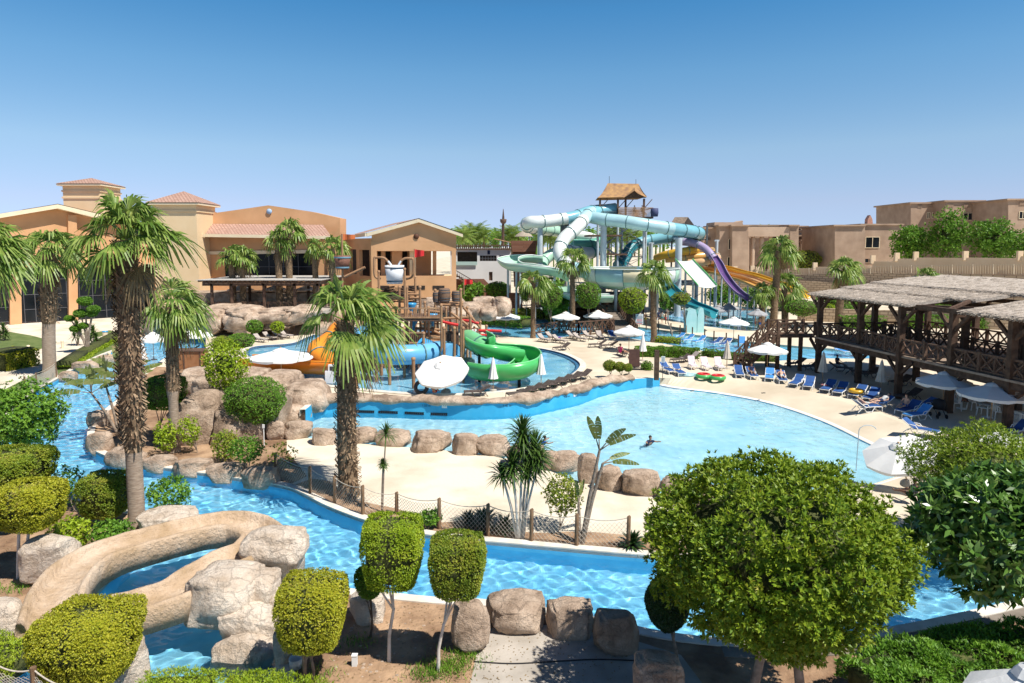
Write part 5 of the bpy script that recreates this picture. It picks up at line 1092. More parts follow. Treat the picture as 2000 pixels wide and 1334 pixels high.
for k in range(16): mb.beam(R(890 + k * 4, 528 + k * 2.33, 117) - c0, R(890 + k * 4, 538 + k * 2.33, 117) - c0, .05)
mb.build('railing', M_woodd, st)
M_planks = brickmat('reddish_planks', (0.22, 0.09, 0.05), (0.28, 0.13, 0.08), (0.07, 0.03, 0.02), 1, 4, .28, .02, rot=(math.pi / 2, 0, 0))
mb = MB(); wallpoly(mb, O, D, [(880,545),(945,545),(962,562),(962,600),(880,600)], 6, .5); mb.build('plank_wall', M_planks, label='reddish plank wall below the timber stair', cat='wall')
# timber lookout hut like a ship's stern, and the mast
lk = empty('lookout_hut', R(1022,560,118), 0, 'reddish planked ship-stern lookout hut with a small conical thatch roof', 'hut'); c0 = lk.location; Y = 118
mb = MB()
def pxbox(mb, x0, y0, x1, y1, Y, dp, c0=Vector((0, 0, 0)), mi=0):
    a = R(x0, y0, Y); b = R(x1, y1, Y); mb.box(((a.x + b.x) / 2 - c0.x, Y + dp / 2 - c0.y, (a.z + b.z) / 2 - c0.z), (b.x - a.x, dp, a.z - b.z), mi=mi); return mb
def pxpoly(mb, pts, Y, dp, c0=Vector((0, 0, 0)), mi=0):
    f = [R(x, y, Y) - c0 for x, y in pts]; b = [p + Vector((0, dp, 0)) for p in f]; n = len(f); mb.add(f + b, [tuple(range(n))[::-1], tuple(range(n, 2 * n))] + [(i, (i + 1) % n, (i + 1) % n + n, i + n) for i in range(n)], mi); return mb
pxpoly(mb, [(997,470),(1050,470),(1046,492),(1001,492)], Y, 4, c0); pxpoly(mb, [(1001,492.2),(1046,492.2),(1040,560),(1004,560)], Y + .6, 3.4, c0); mb.build('hull', M_planks, lk)
mb = MB(); mb.lathe(R(1023,462,Y + 2) - c0, [(1.6, 0), (1.2, .4), (0, 1.15)], 12); mb.build('thatch_roof', mat('thatch_grey', (.30, .25, .19), (.42, .36, .29), 6, .95, .8, 20), lk)
mb = MB(); [mb.beam(R(x, 471, Y + 1 + k) - c0, R(x, 461, Y + 1 + k) - c0, .12) for x in (1012, 1034) for k in (0, 2)]; mb.build('roof_posts', M_woodd, lk)
ms = empty('ship_mast', R(982,478,135), 0, 'thin brown ship mast with a crow nest against the sky', 'mast'); c0 = ms.location; mb = MB(); mb.tube([R(982,480,135) - c0, R(983,425,135) - c0, R(983,408,135) - c0], [.32, .22, .05], 8); mb.build('pole', M_woodd, ms)
mb = MB(); mb.lathe(R(983,434,135) - c0, [(.3, -.3), (.6, 0), (.65, .6), (.5, .6), (.45, .05)], 10); mb.build('crow_nest', M_wood, ms)
mb = MB(); mb.beam(R(965,466,134) - c0, R(1000,474,134) - c0, .15); mb.build('boom', M_woodl, ms)
# ---- temple-style houses on the right skyline
M_eg = mat('temple_plaster', (0.34, 0.235, 0.165), (0.44, 0.315, 0.225), .4, .95, .3, 2, detail=10)
M_egl = mat('temple_plaster_light', (0.46, 0.33, 0.235), (0.54, 0.40, 0.29), .25, .95, .3, 2, detail=8)
M_bwall = mat('boundary_plaster', (0.68, 0.51, 0.33), (0.74, 0.58, 0.40), .3, .9, .1, 3)
def house(label, Y, body, steps=(), wins=(), depth=18, name='temple_house', m=M_eg, cornice=True, cols=(), base=560, skew=0.0, recess=()):
    """body: list of (x0,ytop,x1) blocks; windows by pixel"""
    r = empty(name, R((body[0][0] + body[0][2]) / 2, 500, Y), 0, label, 'building', 'sand-coloured houses on the right skyline'); c0 = r.location
    for k, (x0, yt, x1, dy) in enumerate(body):
        mb = MB(); t = .012 * (x1 - x0); pxpoly(mb, [(x0 + t, yt), (x1 - t, yt), (x1, base), (x0, base)], Y + dy, depth, c0); mb.build('wall', m, r)
        if cornice: mb = MB(); pxbox(mb, x0 - 2 + t, yt - 2.2, x1 + 2 - t, yt + .8, Y + dy - .5, depth + 1, c0); mb.build('cornice', m, r)
    for (x0, y0, x1, y1, dy) in wins:
        mb = MB(); pxbox(mb, x0, y0, x1, y1, Y + dy - .06, .2, c0); w = mb.build('window', M_glass, r)
        mb = MB(); a, b = R(x0, y0, Y + dy - .1) - c0, R(x1, y1, Y + dy - .1) - c0; fr = .14
        for u in (0, .5, 1): mb.beam((a.x + (b.x - a.x) * u, a.y, a.z), (a.x + (b.x - a.x) * u, a.y, b.z), fr)
        for zz in (a.z, b.z): mb.beam((a.x, a.y, zz), (b.x, a.y, zz), fr)
        mb.build('frame', M_trim if y1 - y0 > 8 else M_eg, w)
    for (x, y0, y1, w, dy) in cols:
        a, b = R(x, y0, Y + dy) - c0, R(x, y1, Y + dy) - c0; rr = w / 2 * Y / F; mb = MB(); mb.lathe((a.x, a.y, b.z), [(rr, 0), (rr * 1.0, (a.z - b.z) * .75), (rr * .85, (a.z - b.z) * .8), (rr * 1.25, (a.z - b.z) * .9), (rr * .9, a.z - b.z)], 12); mb.build('column', M_egl, r)
    return r
M_egd = mat('temple_recess_shade', (0.16, 0.105, 0.075), (0.22, 0.15, 0.11), .6, .95)  # darker plaster with the porch shade put into its colour
r = house('columned temple-style house right of the purple slide', 185, [(1372,446,1442,4),(1405,441,1450,0),(1430,441,1462,-2),(1450,441,1545,6),(1543,441,1560,-1)], wins=[(1423,467,1434,487,0),(1421,502,1430,522,0),(1382,463,1388,470,4),(1400,462,1406,470,4)], cols=[(1471,462,532,8,1),(1488,462,532,8,1),(1505,462,532,8,1),(1522,462,532,8,1)], base=540, depth=14)
mb = MB(); pxbox(mb, 1463, 465, 1543, 534, 185 + 5.6, .3, r.location); mb.build('porch_shade', M_egd, r); mb = MB(); pxpoly(mb, [(1451,447),(1463,447),(1463,540),(1445,540)], 184.4, 2, r.location); pxpoly(mb, [(1446,443),(1548,443),(1548,462),(1446,462)], 184.2, 2.5, r.location); mb.build('pylon', M_egl, r)  # porch shade and the sunlit pylon face are put into the plaster colours
mb = MB(); pxpoly(mb, [(1395,440),(1396,434),(1450,434),(1452,440)], 190, 8, r.location); pxpoly(mb, [(1440,434),(1450,430.5),(1452,434)], 192, 5, r.location); mb.build('roof_block', M_egl, r)
r = house('narrow temple-style house with a dark porch and rooftop machines, left of the trees', 200, [(1545,461,1582,2),(1583,450,1612,-1),(1604,455,1634,3),(1555,443,1578,8)], wins=[(1559,446,1570,461,7.9),(1566,470,1578,500,1.9)], cols=[(1566,468,505,7,-1),(1621,470,508,7,0)], base=530, depth=14)
mb = MB(); [pxbox(mb, x, 445 + (i % 2) * 2, x + 5, 453, 205, 2, r.location) for i, x in enumerate((1606,1613,1620,1627))]; mb.build('air_conditioners', M_dkgrey, r)
r = house('flat sand-coloured house with one white barred window and a small spire', 175, [(1630,441,1690,0),(1682,439,1765,5)], wins=[(1691,463,1717,484,5),(1689,505,1705,513,5)], base=545, depth=20)
mb = MB(); pxpoly(mb, [(1694,439),(1695,428),(1700,420),(1704,428),(1705,439)], 180, 1.5, r.location); mb.build('spire', mat('spire_pink', (.45, .22, .16), (.52, .28, .20), 2), r)
r = house('upper sand-coloured block with slotted parapet behind the skyline trees', 205, [(1778,397,1862,6),(1846,393,1925,0),(1916,394,1972,5)], wins=[(1882,416,1899,430,0),(1811,415,1816,427,6),(1821,415,1826,427,6),(1835,416,1844,430,6),(1932,418,1942,432,5),(1963,419,1969,430,5)] + [(x, 399, x + 2.2, 405, 6) for x in (1794,1798,1814,1818,1822,1826)] + [(x, 399, x + 2.2, 405, 0) for x in (1851,1855,1859,1883,1887,1891,1895)] + [(x, 399, x + 2.2, 405, 5) for x in (1932,1936,1940,1955,1959,1963)], base=560, depth=20)
r = house('sand-coloured block cut by the right picture edge', 190, [(1968,390,2080,0)], wins=[(1991,413,2004,427,0)] + [(x, 394, x + 2.2, 400, 0) for x in (1992,1996,2000)], base=560, depth=20)
# boundary wall, retaining wall and fence
bwl = empty('boundary_wall', (0, 0, 0), 0, 'cream boundary wall with stepped merlons climbing to the right', 'wall')
def Yw(x): return 160 - (x - 1370) / 630 * 45
mb = MB(); segs = [(1372,1425,529,545),(1425,1470,530,545),(1470,1505,529,545),(1505,1560,527,545),(1560,1590,524,540),(1590,1705,521,545),(1705,1745,510,545),(1745,1790,505,545),(1790,1880,503,545),(1880,1992,503,545),(1992,2100,500,545)]
for x0, x1, y0, y1 in segs: a, b = R(x0, y0, Yw(x0) + 4), R(x1, y0, Yw(x1) + 4); c = R(x0, y1, Yw(x0) + 4); m = (a + b) / 2; mb.box((m.x, m.y, (a.z + c.z) / 2), ((b - a).length + .02, .4, a.z - c.z), math.atan2((b - a).y, (b - a).x))
mb.build('wall', M_bwall, bwl); mb = MB()
for x, y in ((1378,523),(1390,525),(1425,525),(1436,523),(1470,522),(1480,524),(1552,515),(1592,516),(1705,502),(1752,497),(1789,495),(1886,494),(1992,494)): a = R(x, y, Yw(x) + 3.9); mb.box((a.x, a.y, a.z - .5), (.9, .5, 1.7))
mb.build('merlons', M_bwall, bwl)
M_brick = brickmat('retaining_blocks', (0.56, 0.43, 0.29), (0.46, 0.35, 0.23), (0.26, 0.18, 0.12), 1, .9, .45, .05, rot=(math.pi / 2, 0, 0), bump=.8)
def wallrun(label, pts, name, m, thick=.5, cat='wall'):
    r = None; mb = MB()
    for (x0, ya0, yb0), (x1, ya1, yb1) in zip(pts[:-1], pts[1:]):
        Y0, Y1 = Yw(x0), Yw(x1); f = [R(x0, yb0, Y0), R(x1, yb1, Y1), R(x1, ya1, Y1), R(x0, ya0, Y0)]; b = [p + Vector((0, thick, 0)) for p in f]; mb.add(f + b, [(0, 1, 2, 3), (7, 6, 5, 4), (3, 2, 6, 7), (0, 3, 7, 4), (1, 5, 6, 2), (0, 4, 5, 1)])
    return mb.build(name, m, label=label, cat=cat)
wallrun('tan block retaining wall behind the pavilion and the yellow slides', [(1395,545,600),(1500,542,600),(1600,550,600),(1700,560,610),(1850,570,615),(2060,585,625)], 'retaining_wall', M_brick)
Yw_ = Yw
def Yw(x): return Yw_(x) + 2.5
wallrun('upper tan block retaining wall under the white fence', [(1480,543,556),(1560,536,560),(1700,533,575),(1850,534,580),(2060,541,590)], 'retaining_wall', M_brick)
fr = empty('white_fence', R(1420,540,Yw(1420)), 0, 'long white metal railing on top of the block retaining wall', 'fence'); c0 = fr.location; mb = MB(); mp = MB()
for k in range(125):
    x = 1420 + k * 5.0; f_ = (x - 1420) / 580; yb = 541 - 6 * math.sin(f_ * 2.2); yt = yb - 12 - 8 * f_
    a, b = R(x, yb, Yw(x)), R(x, yt, Yw(x)); (mp if k % 8 == 0 else mb).beam(a - c0, b - c0, .16 if k % 8 == 0 else .05)
    if k < 124:
        x2 = x + 5; f2 = (x2 - 1420) / 580; yb2 = 541 - 6 * math.sin(f2 * 2.2); mb.beam(R(x, yt + 1, Yw(x)) - c0, R(x2, yb2 - 12 - 8 * f2 + 1, Yw(x2)) - c0, .07)
M_fence = mat('fence_cream', (.60, .50, .36)); mb.build('bars', M_fence, fr); mp.build('posts', M_fence, fr)

def Yw(x): return 100 - (x - 1560) / 500 * 14
wallrun('low tan block wall seen between the pavilion posts', [(1560,600,642),(1700,606,640),(1850,606,640),(2080,610,650)], 'garden_wall', M_brick)
# ================================================================== slide tower and its tubes
M_steel = mat('steel_paint', (0.42, 0.48, 0.52), (0.50, 0.56, 0.60), 1, .5); M_steeld = mat('dark_steel', (0.07, 0.08, 0.09), (0.12, 0.13, 0.14), 2, .6)
def gel(name, c, r=.28): return mat(name, c, tuple(x * .86 for x in c), .5, r, spec=.5)
C_wht = gel('gelcoat_white', (.74, .78, .74)); C_mint = gel('gelcoat_mint', (.42, .66, .50)); C_mintd = gel('gelcoat_mint_deep', (.16, .48, .36)); C_aqua = gel('gelcoat_aqua', (.22, .50, .58)); C_aquad = gel('gelcoat_teal', (.03, .25, .30)); C_cream = gel('gelcoat_cream', (.78, .68, .44)); C_flange = mat('flange', (.10, .20, .20))
C_sky = gel('gelcoat_pale_aqua', (.44, .67, .71))
def px3(l): return [R(x, y, Y) for x, y, Y in l]
def tubeslide(name, label, pts, r, mats, cyc=None, every=3.0, seg=12, n=10, cat='water slide', group=None):
    """closed tube with joint flanges; colours change along it"""
    P = smooth_poly(px3(pts), n); c0 = Vector((P[0].x, P[0].y, 0)); P = [p - c0 for p in P]; root = empty(name, c0, 0, label, cat, group)
    mb = MB(); N = len(P); mb.tube(P, r, seg, 0, True, True, (lambda i: min(len(mats) - 1, int(i / N * len(mats)))) if not cyc else (lambda i: cyc[(i // 4) % len(cyc)])); mb.build('tube', mats, root)
    mb = MB(); acc = 0
    for i in range(1, N - 1):
        acc += (P[i] - P[i - 1]).length
        if acc > every: acc = 0; d = (P[i + 1] - P[i - 1]).normalized(); MB().tube([P[i] - d * .05, P[i] + d * .05], r * 1.09, seg).build('flange', C_flange, root)
    return root, c0
g = 'tubes of the slide tower'
tubeslide('tube_slide', 'mint green tube slide looping out to the far left of the tower', [(1178,410,113),(1150,414,110),(1120,424,108),(1085,430,107),(1055,433,106),(1035,434,106),(1027,440,108),(1038,445,112),(1060,448,116),(1090,452,120),(1120,458,122),(1150,464,122),(1168,472,121),(1150,478,120),(1120,478,120)], .95, [C_aqua, C_wht, C_wht, C_mint, C_wht, C_mintd], group=g)
tubeslide('tube_slide', 'white tube slide curving down from the tower into the big bowl', [(1160,413,111),(1146,422,108),(1136,434,106),(1120,450,104),(1103,465,103),(1095,480,102),(1093,495,101),(1100,509,100),(1112,520,99),(1130,527,98),(1150,532,97.5)], 1.0, [C_sky, C_wht, C_wht, C_wht, C_wht, C_sky], group=g)
tubeslide('tube_slide', 'aqua tube slide making the long loop to the right of the tower', [(1202,408,112),(1170,413,111),(1153,422,109),(1175,428,107),(1205,431,106),(1240,436,105),(1280,442,105),(1320,448,106),(1350,452,108),(1366,456,112),(1358,461,116),(1330,463,118),(1295,466,119),(1262,471,119),(1240,479,118),(1228,490,117),(1222,502,116),(1216,512,115),(1206,520,114)], .98, [C_aqua, C_sky, C_sky, C_aqua, C_aqua, C_aqua, C_aquad, C_aquad], group=g)
tubeslide('tube_slide', 'short mint tube winding down left of the white tube to the open trough', [(1120,478,120),(1135,484,121),(1155,486,122),(1163,490,120),(1155,494,117),(1130,492,115),(1105,489,112),(1085,494,110),(1070,502,109),(1060,512,108),(1058,520,107)], .95, [C_mintd, C_mintd, C_wht, C_mint, C_mint], group=g)
# the great bowl
Yb = 100.0; sb_ = Yb / F; bc = R(1231, 540, Yb); bowl = empty('bowl_slide', (bc.x, bc.y, 0), 0, 'great round slide bowl patched in white, mint, aqua and cream', 'water slide')
zr = R(1231, 527, Yb - 6.5).z; mb = MB(); prof_ = [(6.9, zr), (6.95, zr - .8), (6.75, zr - 1.7), (6.0, zr - 2.3), (4.2, zr - 2.85), (2.0, zr - 3.1), (.8, zr - 3.1)]; SG = 40; vs = []; fs = []; mi = []
for (r_, z_) in prof_:
    for k in range(SG): a = 2 * math.pi * k / SG; vs.append((r_ * math.cos(a), r_ * math.sin(a), z_))
for i in range(len(prof_) - 1):
    for k in range(SG): a = i * SG + k; b = i * SG + (k + 1) % SG; mb.f.append((a, b, b + SG, a + SG)); mb.m.append([0, 1, 2, 0, 3][((k // 4) + (0 if i < 2 else 2 + i // 3)) % 5]); mb.sm.append(True)
mb.v = vs; o = mb.build('shell', [C_wht, C_sky, C_cream, C_mint], bowl); md = o.modifiers.new('s', 'SOLIDIFY'); md.thickness = .08
mb = MB(); mb.lathe((0, 0, 0), [(6.85, zr - .02), (7.1, zr - .02), (7.1, zr + .1), (6.85, zr + .1), (6.85, zr - .02)], 40); mb.build('rim', C_wht, bowl)
mb = MB()
for k in range(10): a = 2 * math.pi * k / 10; mb.lathe((0, 0, 0), [], 3) if False else mb.tube([(7.0 * math.cos(a), 7.0 * math.sin(a), zr), (7.02 * math.cos(a), 7.02 * math.sin(a), zr - .8), (6.8 * math.cos(a), 6.8 * math.sin(a), zr - 1.75), (6.05 * math.cos(a), 6.05 * math.sin(a), zr - 2.35), (4.25 * math.cos(a), 4.25 * math.sin(a), zr - 2.95)], .06, 4)
mb.build('seams', C_flange, bowl)
for a in (-2.2, -.9, .3, 1.6, 2.8): MB().tube([(4.5 * math.cos(a), 4.5 * math.sin(a), 0), (4.5 * math.cos(a), 4.5 * math.sin(a), zr - 2.8)], .22, 8).build('leg', M_steel, bowl)
def trough(name, label, pts, w, h, m_in, m_rim=None, n=8, cat='water slide', group=None, legs=None, prof=None, mleg=None, z=False):
    P = smooth_poly([G(x, y, Y) if z else R(x, y, Y) for x, y, Y in pts], n); c0 = Vector((P[0].x, P[0].y, 0)); P = [p - c0 for p in P]; root = empty(name, c0, 0, label, cat, group)
    K = 9; pr = prof or [(-w * math.cos(math.pi * k / (K - 1)), h * (1 - math.sin(math.pi * k / (K - 1)))) for k in range(K)]
    mb = MB(); sweep(mb, P, pr, closed_prof=False, ends=False); o = mb.build('channel', m_in, root); md = o.modifiers.new('s', 'SOLIDIFY'); md.thickness = .07
    mb = MB()
    for e in (0, -1):
        ln_ = []
        for i, p in enumerate(P):
            t = P[min(i + 1, len(P) - 1)] - P[max(i - 1, 0)]; t.z = 0; t.normalize(); s = Vector((t.y, -t.x, 0)); ln_.append(p + s * pr[e][0] + Vector((0, 0, pr[e][1])))
        mb.tube(ln_, .06 if w < 1.2 else .09, 6)
    mb.build('rim', m_rim or m_in, root)
    if legs:
        for i in range(legs // 2 + 1, len(P), max(2, len(P) // legs)):
            mb = MB(); p = P[i]; mb.tube([(p.x, p.y, -.3), (p.x, p.y, p.z)], .12 if w < 1.2 else .16, 8); mb.build('leg', mleg or M_steel, root)
    return root
g = 'open slides beside the tower'
trough('open_slide', 'open mint slide trough sweeping left of the tower and back', [(1060,515,107),(1035,513,107),(1010,514,106),(992,520,104),(1003,529,102),(1030,532,100),(1060,536,99),(1090,541,99),(1110,550,99)], 1.6, 1.2, C_mint, C_wht, group=g, legs=6)
trough('open_slide', 'pale mint slide run-out emerging below the tower behind the round trees', [(1100,560,104),(1098,572,100),(1108,582,96),(1130,588,94),(1165,590,93),(1195,590,93)], 1.5, 1.0, C_mint, C_wht, group=g)
trough('open_slide', 'teal run-out chute ending in the slide pool', [(1290,560,98),(1310,580,94),(1340,600,90),(1372,612,88),(1395,622,87)], 1.4, .9, C_aquad, C_aquad, group=g)
trough('open_slide', 'wide white multi-lane slide descending to the right of the grey column', [(1336,510,104),(1350,526,102),(1368,546,99),(1382,562,97)], 1.5, .35, C_wht, gel('gelcoat_green', (.10, .42, .12)), group=g, legs=3)
C_pur = gel('gelcoat_purple', (.15, .08, .24)); C_purl = gel('gelcoat_lilac', (.42, .34, .52)); C_yel = gel('gelcoat_yellow', (.72, .42, .04)); C_org = gel('gelcoat_orange', (.74, .42, .12)); C_peach = gel('gelcoat_peach', (.72, .44, .22))
tubeslide('tube_slide', 'closed lilac tube at the top of the purple slide', [(1330,472,112),(1350,474,111),(1368,480,110),(1382,490,109),(1394,505,108)], .62, [C_purl], group=g)
trough('open_slide', 'open purple slide with white edges dropping steeply to the right', [(1393,503,108),(1404,520,106),(1414,540,103),(1428,560,100),(1445,577,97),(1462,588,95)], .6, .55, C_pur, C_purl, group=g, legs=4)
tubeslide('tube_slide', 'upper yellow tube slide coiling behind the grey column', [(1282,504,114),(1300,498,112),(1330,492,111),(1360,487,112),(1352,482,116)], .65, [C_yel], group=g)
tubeslide('tube_slide', 'middle orange tube slide coiling behind the grey column', [(1300,506,113),(1335,503,112),(1370,500,112),(1394,496,113),(1390,490,116)], .65, [C_org], group=g)
tubeslide('tube_slide', 'lower peach tube slide passing under the lilac tube', [(1345,514,110),(1372,512,109),(1398,505,110),(1400,500,113)], .65, [C_peach], group=g)
for i, (dy, m, lab) in enumerate([(0, C_org, 'nearest orange lane of the wavy triple slide'), (-5, C_peach, 'middle peach lane of the wavy triple slide'), (-10, C_yel, 'farthest yellow lane of the wavy triple slide, ending behind the palms')]):
    trough('open_slide', lab, [(1366 + i * 10, 530 + dy, 112 + i), (1400 + i * 10, 537 + dy, 109 + i), (1428 + i * 10, 545 + dy, 106 + i), (1450 + i * 12, 551 + dy, 104 + i), (1480 + i * 16, 564 + dy, 101 + i), (1500 + i * 22, 572 + dy * .8, 99 + i), (1530 + i * 24, 588 + dy * .5, 96 + i)], .8, .5, m, m, group=g, legs=4)
# the tower
tw = empty('slide_tower', R(1215, 480, 113) , 0, 'tall steel slide tower with a mossy thatched gable roof and railed top platform', 'tower'); tw.location.z = 0; c0 = tw.location.copy(); Yt = 113
M_thatcht = mat('mossy_thatch', (.26, .15, .09), (.46, .27, .11), 1.2, .95, .8, 14)
mb = MB(); e1, e2, e3 = R(1167,386,Yt-3) - c0, R(1264,384,Yt-3) - c0, R(1216,388,Yt-3) - c0; rl, rr = R(1187,358,Yt) - c0, R(1247,359,Yt) - c0; b1, b2 = e1 + Vector((.5, 7, 0)), e2 + Vector((-.3, 7, 0))
def curved(mb, a, b, c, d, sag, n=5, mi=0):
    """roof sheet between eave a-b and ridge d-c with a slight sag"""
    rows = []
    for i in range(n + 1):
        t = i / n; s = Vector((0, 0, -sag * 4 * t * (1 - t))); rows.append((a.lerp(d, t) + s, b.lerp(c, t) + s))
    for i in range(n): mb.quad(rows[i][0], rows[i][1], rows[i + 1][1], rows[i + 1][0], mi)
curved(mb, e1, e2, rr, rl, .35); curved(mb, b2, b1, rl, rr, .35); curved(mb, e2, b2, rr, rr, .2); curved(mb, b1, e1, rl, rl, .35, 5, 1); mb.build('roof', [M_thatcht, M_woodd], tw)
mb = MB(); d0, d1, dp, dr = R(1216,388,Yt-3.6) - c0, R(1264,386,Yt-3.6) - c0, R(1240,372,Yt-3.9) - c0, R(1240,366,Yt-1) - c0; mb.quad(d0, dp, dr, (d0 + dr) / 2); mb.quad(dp, d1, (d1 + dr) / 2, dr); mb.add([d0 + Vector((0, .3, 0)), d1 + Vector((0, .3, 0)), dp + Vector((0, .3, -.2))], [(0, 1, 2)], 1); mb.build('dormer', [M_thatcht, M_woodd], tw)
for x, yb, dy in ((1172, 430, -2.5), (1207, 430, -2.5), (1222, 430, 2.5), (1258, 430, -2.5)):
    mb = MB(); a = R(x, 388, Yt + dy) - c0; mb.beam((a.x, a.y, R(x, yb, Yt + dy).z), a, .3); mb.beam((a.x, a.y, a.z - 1.6), (a.x + 1.3, a.y, a.z - .1), .12); mb.build('roof_post', M_wood, tw)
for x, dy in ((1168,-3),(1207,-3),(1258,-3),(1180,4),(1215,4),(1262,4)):
    mb = MB(); a = R(x, 425, Yt + dy) - c0; mb.tube([(a.x, a.y, 0), (a.x, a.y, a.z)], .2, 8); mb.build('leg', M_steel if x != 1180 else M_steeld, tw)
mb = MB()
for k in range(6):
    z0, z1 = 2 + k * 2.4, 4.4 + k * 2.4
    for (xa, ya), (xb, yb) in ((((1168, -3), (1207, -3))), ((1207, -3), (1258, -3)), ((1258, -3), (1262, 4)), ((1180, 4), (1262, 4))):
        p, q_ = R(xa, 425, Yt + ya) - c0, R(xb, 425, Yt + yb) - c0; mb.beam((p.x, p.y, z0), (q_.x, q_.y, z1), .07); mb.beam((p.x, p.y, z1), (q_.x, q_.y, z1), .09); mb.beam((p.x, p.y, z1), (q_.x, q_.y, z0), .06)
mb.build('bracing', M_steeld, tw)
for k, (y, xl, xr) in enumerate([(425,1204,1276),(425,1160,1206),(497,1180,1225),(460,1150,1215)]):
    mb = MB(); a, b = R(xl, y, Yt - 3.4) - c0, R(xr, y, Yt - 3.4) - c0; mb.box(((a.x + b.x) / 2, Yt - c0.y, a.z), (b.x - a.x, 7, .25)); mb.build('platform', M_wood, tw)
mb = MB(); a, b = R(1208,424,Yt-3.3) - c0, R(1275,424,Yt-3.3) - c0; zt = R(1208,406,Yt-3.3).z
for k in range(34): x = a.x + (b.x - a.x) * k / 33; mb.beam((x, a.y, a.z), (x, a.y, zt), .07); mb.beam((x, a.y + 6, a.z), (x, a.y + 6, zt), .07)
mb.beam((a.x, a.y, zt), (b.x, a.y, zt), .12); mb.beam((a.x, a.y + 6, zt), (b.x, a.y + 6, zt), .12); mb.beam((b.x, a.y, zt), (b.x, a.y + 6, zt), .12); mb.build('platform_railing', M_woodl, tw)
stz = [(2, 1225, 1175), (5, 1175, 1228), (8, 1228, 1178), (11, 1178, 1225)]; mb = MB(); mr_ = MB()
for z, xa, xb in stz:
    a, b = R(xa, 480, Yt + 2) - c0, R(xb, 480, Yt + 2) - c0
    for k in range(12): f_ = k / 11; mb.box((a.x + (b.x - a.x) * f_, a.y, z + 3 * f_), (.45, 1.4, .1))
    mr_.beam((a.x, a.y - .7, z + 1), (b.x, a.y - .7, z + 4), .08); mr_.beam((a.x, a.y - .7, z), (b.x, a.y - .7, z + 3), .2)
mb.build('stairs', M_steeld, tw); mr_.build('stair_rails', M_steel, tw)
mb = MB(); mb.lathe(R(1278,423,Yt-4) - c0, [(0, 0), (.55, 0), (.65, .6), (.6, 1.3), (0, 1.3)], 12); mb.build('barrel', mat('navy_barrel', (.05, .06, .14)), tw)
mb = MB(); [mb.beam(R(x, y0, Yt) - c0, R(x, y1, Yt) - c0, .07) for x, y0, y1 in ((1190,358,344),(1242,359,350))]; mb.build('aerials', M_steeld, tw)
for i, (x, y0, y1, r_, Yc, lab) in enumerate([(1055,440,606,.42,106.5,'grey steel column under the mint loop, farthest left'), (1101,440,606,.55,108,'dark shaded steel column behind the white tube'), (1179,440,606,.50,107,'thick pale steel column left of the slide bowl back rim'), (1326,466,606,.52,106,'tall grey steel column carrying the right end of the aqua loop'), (1272,475,606,.30,117,'thinner steel column behind the bowl'), (1362,478,606,.3,114,'thin steel column behind the yellow tubes'), (1400,470,606,.25,112,'thin steel column beside the purple slide bend')]):
    a = R(x, y0, Yc); mb = MB(); mb.tube([(0, 0, 0), (0, 0, a.z)], r_, 12); mb.box((0, 0, a.z), (r_ * 3, .3, .3)); mb.build('steel_column', M_steel if i != 1 else M_steeld, loc=(a.x, Yc, 0), label=lab, cat='column', group='steel columns of the slides')
# second tower with grey gable roof
t2 = empty('slide_tower', (R(1345,480,116).x, 116, 0), 0, 'smaller slide tower whose grey-brown gable roof shows over the aqua loop', 'tower'); c0 = t2.location.copy(); mb = MB()
a, b, c, d, e, f = [R(x, y, Yq) - c0 for x, y, Yq in ((1308,440,113),(1318,424,114),(1343,424,119),(1334,440,112),(1356,440,113),(1344,424,114))]
mb.quad(a, d, f, b); mb.quad(d, e, e + Vector((0, 6, 0)), f + Vector((0, 3, 0))); mb.add([d, e, f], [(0, 1, 2)], 1); mb.build('roof', [mat('old_thatch', (.16, .12, .09), (.26, .20, .15), 3, .95, .6, 16), M_dark], t2)
mb = MB(); [mb.beam((x, y, 0), (x, y, R(1340,440,114).z), .25) for x in (-2.4, 2.2) for y in (-3, 2)]; [mb.beam((-2.4, -3, z), (2.2, -3, z + 2.5), .08) for z in range(1, 12, 3)]; [mb.box((0, -.5, z), (4.8, 5, .2)) for z in (5, 9, 12)]; mb.build('frame', M_steeld, t2)
# tangle under the slides: play house and low walls by the slide pool
M_aquaw = mat('aqua_wall', (.35, .66, .66), (.45, .72, .72), 1, .6)
for i, (x0, y0, x1, y1, Yq, lab) in enumerate([(1340,602,1362,632,86,'left curved aqua entrance wall of the slide pool'), (1362,600,1376,632,86,'right aqua entrance wall of the slide pool, with a round top')]):
    a, b = R(x0, y1, Yq), R(x1, y0, Yq); w = b.x - a.x; mb = MB(); pts_ = [(0, -.1), (w, -.1), (w, b.z * .7), (w * .85, b.z * .95), (w * .5, b.z), (w * .15, b.z * .9), (0, b.z * .55)]; n = len(pts_)
    mb.add([(x, 0, z) for x, z in pts_] + [(x, 1.2, z) for x, z in pts_], [tuple(range(n))[::-1], tuple(range(n, 2 * n))] + [(k, (k + 1) % n, (k + 1) % n + n, k + n) for k in range(n)]); mb.build('pool_wall', M_aquaw, loc=(a.x, Yq, 0), label=lab, cat='wall', group='aqua walls')
def pxthing(name, label, cat, x0, y0, x1, y1, m, z0=0.0, dp=.3, legs=True, group=None):
    b = G((x0 + x1) / 2, y1, z0); Yq = b.y; s = Yq / F; w = (x1 - x0) * s; h = R(1000, y0, Yq).z - z0; r = empty(name, b, 0, label, cat, group); return r, w, h
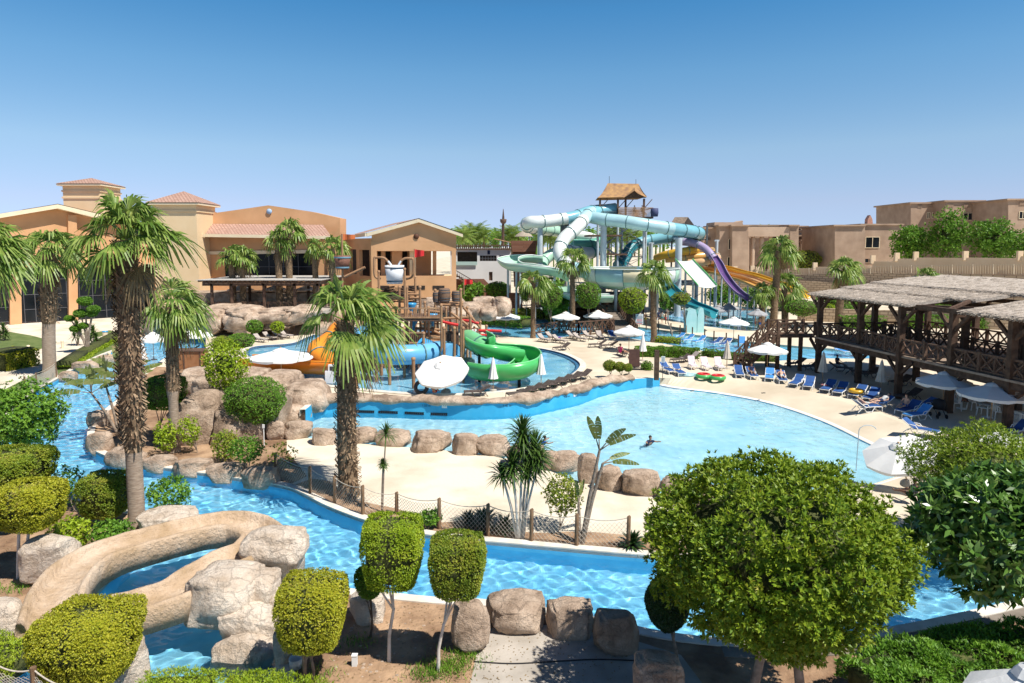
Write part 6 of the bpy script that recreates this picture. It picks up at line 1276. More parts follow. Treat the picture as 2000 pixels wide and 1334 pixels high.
r, w, h = pxthing('notice_board', 'tall brown notice board on a pole in the middle of the deck', 'board', 1228,680,1249,722, M_wood); mb = MB(); mb.box((0, 0, h * .55), (w, .08, h * .8)); mb.build('panel', mat('board_brown', (.07, .035, .03), (.10, .05, .04), 3), r); mb = MB(); mb.beam((0, .06, 0), (0, .06, h), .08); mb.box((0, .05, .03), (w * 1.1, .6, .06)); mb.build('pole', M_black, r)
r, w, h = pxthing('direction_post', 'square brown timber post with a small white notice beside it', 'post', 1275,684,1289,742, M_wood); mb = MB(); mb.box((0, 0, h / 2), (.35, .35, h)); mb.build('post', M_woodd, r); mb = MB(); mb.box((.5, -.1, h * .7), (.32, .04, .5)); n_ = mb.build('notice', M_sign, r); mb = MB(); [mb.box((.5, -.126, h * .7 + .18 - k * .07), (.24, .005, .02)) for k in range(6)]; mb.build('print', M_ink, n_); mb = MB(); mb.beam((.5, 0, 0), (.5, -.05, h * .8), .04); mb.build('notice_pole', M_black, r)
r, w, h = pxthing('rules_sign', 'white pool rules sign with red and blue lines on a post by the river bridge', 'sign', 1241,613,1256,645, M_sign); mb = MB(); mb.box((0, 0, h * .68), (w, .05, h * .62)); n_ = mb.build('plate', M_sign, r); mb = MB(); [mb.box((0, -.03, h * .94 - k * h * .075), (w * (.75 if k % 2 else .85), .008, h * .025)) for k in (1, 2, 3, 6)]; mb.build('blue_lines', M_ink, n_); mb = MB(); [mb.box((0, -.03, h * .94 - k * h * .075), (w * .7, .008, h * .035)) for k in (4, 5, 7)]; mb.build('red_lines', M_red, n_); mb = MB(); mb.beam((0, .04, 0), (0, .04, h), .06); mb.build('pole', M_steeld, r)
# posts along the slide pool river
for i in range(11):
    x = 1262 + i * 22 + (i % 3) * 2; y = 640 + i * 4.2; b = G(x, y + 4, 0); mb = MB(); mb.beam((0, 0, 0), (0, 0, 1.35), .12); mb.build('river_post', M_woodd, loc=b, label='dark short post %s along the slide pool river rope' % (ordn + ['eleventh'])[i], cat='post', group='dark posts along the slide pool river')
# ------------------------------------------------------------------ timber rails, bridge and stairs
def railing(mb, a, b, h=1.1, pan=1.7, post=.16, zf=0.0, fine=.07, ends=True):
    a, b = Vector(a), Vector(b); L = (b - a).length; n = max(1, round(L / pan)); up = Vector((0, 0, 1))
    for i in range(n + 1):
        p = a.lerp(b, i / n)
        if ends or 0 < i < n: mb.beam(p, p + up * (h + .12), post)
        if i < n:
            q = a.lerp(b, (i + 1) / n); mb.beam(p + up * h, q + up * h, fine * 1.3, fine * 1.3); mb.beam(p + up * .12, q + up * .12, fine * 1.2); m = p.lerp(q, .5)
            mb.beam(m + up * .12, m + up * h, fine)
            mb.beam(p + up * .12, m + up * h, fine); mb.beam(m + up * .12, p + up * h, fine); mb.beam(m + up * .12, q + up * h, fine); mb.beam(q + up * .12, m + up * h, fine)
g = 'timber railings of the central deck'
for i, (pts, lab, h) in enumerate([([(1040,652,0),(1092,645,0)],'low timber railing left of the two central parasols',1.1), ([(1092,650,0),(1130,656,0)],'timber railing behind the left central parasol',1.5), ([(1130,656,0),(1198,650,0)],'timber railing under the right central parasol',1.7), ([(1000,618,0),(1100,610,0)],'thin timber railing behind the hedges left of the bridge',1.2), ([(1100,612,0),(1150,618,0)],'timber railing between the two round trees',1.2)]):
    P = [G(x, y, z) for x, y, z in pts]; mb = MB(); railing(mb, P[0] - P[0], P[1] - P[0], h, 2.2, .2, fine=.1); mb.build('timber_railing', M_wood, loc=P[0], label=lab, cat='railing', group=g)
br = empty('timber_bridge', G(1215,640,0), 0, 'timber stair bridge with brown railings climbing beside the largest round clipped tree', 'bridge'); c0 = br.location.copy(); mb = MB(); A0, A1 = G(1222,655,0), G(1190,612,0) + Vector((0, 0, 1.9)); 
A1 = Vector((R(1180,600,A0.y + 16).x, A0.y + 16, 2.2)); sd = Vector((1, .2, 0)).normalized()
for k in range(16): p = A0.lerp(A1, k / 15) - c0; mb.box(p, (3.0, 1.3, .22), .15)
mb.build('steps', mat('grey_boards', (.20, .16, .13), (.32, .27, .22), 3, .9), br)
mb = MB(); railing(mb, A0 - sd * 1.5 - c0, A1 - sd * 1.5 - c0, 1.2, 2, .2, fine=.1); mb.build('railing', M_wood, br); mb = MB(); railing(mb, A0 + sd * 1.5 - c0, A1 + sd * 1.5 - c0, 1.2, 2, .2, fine=.1); mb.build('railing', M_wood, br)
mb = MB(); p = A1 - c0; mb.box(p + Vector((-4, 3, -.1)), (12, 5, .3)); mb.build('landing', M_wood, br)
# ------------------------------------------------------------------ left slatted pergola over the cave
Yp = 88.0; pg = empty('slatted_pergola', R(505,600,Yp), 0, 'dark timber pergola with a flat pale slatted roof standing on the cave rocks', 'pergola'); c0 = pg.location.copy(); c0z = c0.z
zr_ = R(500, 549, Yp).z; xl, xr = R(388,549,Yp).x - c0.x, R(632,549,Yp).x - c0.x; dp = 12
zb_ = R(500, 603, Yp).z - c0z; zt_ = zr_ - c0z; mb = MB(); mb.box(((xl + xr) / 2, 0, zt_ - .35), (xr - xl - 1, .3, .5)); mb.box(((xl + xr) / 2, dp, zt_ - .35), (xr - xl - 1, .3, .5)); [mb.box((x, dp / 2, zt_ - .30), (.3, dp, .4)) for x in (xl + .8, xr - .8)]
for k in range(26): x = xl + (xr - xl) * (k + .5) / 26; mb.box((x, dp / 2, zt_ + .02), (.12, dp + 1.6, .2))
mb.build('beams', M_wood, pg); mb = MB()
for k in range(60): mb.box(((xl + xr) / 2, -.9 + k * (dp + 1.8) / 60, zt_ + .16), (xr - xl, .17, .05))
mb.build('roof_slats', M_slat, pg)
for x in (413, 452, 515, 575, 620):
    for dy in (0, 6, 12): mb = MB(); xx = R(x, 549, Yp).x - c0.x; mb.beam((xx, dy, zb_ - .5), (xx, dy, zt_ - .3), .3); mb.build('post', M_woodd if dy else M_wood, pg)
mb = MB(); railing(mb, (xl + 1, .1, zb_ - .1), (xr - 1, .1, zb_ - .1), .95, 1.5, .1, fine=.05); mb.build('railing', M_woodd, pg)
mb = MB(); mb.box(((xl + xr) / 2, dp / 2, zb_ - .5), (xr - xl, dp + 1, .5)); mb.build('floor', M_conc, pg)
for i, (x, lab) in enumerate([(470,'white parasol at the left under the slatted pergola'),(538,'white parasol glimpsed in the middle under the slatted pergola'),(600,'white parasol at the right under the slatted pergola')]):
    mb = MB(); a = R(x, 566, Yp + 7); mb.lathe((0, 0, 0), [(1.9, 0), (0, .7)], 8, smooth=False); mb.tube([(0, 0, -2.2), (0, 0, .7)], .03, 6); mb.build('parasol', M_white, loc=a, label=lab, cat='parasol', group='parasols under the pergola')
# cave rocks under it
multi_rock('overhanging ledge of big tan rocks roofing the dark cave', [(385,596,470,642,86,7,2.2),(440,600,530,646,84,7,5.1),(455,606,500,650,82,4,8.3),(505,602,590,638,84.5,7,7.7),(560,598,628,634,85,6,9.9),(395,606,440,652,83,4,11.8),(320,602,400,642,89,6,15.2)], M_rock, 'cave_roof_rock', 'cave rocks', rg=.3)
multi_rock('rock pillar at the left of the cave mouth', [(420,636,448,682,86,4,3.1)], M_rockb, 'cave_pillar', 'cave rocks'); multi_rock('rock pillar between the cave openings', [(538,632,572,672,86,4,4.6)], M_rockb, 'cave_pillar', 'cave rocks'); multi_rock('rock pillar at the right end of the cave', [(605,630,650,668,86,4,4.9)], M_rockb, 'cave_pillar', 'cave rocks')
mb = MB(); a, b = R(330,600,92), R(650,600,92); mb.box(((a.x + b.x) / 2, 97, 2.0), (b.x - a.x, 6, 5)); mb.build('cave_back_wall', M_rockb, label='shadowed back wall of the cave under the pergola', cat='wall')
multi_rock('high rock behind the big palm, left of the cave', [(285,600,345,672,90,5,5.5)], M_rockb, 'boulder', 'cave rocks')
# ================================================================== splash structure
M_pole = mat('brown_pole', (.30, .16, .08), (.40, .23, .12), 2, .6, .2, 8); M_bark2 = M_woodl
ss = empty('splash_structure', G(850,700,0), 0, 'brown pole water-play structure with platforms, barrels, buckets and red flags', 'play structure'); c0 = ss.location.copy()
def pole(x, yt, yb, z0=0.0, r=.11, Yq=None, name='pole'):
    b = G(x, yb, z0) if Yq is None else Vector((R(x, yt, Yq).x, Yq, 0)); t = R(x, yt, b.y); mb = MB(); mb.tube([(b.x - c0.x, b.y - c0.y, -.3), (b.x - c0.x, b.y - c0.y, t.z)], r, 8); mb.lathe((b.x - c0.x, b.y - c0.y, t.z), [(r * 1.25, -.1), (r * 1.25, .06), (0, .12)], 8); mb.build(name, M_pole, ss); return Vector((b.x, b.y, 0))
for x, yt, yb in ((743,530,720),(793,525,716),(797,560,712),(813,540,700),(831,590,712),(863,595,735),(856,620,700),(872,600,690),(901,565,735),(905,640,745),(919,618,715),(846,640,700),(893,600,690),(928,640,690),(775,600,700),(810,598,700)): pole(x, yt, yb)
for x, yt, yb in ((696,690,762),(700,700,745),(761,700,748),(808,700,755),(735,700,742),(722,695,735),(745,690,730),(710,690,735)): pole(x, yt, yb, r=.14, name='pile')
for x, yt, yb in ((782,560,705),(822,560,704),(838,600,715),(851,566,694),(880,592,700),(888,640,735),(913,600,700),(938,628,690),(950,636,688),(765,600,710),(752,610,716),(790,640,735),(804,610,718),(868,640,740),(828,650,735)): pole(x, yt, yb, r=.12)
for x, yt, yb in ((640,700,730),(700,600,700),(708,610,690),(690,620,690)): pole(x, yt, yb, r=.13)
def plat(x0, y0, x1, y1, z, m=M_woodl, th=.25, name='platform'):
    P = [G(x0, y1, z), G(x1, y1, z), G(x1, y0, z), G(x0, y0, z)]; mb = MB(); mb.slab([p - Vector((c0.x, c0.y, 0)) for p in P], th); return mb.build(name, m, ss)
plat(800,650,866,672,2.4); plat(830,660,905,682,2.2); plat(775,612,860,622,4.6, M_wood); plat(850,588,905,592,5.6); plat(735,570,800,580,6.2, M_woodd); plat(750,645,800,662,1.8, M_wood); plat(900,640,935,652,2.4, M_wood); plat(838,600,882,606,4.2, M_wood)
def prail(x0, x1, y, z, h=1.0, name='railing', m=M_woodl, lattice=False):
    a, b = G(x0, y, z), G(x1, y, z); a -= Vector((c0.x, c0.y, 0)); b -= Vector((c0.x, c0.y, 0)); mb = MB(); n = int((b - a).length / .16)
    for k in range(n + 1): p = a.lerp(b, k / n); mb.beam(p, p + Vector((0, 0, h)), .03)
    mb.beam(a + Vector((0, 0, h)), b + Vector((0, 0, h)), .12); mb.beam(a + Vector((0, 0, .08)), b + Vector((0, 0, .08)), .12)
    if lattice:
        mb.quad(a, b, b + Vector((0, 0, h)), a + Vector((0, 0, h)))
        for k in range(0, n): mb.beam(a.lerp(b, k / n), a.lerp(b, min(1, (k + 4) / n)) + Vector((0, 0, h)), .05)
    mb.build(name, m, ss)
prail(800,830,672,2.4); prail(833,862,682,2.2); prail(867,896,682,2.2, 1.5, 'lattice_panel', M_wood, True); prail(800,862,652,2.4); prail(778,858,622,4.6, .9)
for x0, y0, x1, y1, Yq in ((743,600,797,602,66),(752,640,800,642,65),(765,622,812,624,65),(880,610,920,640,62),(833,640,868,656,63),(782,575,822,575,66),(838,660,870,662,62),(905,600,938,640,63),(797,582,833,582,66),(833,607,862,610,64),(866,622,920,620,63),(862,595,905,597,64),(833,625,866,627,64),(868,693,905,690,61),(868,700,905,697,61),(797,640,860,644,64)):
    mb = MB(); mb.tube([R(x0, y0, Yq) - c0, R(x1, y1, Yq) - c0], .12, 8); mb.build('cross_bar', M_pole, ss)
# tipping bucket on its bent pipes
M_bw = mat('bucket_white', (.72, .73, .74), (.78, .79, .80), 2, .5); M_bb = mat('bucket_band', (.02, .05, .09)); M_blue = gel('gelcoat_blue', (.05, .32, .60)); M_bluel = gel('gelcoat_light_blue', (.16, .46, .74))
def bucket(px, yt, yb, wt, wb, Yq, m, band, name='tipping_bucket'):
    a, b = R(px, yt, Yq) - c0, R(px, yb, Yq) - c0; s = Yq / F; H = a.z - b.z; mb = MB(); rt, rb = wt / 2 * s, wb / 2 * s
    mb.lathe(b, [(0, 0), (rb, 0), (rt, H), (rt * .9, H), (rb * .88, .1), (0, .1)], 20); o = mb.build(name, m, ss); mb = MB()
    for f_ in (.14, .86): r_ = rb + (rt - rb) * f_ + .02; mb.lathe(b, [(r_, f_ * H - .07), (r_, f_ * H + .07)], 20)
    mb.build('band', band, o); return a, b
bucket(771, 518, 554, 38, 30, 65, M_bw, M_bb); bucket(669, 499, 526, 33, 24, 67, mat('bucket_brown', (.16, .07, .045), (.24, .11, .07), 6), mat('band_blue', (.16, .30, .38)))
for pts in ([(743,545),(732,538),(731,506),(735,503),(750,504),(758,512),(763,520)], [(793,545),(806,538),(807,508),(803,505),(790,505),(782,512),(779,520)]):
    mb = MB(); mb.tube(smooth_poly([R(x, y, 65) - c0 for x, y in pts], 4), .12, 8); mb.build('water_pipe', M_pole, ss)
for pts in ([(758,510),(763,516),(767,524)], [(783,510),(779,516),(777,524)]): mb = MB(); mb.tube([R(x, y, 64.6) - c0 for x, y in pts], .1, 6); mb.build('water_jet', mat('falling_water', (.75, .82, .88), rough=.2), ss)
mb = MB(); mb.tube([R(668,457,67) - c0, R(669,560,67) - c0, (R(669,560,67).x - c0.x, 67 - c0.y, -.3)], .1, 8); mb.tube([R(672,541,67) - c0, R(713,522,67) - c0], .13, 8); mb.build('mast_pole', M_pole, ss)
def flag(x, y, w, h, m, Yq, lab='flag'):
    mb = MB(); s = Yq / F; a = R(x, y, Yq) - c0; n = 6; pts = [(k / n, (h * s) * (1 - .35 * k / n)) for k in range(n + 1)]
    for k in range(n):
        u0, h0 = pts[k]; u1, h1 = pts[k + 1]; w0, w1 = .12 * math.sin(u0 * 7), .12 * math.sin(u1 * 7)
        mb.quad((a.x + u0 * w * s, a.y + w0, a.z - (h * s - h0) * .4), (a.x + u1 * w * s, a.y + w1, a.z - (h * s - h1) * .4), (a.x + u1 * w * s, a.y + w1, a.z - (h * s - h1) * .4 - h1), (a.x + u0 * w * s, a.y + w0, a.z - (h * s - h0) * .4 - h0), 0, True)
    return mb.build(lab, m, ss)
flag(669, 457, 24, 12, gel('flag_orange', (.62, .16, .04)), 67); flag(809, 487, 19, 16, M_red, 64); flag(907, 545, 16, 12, M_red, 63)
mb = MB(); [mb.tube([R(x, y0, Yq) - c0, R(x, y1, Yq) - c0], .05, 6) for x, y0, y1, Yq in ((809,486,545,64),(906,544,575,63))]; mb.build('flag_poles', M_pole, ss)
M_barrel = mat('barrel_staves', (.14, .08, .05), (.26, .16, .10), 8, .8, .5, 20, stretch=(6, 6, .5))
for x, yt, yb, w in ((868,563,590,24),(852,570,590,14),(891,568,589,18)):
    a, b = R(x, yt, 64.5) - c0, R(x, yb, 64.5) - c0; r_ = w / 2 * 64.5 / F; H = a.z - b.z; mb = MB(); mb.lathe(b, [(0, 0), (r_ * .8, 0), (r_ * .97, H * .25), (r_, H * .5), (r_ * .97, H * .75), (r_ * .8, H), (0, H)], 18); o = mb.build('barrel', M_barrel, ss)
    mb = MB(); [mb.lathe(b, [(r_ * q + .02, H * f_ - .04), (r_ * q + .02, H * f_ + .04)], 18) for f_, q in ((.12, .89), (.3, .985), (.7, .985), (.88, .89))]; mb.build('hoops', M_steeld, o)
# twig thatch awning behind the bucket, blue funnels, red spouts, water curtain
mb = MB(); q = random.Random(3)
for k in range(70): x = q.uniform(735, 800); y = q.uniform(560, 592); mb.beam(R(x, y, 67 + q.uniform(-1, 1)) - c0, R(x + q.uniform(15, 30), y + q.uniform(-4, 4), 67 + q.uniform(-1, 1)) - c0, .07)
mb.build('twig_awning', M_woodd, ss)
for x, y in ((803,597),(845,618),(808,627)):
    a = R(x, y, 63.5) - c0; mb = MB(); mb.lathe(a, [(.12, -.9), (.14, -.5), (.5, .1), (.5, .25), (.42, .25), (.1, -.5)], 12); mb.build('funnel', M_blue, ss)
for pts in ([(864,628),(880,632),(895,635)], [(903,625),(920,627),(935,632)], [(935,646),(960,646),(980,647)], [(938,655),(953,655)]): mb = MB(); mb.tube([R(x, y, 63) - c0 for x, y in pts], .14, 8); mb.build('red_spout', M_red, ss)
mb = MB(); a = R(956,636,70) - c0; mb.lathe((a.x, a.y, 0), [(1.0, 0), (.85, .8), (.45, 1.8), (.15, 2.4), (0, 2.5)], 16); mb.build('blue_cone_fountain', mat('wet_stone_blue', (.20, .32, .40), (.40, .52, .60), 1.5, .3), ss)
# slides of the splash pool
C_orange = gel('gelcoat_bright_orange', (.80, .22, .02)); C_orangel = gel('gelcoat_warm_orange', (.80, .28, .03)); C_green = gel('gelcoat_leaf_green', (.08, .48, .13)); C_greenl = gel('gelcoat_light_green', (.22, .62, .28))
g = 'slides of the splash pool'
tubeslide('tube_slide', 'orange tube slide twisting down behind the stout palm', [(668,640,62),(657,648,61),(650,660,60),(634,672,59),(620,682,58),(622,694,57.5),(638,703,57),(660,708,57)], .82, [C_orangel], every=2.5, group=g)
trough('open_slide', 'flat open orange slide run-out lying in the splash pool at the left', [(668,732,.3),(620,730,.25),(560,728,.2),(500,726,.15),(480,726,.12)], 1.2, 1.25, C_orange, C_orangel, group=g, z=True)
tubeslide('tube_slide', 'big light blue tube slide curving behind the stout palm crown', [(760,640,66),(720,648,63),(705,665,60),(712,680,57.5),(745,690,56),(790,693,56),(830,690,57),(862,684,58),(885,690,57)], .85, [M_bluel], every=2.8, group=g)
tubeslide('tube_slide', 'dark blue lower chute of the blue slide beside the lattice platform', [(820,678,59),(850,690,58.5),(880,706,58),(892,716,57)], .9, [M_blue], group=g)
tubeslide('tube_slide', 'short light green tube at the top of the green slide', [(914,662,60),(926,668,58.5),(940,676,57.2),(954,682,56.5)], .85, [C_greenl], group=g)
prg = [(-1.05,1.35),(-1.12,.9),(-1.0,.35),(-.6,.05),(0,-.05),(.6,.05),(1.0,.35),(1.12,.8),(1.05,1.0)]
trough('open_slide', 'wide open green slide making a broad hairpin turn in the splash pool', [(930,680,2.6),(955,694,2.2),(985,703,1.7),(1008,706,1.35),(1025,712,1.1),(1031,722,.95),(1020,734,.8),(992,741,.65),(960,742,.5),(935,738,.4)], 1.0, 1.0, C_green, C_greenl, group=g, prof=prg, legs=3, z=True, mleg=M_black)
def wslab(*a): pass
# splash rocks with a spring
multi_rock('big hollow tan rock formation behind the splash structure', [(900,590,945,628,76,5,1.1),(925,580,970,605,79,5,2.4),(960,582,998,618,78,4,3.9),(938,600,970,628,75,4,5.3)], M_rock, 'rock_formation', 'rocks behind the splash structure'); multi_rock('low tan rocks left of the hollow formation', [(800,582,905,620,78,5,6.6),(815,602,860,640,74,4,7.4),(870,605,925,650,73,4,8.5)], M_rock, 'rock_formation', 'rocks behind the splash structure')
multi_rock('rocks beneath the lattice platform in the splash pool', [(862,700,902,735,60,3,2.1),(896,700,928,728,59,2.5,3.6)], M_rockp, 'rock_formation', 'rocks behind the splash structure')

# dark clutter under the slides: kiosk and shrubs
kz = empty('timber_kiosk', (R(1180,600,104).x, 104, 0), 0, 'dark timber kiosk in the shade beneath the big slide bowl', 'kiosk'); mb = MB(); [mb.beam((x, y, 0), (x, y, 3.4), .25) for x in (-6, -2, 2, 6) for y in (0, 5)]; mb.build('frame', M_woodd, kz); mb = MB(); mb.box((0, 2.5, 3.5), (13, 7, .3)); mb.build('roof', M_woodd, kz); mb = MB(); mb.box((0, 5.2, 1.7), (12, .3, 3.2)); mb.build('back_wall', M_woodd, kz); mb = MB(); mb.box((0, .6, .55), (11, .6, 1.1)); mb.build('counter', M_wood, kz)
g = 'shrubs under and behind the slides'
for i, (x0, y0, x1, y1, Yq, l) in enumerate([(1052,545,1110,600,108,'dark shrub mass left beneath the white tube'),(1110,560,1160,605,112,'dark shrub beneath the white tube bend'),(1285,565,1345,600,112,'dark shrub behind the grey column'),(1380,560,1440,592,118,'shrub behind the purple slide legs'),(1440,566,1500,596,120,'shrub between the purple slide and the tall palm'),(1500,575,1560,600,116,'shrub behind the tall palm trunk'),(1060,575,1110,612,96,'leafy shrub by the mint run-out slide'),(895,555,945,585,112,'green shrub below the timber stair'),(1600,575,1700,605,118,'shrub row at the retaining wall foot')]):
    s_ = Yq / F; a, b = R(x0, y0, Yq), R(x1, y1, Yq); make_tree('shrub', l, 'shrub', ((a.x + b.x) / 2, Yq, 0), (0, 0, (a.z + max(b.z, 0)) / 2), (b.x - a.x) / 2, 2.5, (a.z - max(b.z, 0)) / 2 + .3, 600, .35, .2, L_mid, lump=.35, lumpf=2.4, core=.7, shell=.6, seed=200 + i, group=g)
for i, (x, y0, m, w, l) in enumerate([(1168,560,M_planks,3,'reddish planked wall piece under the slide tower'),(985,548,M_planks,6,'reddish planked wall behind the hedge left of the small palms')]): MB().box((0, 0, 1.6), (w, .4, 3.4)).build('plank_wall', m, loc=(R(x, y0, 112).x, 112, 0), label=l, cat='wall')
# ================================================================== timber pavilion (two storeys, thatched)
M_thatch = mat('reed_thatch', (.33, .28, .23), (.58, .50, .42), 9, .95, .9, 26, stretch=(1, 1, 1), detail=8)
pv = empty('timber_pavilion', G(1755,780,0), 0, 'two-storey dark timber pavilion with layered reed thatch, crossed railings and an outside stair', 'pavilion'); c0 = pv.location.copy(); ZD = 3.15
front = [G(1597,728,0), G(1675,748,0), G(1753,778,0), G(1852,806,0), G(1966,842,0)]; side = Vector((front[-1].y - front[0].y, -(front[-1].x - front[0].x), 0)); fd = (front[-1] - front[0]).normalized(); sd = Vector((-fd.y, fd.x, 0)); sd = sd if sd.x > 0 else -sd
def pz(p, z): return Vector((p.x - c0.x, p.y - c0.y, z))
zt = {0: 6.95, 1: 6.9, 2: 6.85, 3: 6.8, 4: 6.8}
for r in range(3):
    for i, p in enumerate(front):
        q_ = p + sd * (5.2 * r); mb = MB(); mb.beam(pz(q_, -.1), pz(q_, 6.75), .40); 
        for s_ in (-1, 1):
            e = q_ + fd * s_ * 1.3; mb.beam(pz(q_, 5.4), pz(e, 6.6), .2)
            mb.beam(pz(q_, 1.7), pz(e, ZD - .3), .2)
        mb.build('post', M_woodd, pv)
ext = front[-1] + fd * 6; mb = MB()
for r in range(3):
    a, b = front[0] + sd * 5.2 * r - fd * .4, ext + sd * 5.2 * r; mb.beam(pz(a, 6.75), pz(b, 6.75), .3, .32); mb.beam(pz(a, ZD - .35), pz(b, ZD - .35), .3, .45)
for i, p in enumerate(front): mb.beam(pz(p, 6.5), pz(p + sd * 10.4, 6.5), .25, .3); mb.beam(pz(p, ZD - .6), pz(p + sd * 10.4, ZD - .6), .25, .3)
mb.build('beams', M_woodd, pv)
mb = MB(); a, b = front[0] - sd * .25 - fd * .4, ext - sd * .25; mb.slab([pz(a, ZD), pz(b, ZD), pz(b + sd * 11, ZD), pz(a + sd * 11, ZD)], .14); mb.build('deck', mat('deck_boards', (.26, .19, .14), (.38, .29, .22), 2, .9, .3, 8), pv)
for a, b in zip(front, front[1:] + [ext]): mb = MB(); railing(mb, pz(a, ZD), pz(b, ZD), 1.15, 2.2, .22, fine=.10, ends=True); mb.build('railing', M_wood, pv)
for a, b in ((front[0], front[0] + sd * 10.4), (front[0] + sd * 10.4, front[-1] + sd * 10.4), (front[0] + sd * 5.2, front[-1] + sd * 5.2)): mb = MB(); railing(mb, pz(a, ZD), pz(b, ZD), 1.15, 2.2, .2, fine=.09); mb.build('railing', M_woodd, pv)
# nearer balcony that steps out at the right
n0, n1 = G(1855,712,ZD), G(2030,752,ZD); mb = MB(); railing(mb, pz(n0, ZD), pz(n1, ZD), 1.15, 2.2, .24, fine=.11); mb.build('railing', M_wood, pv); mb = MB(); mb.beam(pz(n0, ZD - .3), pz(n1, ZD - .3), .3, .5); mb.slab([pz(n0, ZD - .02), pz(n1, ZD - .02), pz(n1 + Vector((3, 6, 0)), ZD - .02), pz(front[3] + sd * 1, ZD - .02)], .14); mb.build('balcony_deck', M_wood, pv)
n2, n3 = G(1862,668,ZD + .0), G(2030,690,ZD + .0)
# stairs at the far end
s0 = front[0] - fd * .3; m0 = G(1545,707,0); top_ = Vector((R(1545,640,m0.y).x, m0.y + .5, ZD)); lo_ = G(1465,690,0)
land = [G(1515,640,ZD), G(1597,648,ZD), G(1600,640,ZD) + Vector((0, 2, 0)), G(1520,634,ZD) + Vector((0, 2, 0))]
ld0, ld1 = G(1516,668,ZD), G(1598,668,ZD); ld0 = Vector((R(1516,645,60).x, 59.5, ZD)); ld1 = Vector((front[0].x, 59.5, ZD))
mb = MB(); mb.slab([pz(ld0, ZD), pz(ld1, ZD), pz(ld1 + Vector((0, 2.4, 0)), ZD), pz(ld0 + Vector((0, 2.4, 0)), ZD)], .2); mb.build('landing', M_wood, pv)
for dy in (0, 2.4): mb = MB(); railing(mb, pz(ld0 + Vector((0, dy, 0)), ZD), pz(ld1 + Vector((0, dy, 0)), ZD), 1.1, 1.8, .2, fine=.09); mb.build('railing', M_wood, pv)
[MB().beam(pz(ld0 + Vector((dx, dy, 0)), 0), pz(ld0 + Vector((dx, dy, 0)), ZD), .28).build('stair_post', M_woodd, pv) for dx in (0, 2) for dy in (0, 2.4)]
st0 = ld0 + Vector((-3.0, 0, 0)); mb = MB()
for k in range(14): f_ = k / 13; p = ld0.lerp(st0, f_); mb.box(pz(p, 0) + Vector((0, 1.2, ZD * (1 - f_) + .1 * f_ - .1)), (.32, 2.2, .08))
for dy in (0, 2.4): mb.beam(pz(ld0 + Vector((0, dy, 0)), ZD - .15), pz(st0 + Vector((0, dy, 0)), 0.05), .1, .35)
mb.build('stairs', M_woodd, pv)
for dy in (0, 2.4): mb = MB(); railing(mb, pz(ld0 + Vector((0, dy, 0)), ZD), pz(st0 + Vector((0, dy, 0)), .1), 1.1, 1.6, .18, fine=.09); mb.build('stair_railing', M_wood, pv)
# thatch layers
def thatch(pts, name='thatch'):
    (sa, sb_, ua, ub, za, zb) = pts; Q = lambda s_, u, z: pz(front[0] + fd * s_ + sd * u, z)
    P = [Q(sa, ua, za), Q(sb_, ua, za), Q(sb_, ub, zb), Q(sa, ub, zb)]; mb = MB(); n, m_ = 26, 5; q = random.Random(int(pts[0] * 7 + pts[2] * 3))
    grid = [[P[0].lerp(P[1], i / n).lerp(P[3].lerp(P[2], i / n), j / m_) + Vector((0, 0, .05 * noise.noise(Vector((i * .5, j * .9, pts[2]))))) for i in range(n + 1)] for j in range(m_ + 1)]
    for j in range(m_):
        for i in range(n): mb.quad(grid[j][i], grid[j][i + 1], grid[j + 1][i + 1], grid[j + 1][i], 0, False); d = Vector((0, 0, -.18)); mb.quad(grid[j][i] + d, grid[j + 1][i] + d, grid[j + 1][i + 1] + d, grid[j][i + 1] + d)
    dn = (P[0] - P[3]); dn.normalize()
    def fringe(a, b, cnt, L):
        for k in range(cnt):
            p = a.lerp(b, (k + q.random()) / cnt); e = p + dn * L * q.uniform(.3, 1) + Vector((q.uniform(-.05, .05), 0, -.12 * q.random())); mb.beam(p - dn * .25, e, .035)
    fringe(P[0], P[1], 240, .35); fringe(P[0] - Vector((0, 0, .12)), P[1] - Vector((0, 0, .12)), 160, .25)
    mb.quad(P[0], P[0] + Vector((0, 0, -.2)), P[1] + Vector((0, 0, -.2)), P[1]); mb.quad(P[1], P[1] + Vector((0, 0, -.2)), P[2] + Vector((0, 0, -.2)), P[2])
    for k in range(420):
        u, v = q.random(), q.random(); p = P[0].lerp(P[1], u).lerp(P[3].lerp(P[2], u), v); mb.beam(p + Vector((0, 0, .02)), p + dn * .5 + Vector((0, 0, .045)), .03)
    mb.build(name, M_thatch, pv)
for t_ in ((-.5, 11.3, -.7, 2.8, 6.95, 7.36), (-.5, 13.6, 2.4, 5.5, 7.42, 7.75), (-.5, 26, 5.1, 11, 7.85, 8.5), (15.8, 26, -.7, 5.4, 6.95, 7.70)): thatch(t_)
mb = MB(); mb.beam(G(1800,598,6.85) - Vector((c0.x, c0.y, 0)), G(1925,604,6.85) - Vector((c0.x, c0.y, 0)), .22); mb.beam(G(1855,604,6.8) - Vector((c0.x, c0.y, 0)), G(1895,588,7.3) - Vector((c0.x, c0.y, 0)), .2); mb.build('roof_rafters', M_wood, pv)
mb = MB(); a = G(1977,672,5.2) - Vector((c0.x, c0.y, 0)); mb.lathe(a, [(0, -.3), (.14, -.25), (.16, .2), (.1, .3), (0, .32)], 10); mb.build('red_lantern', M_red, pv)
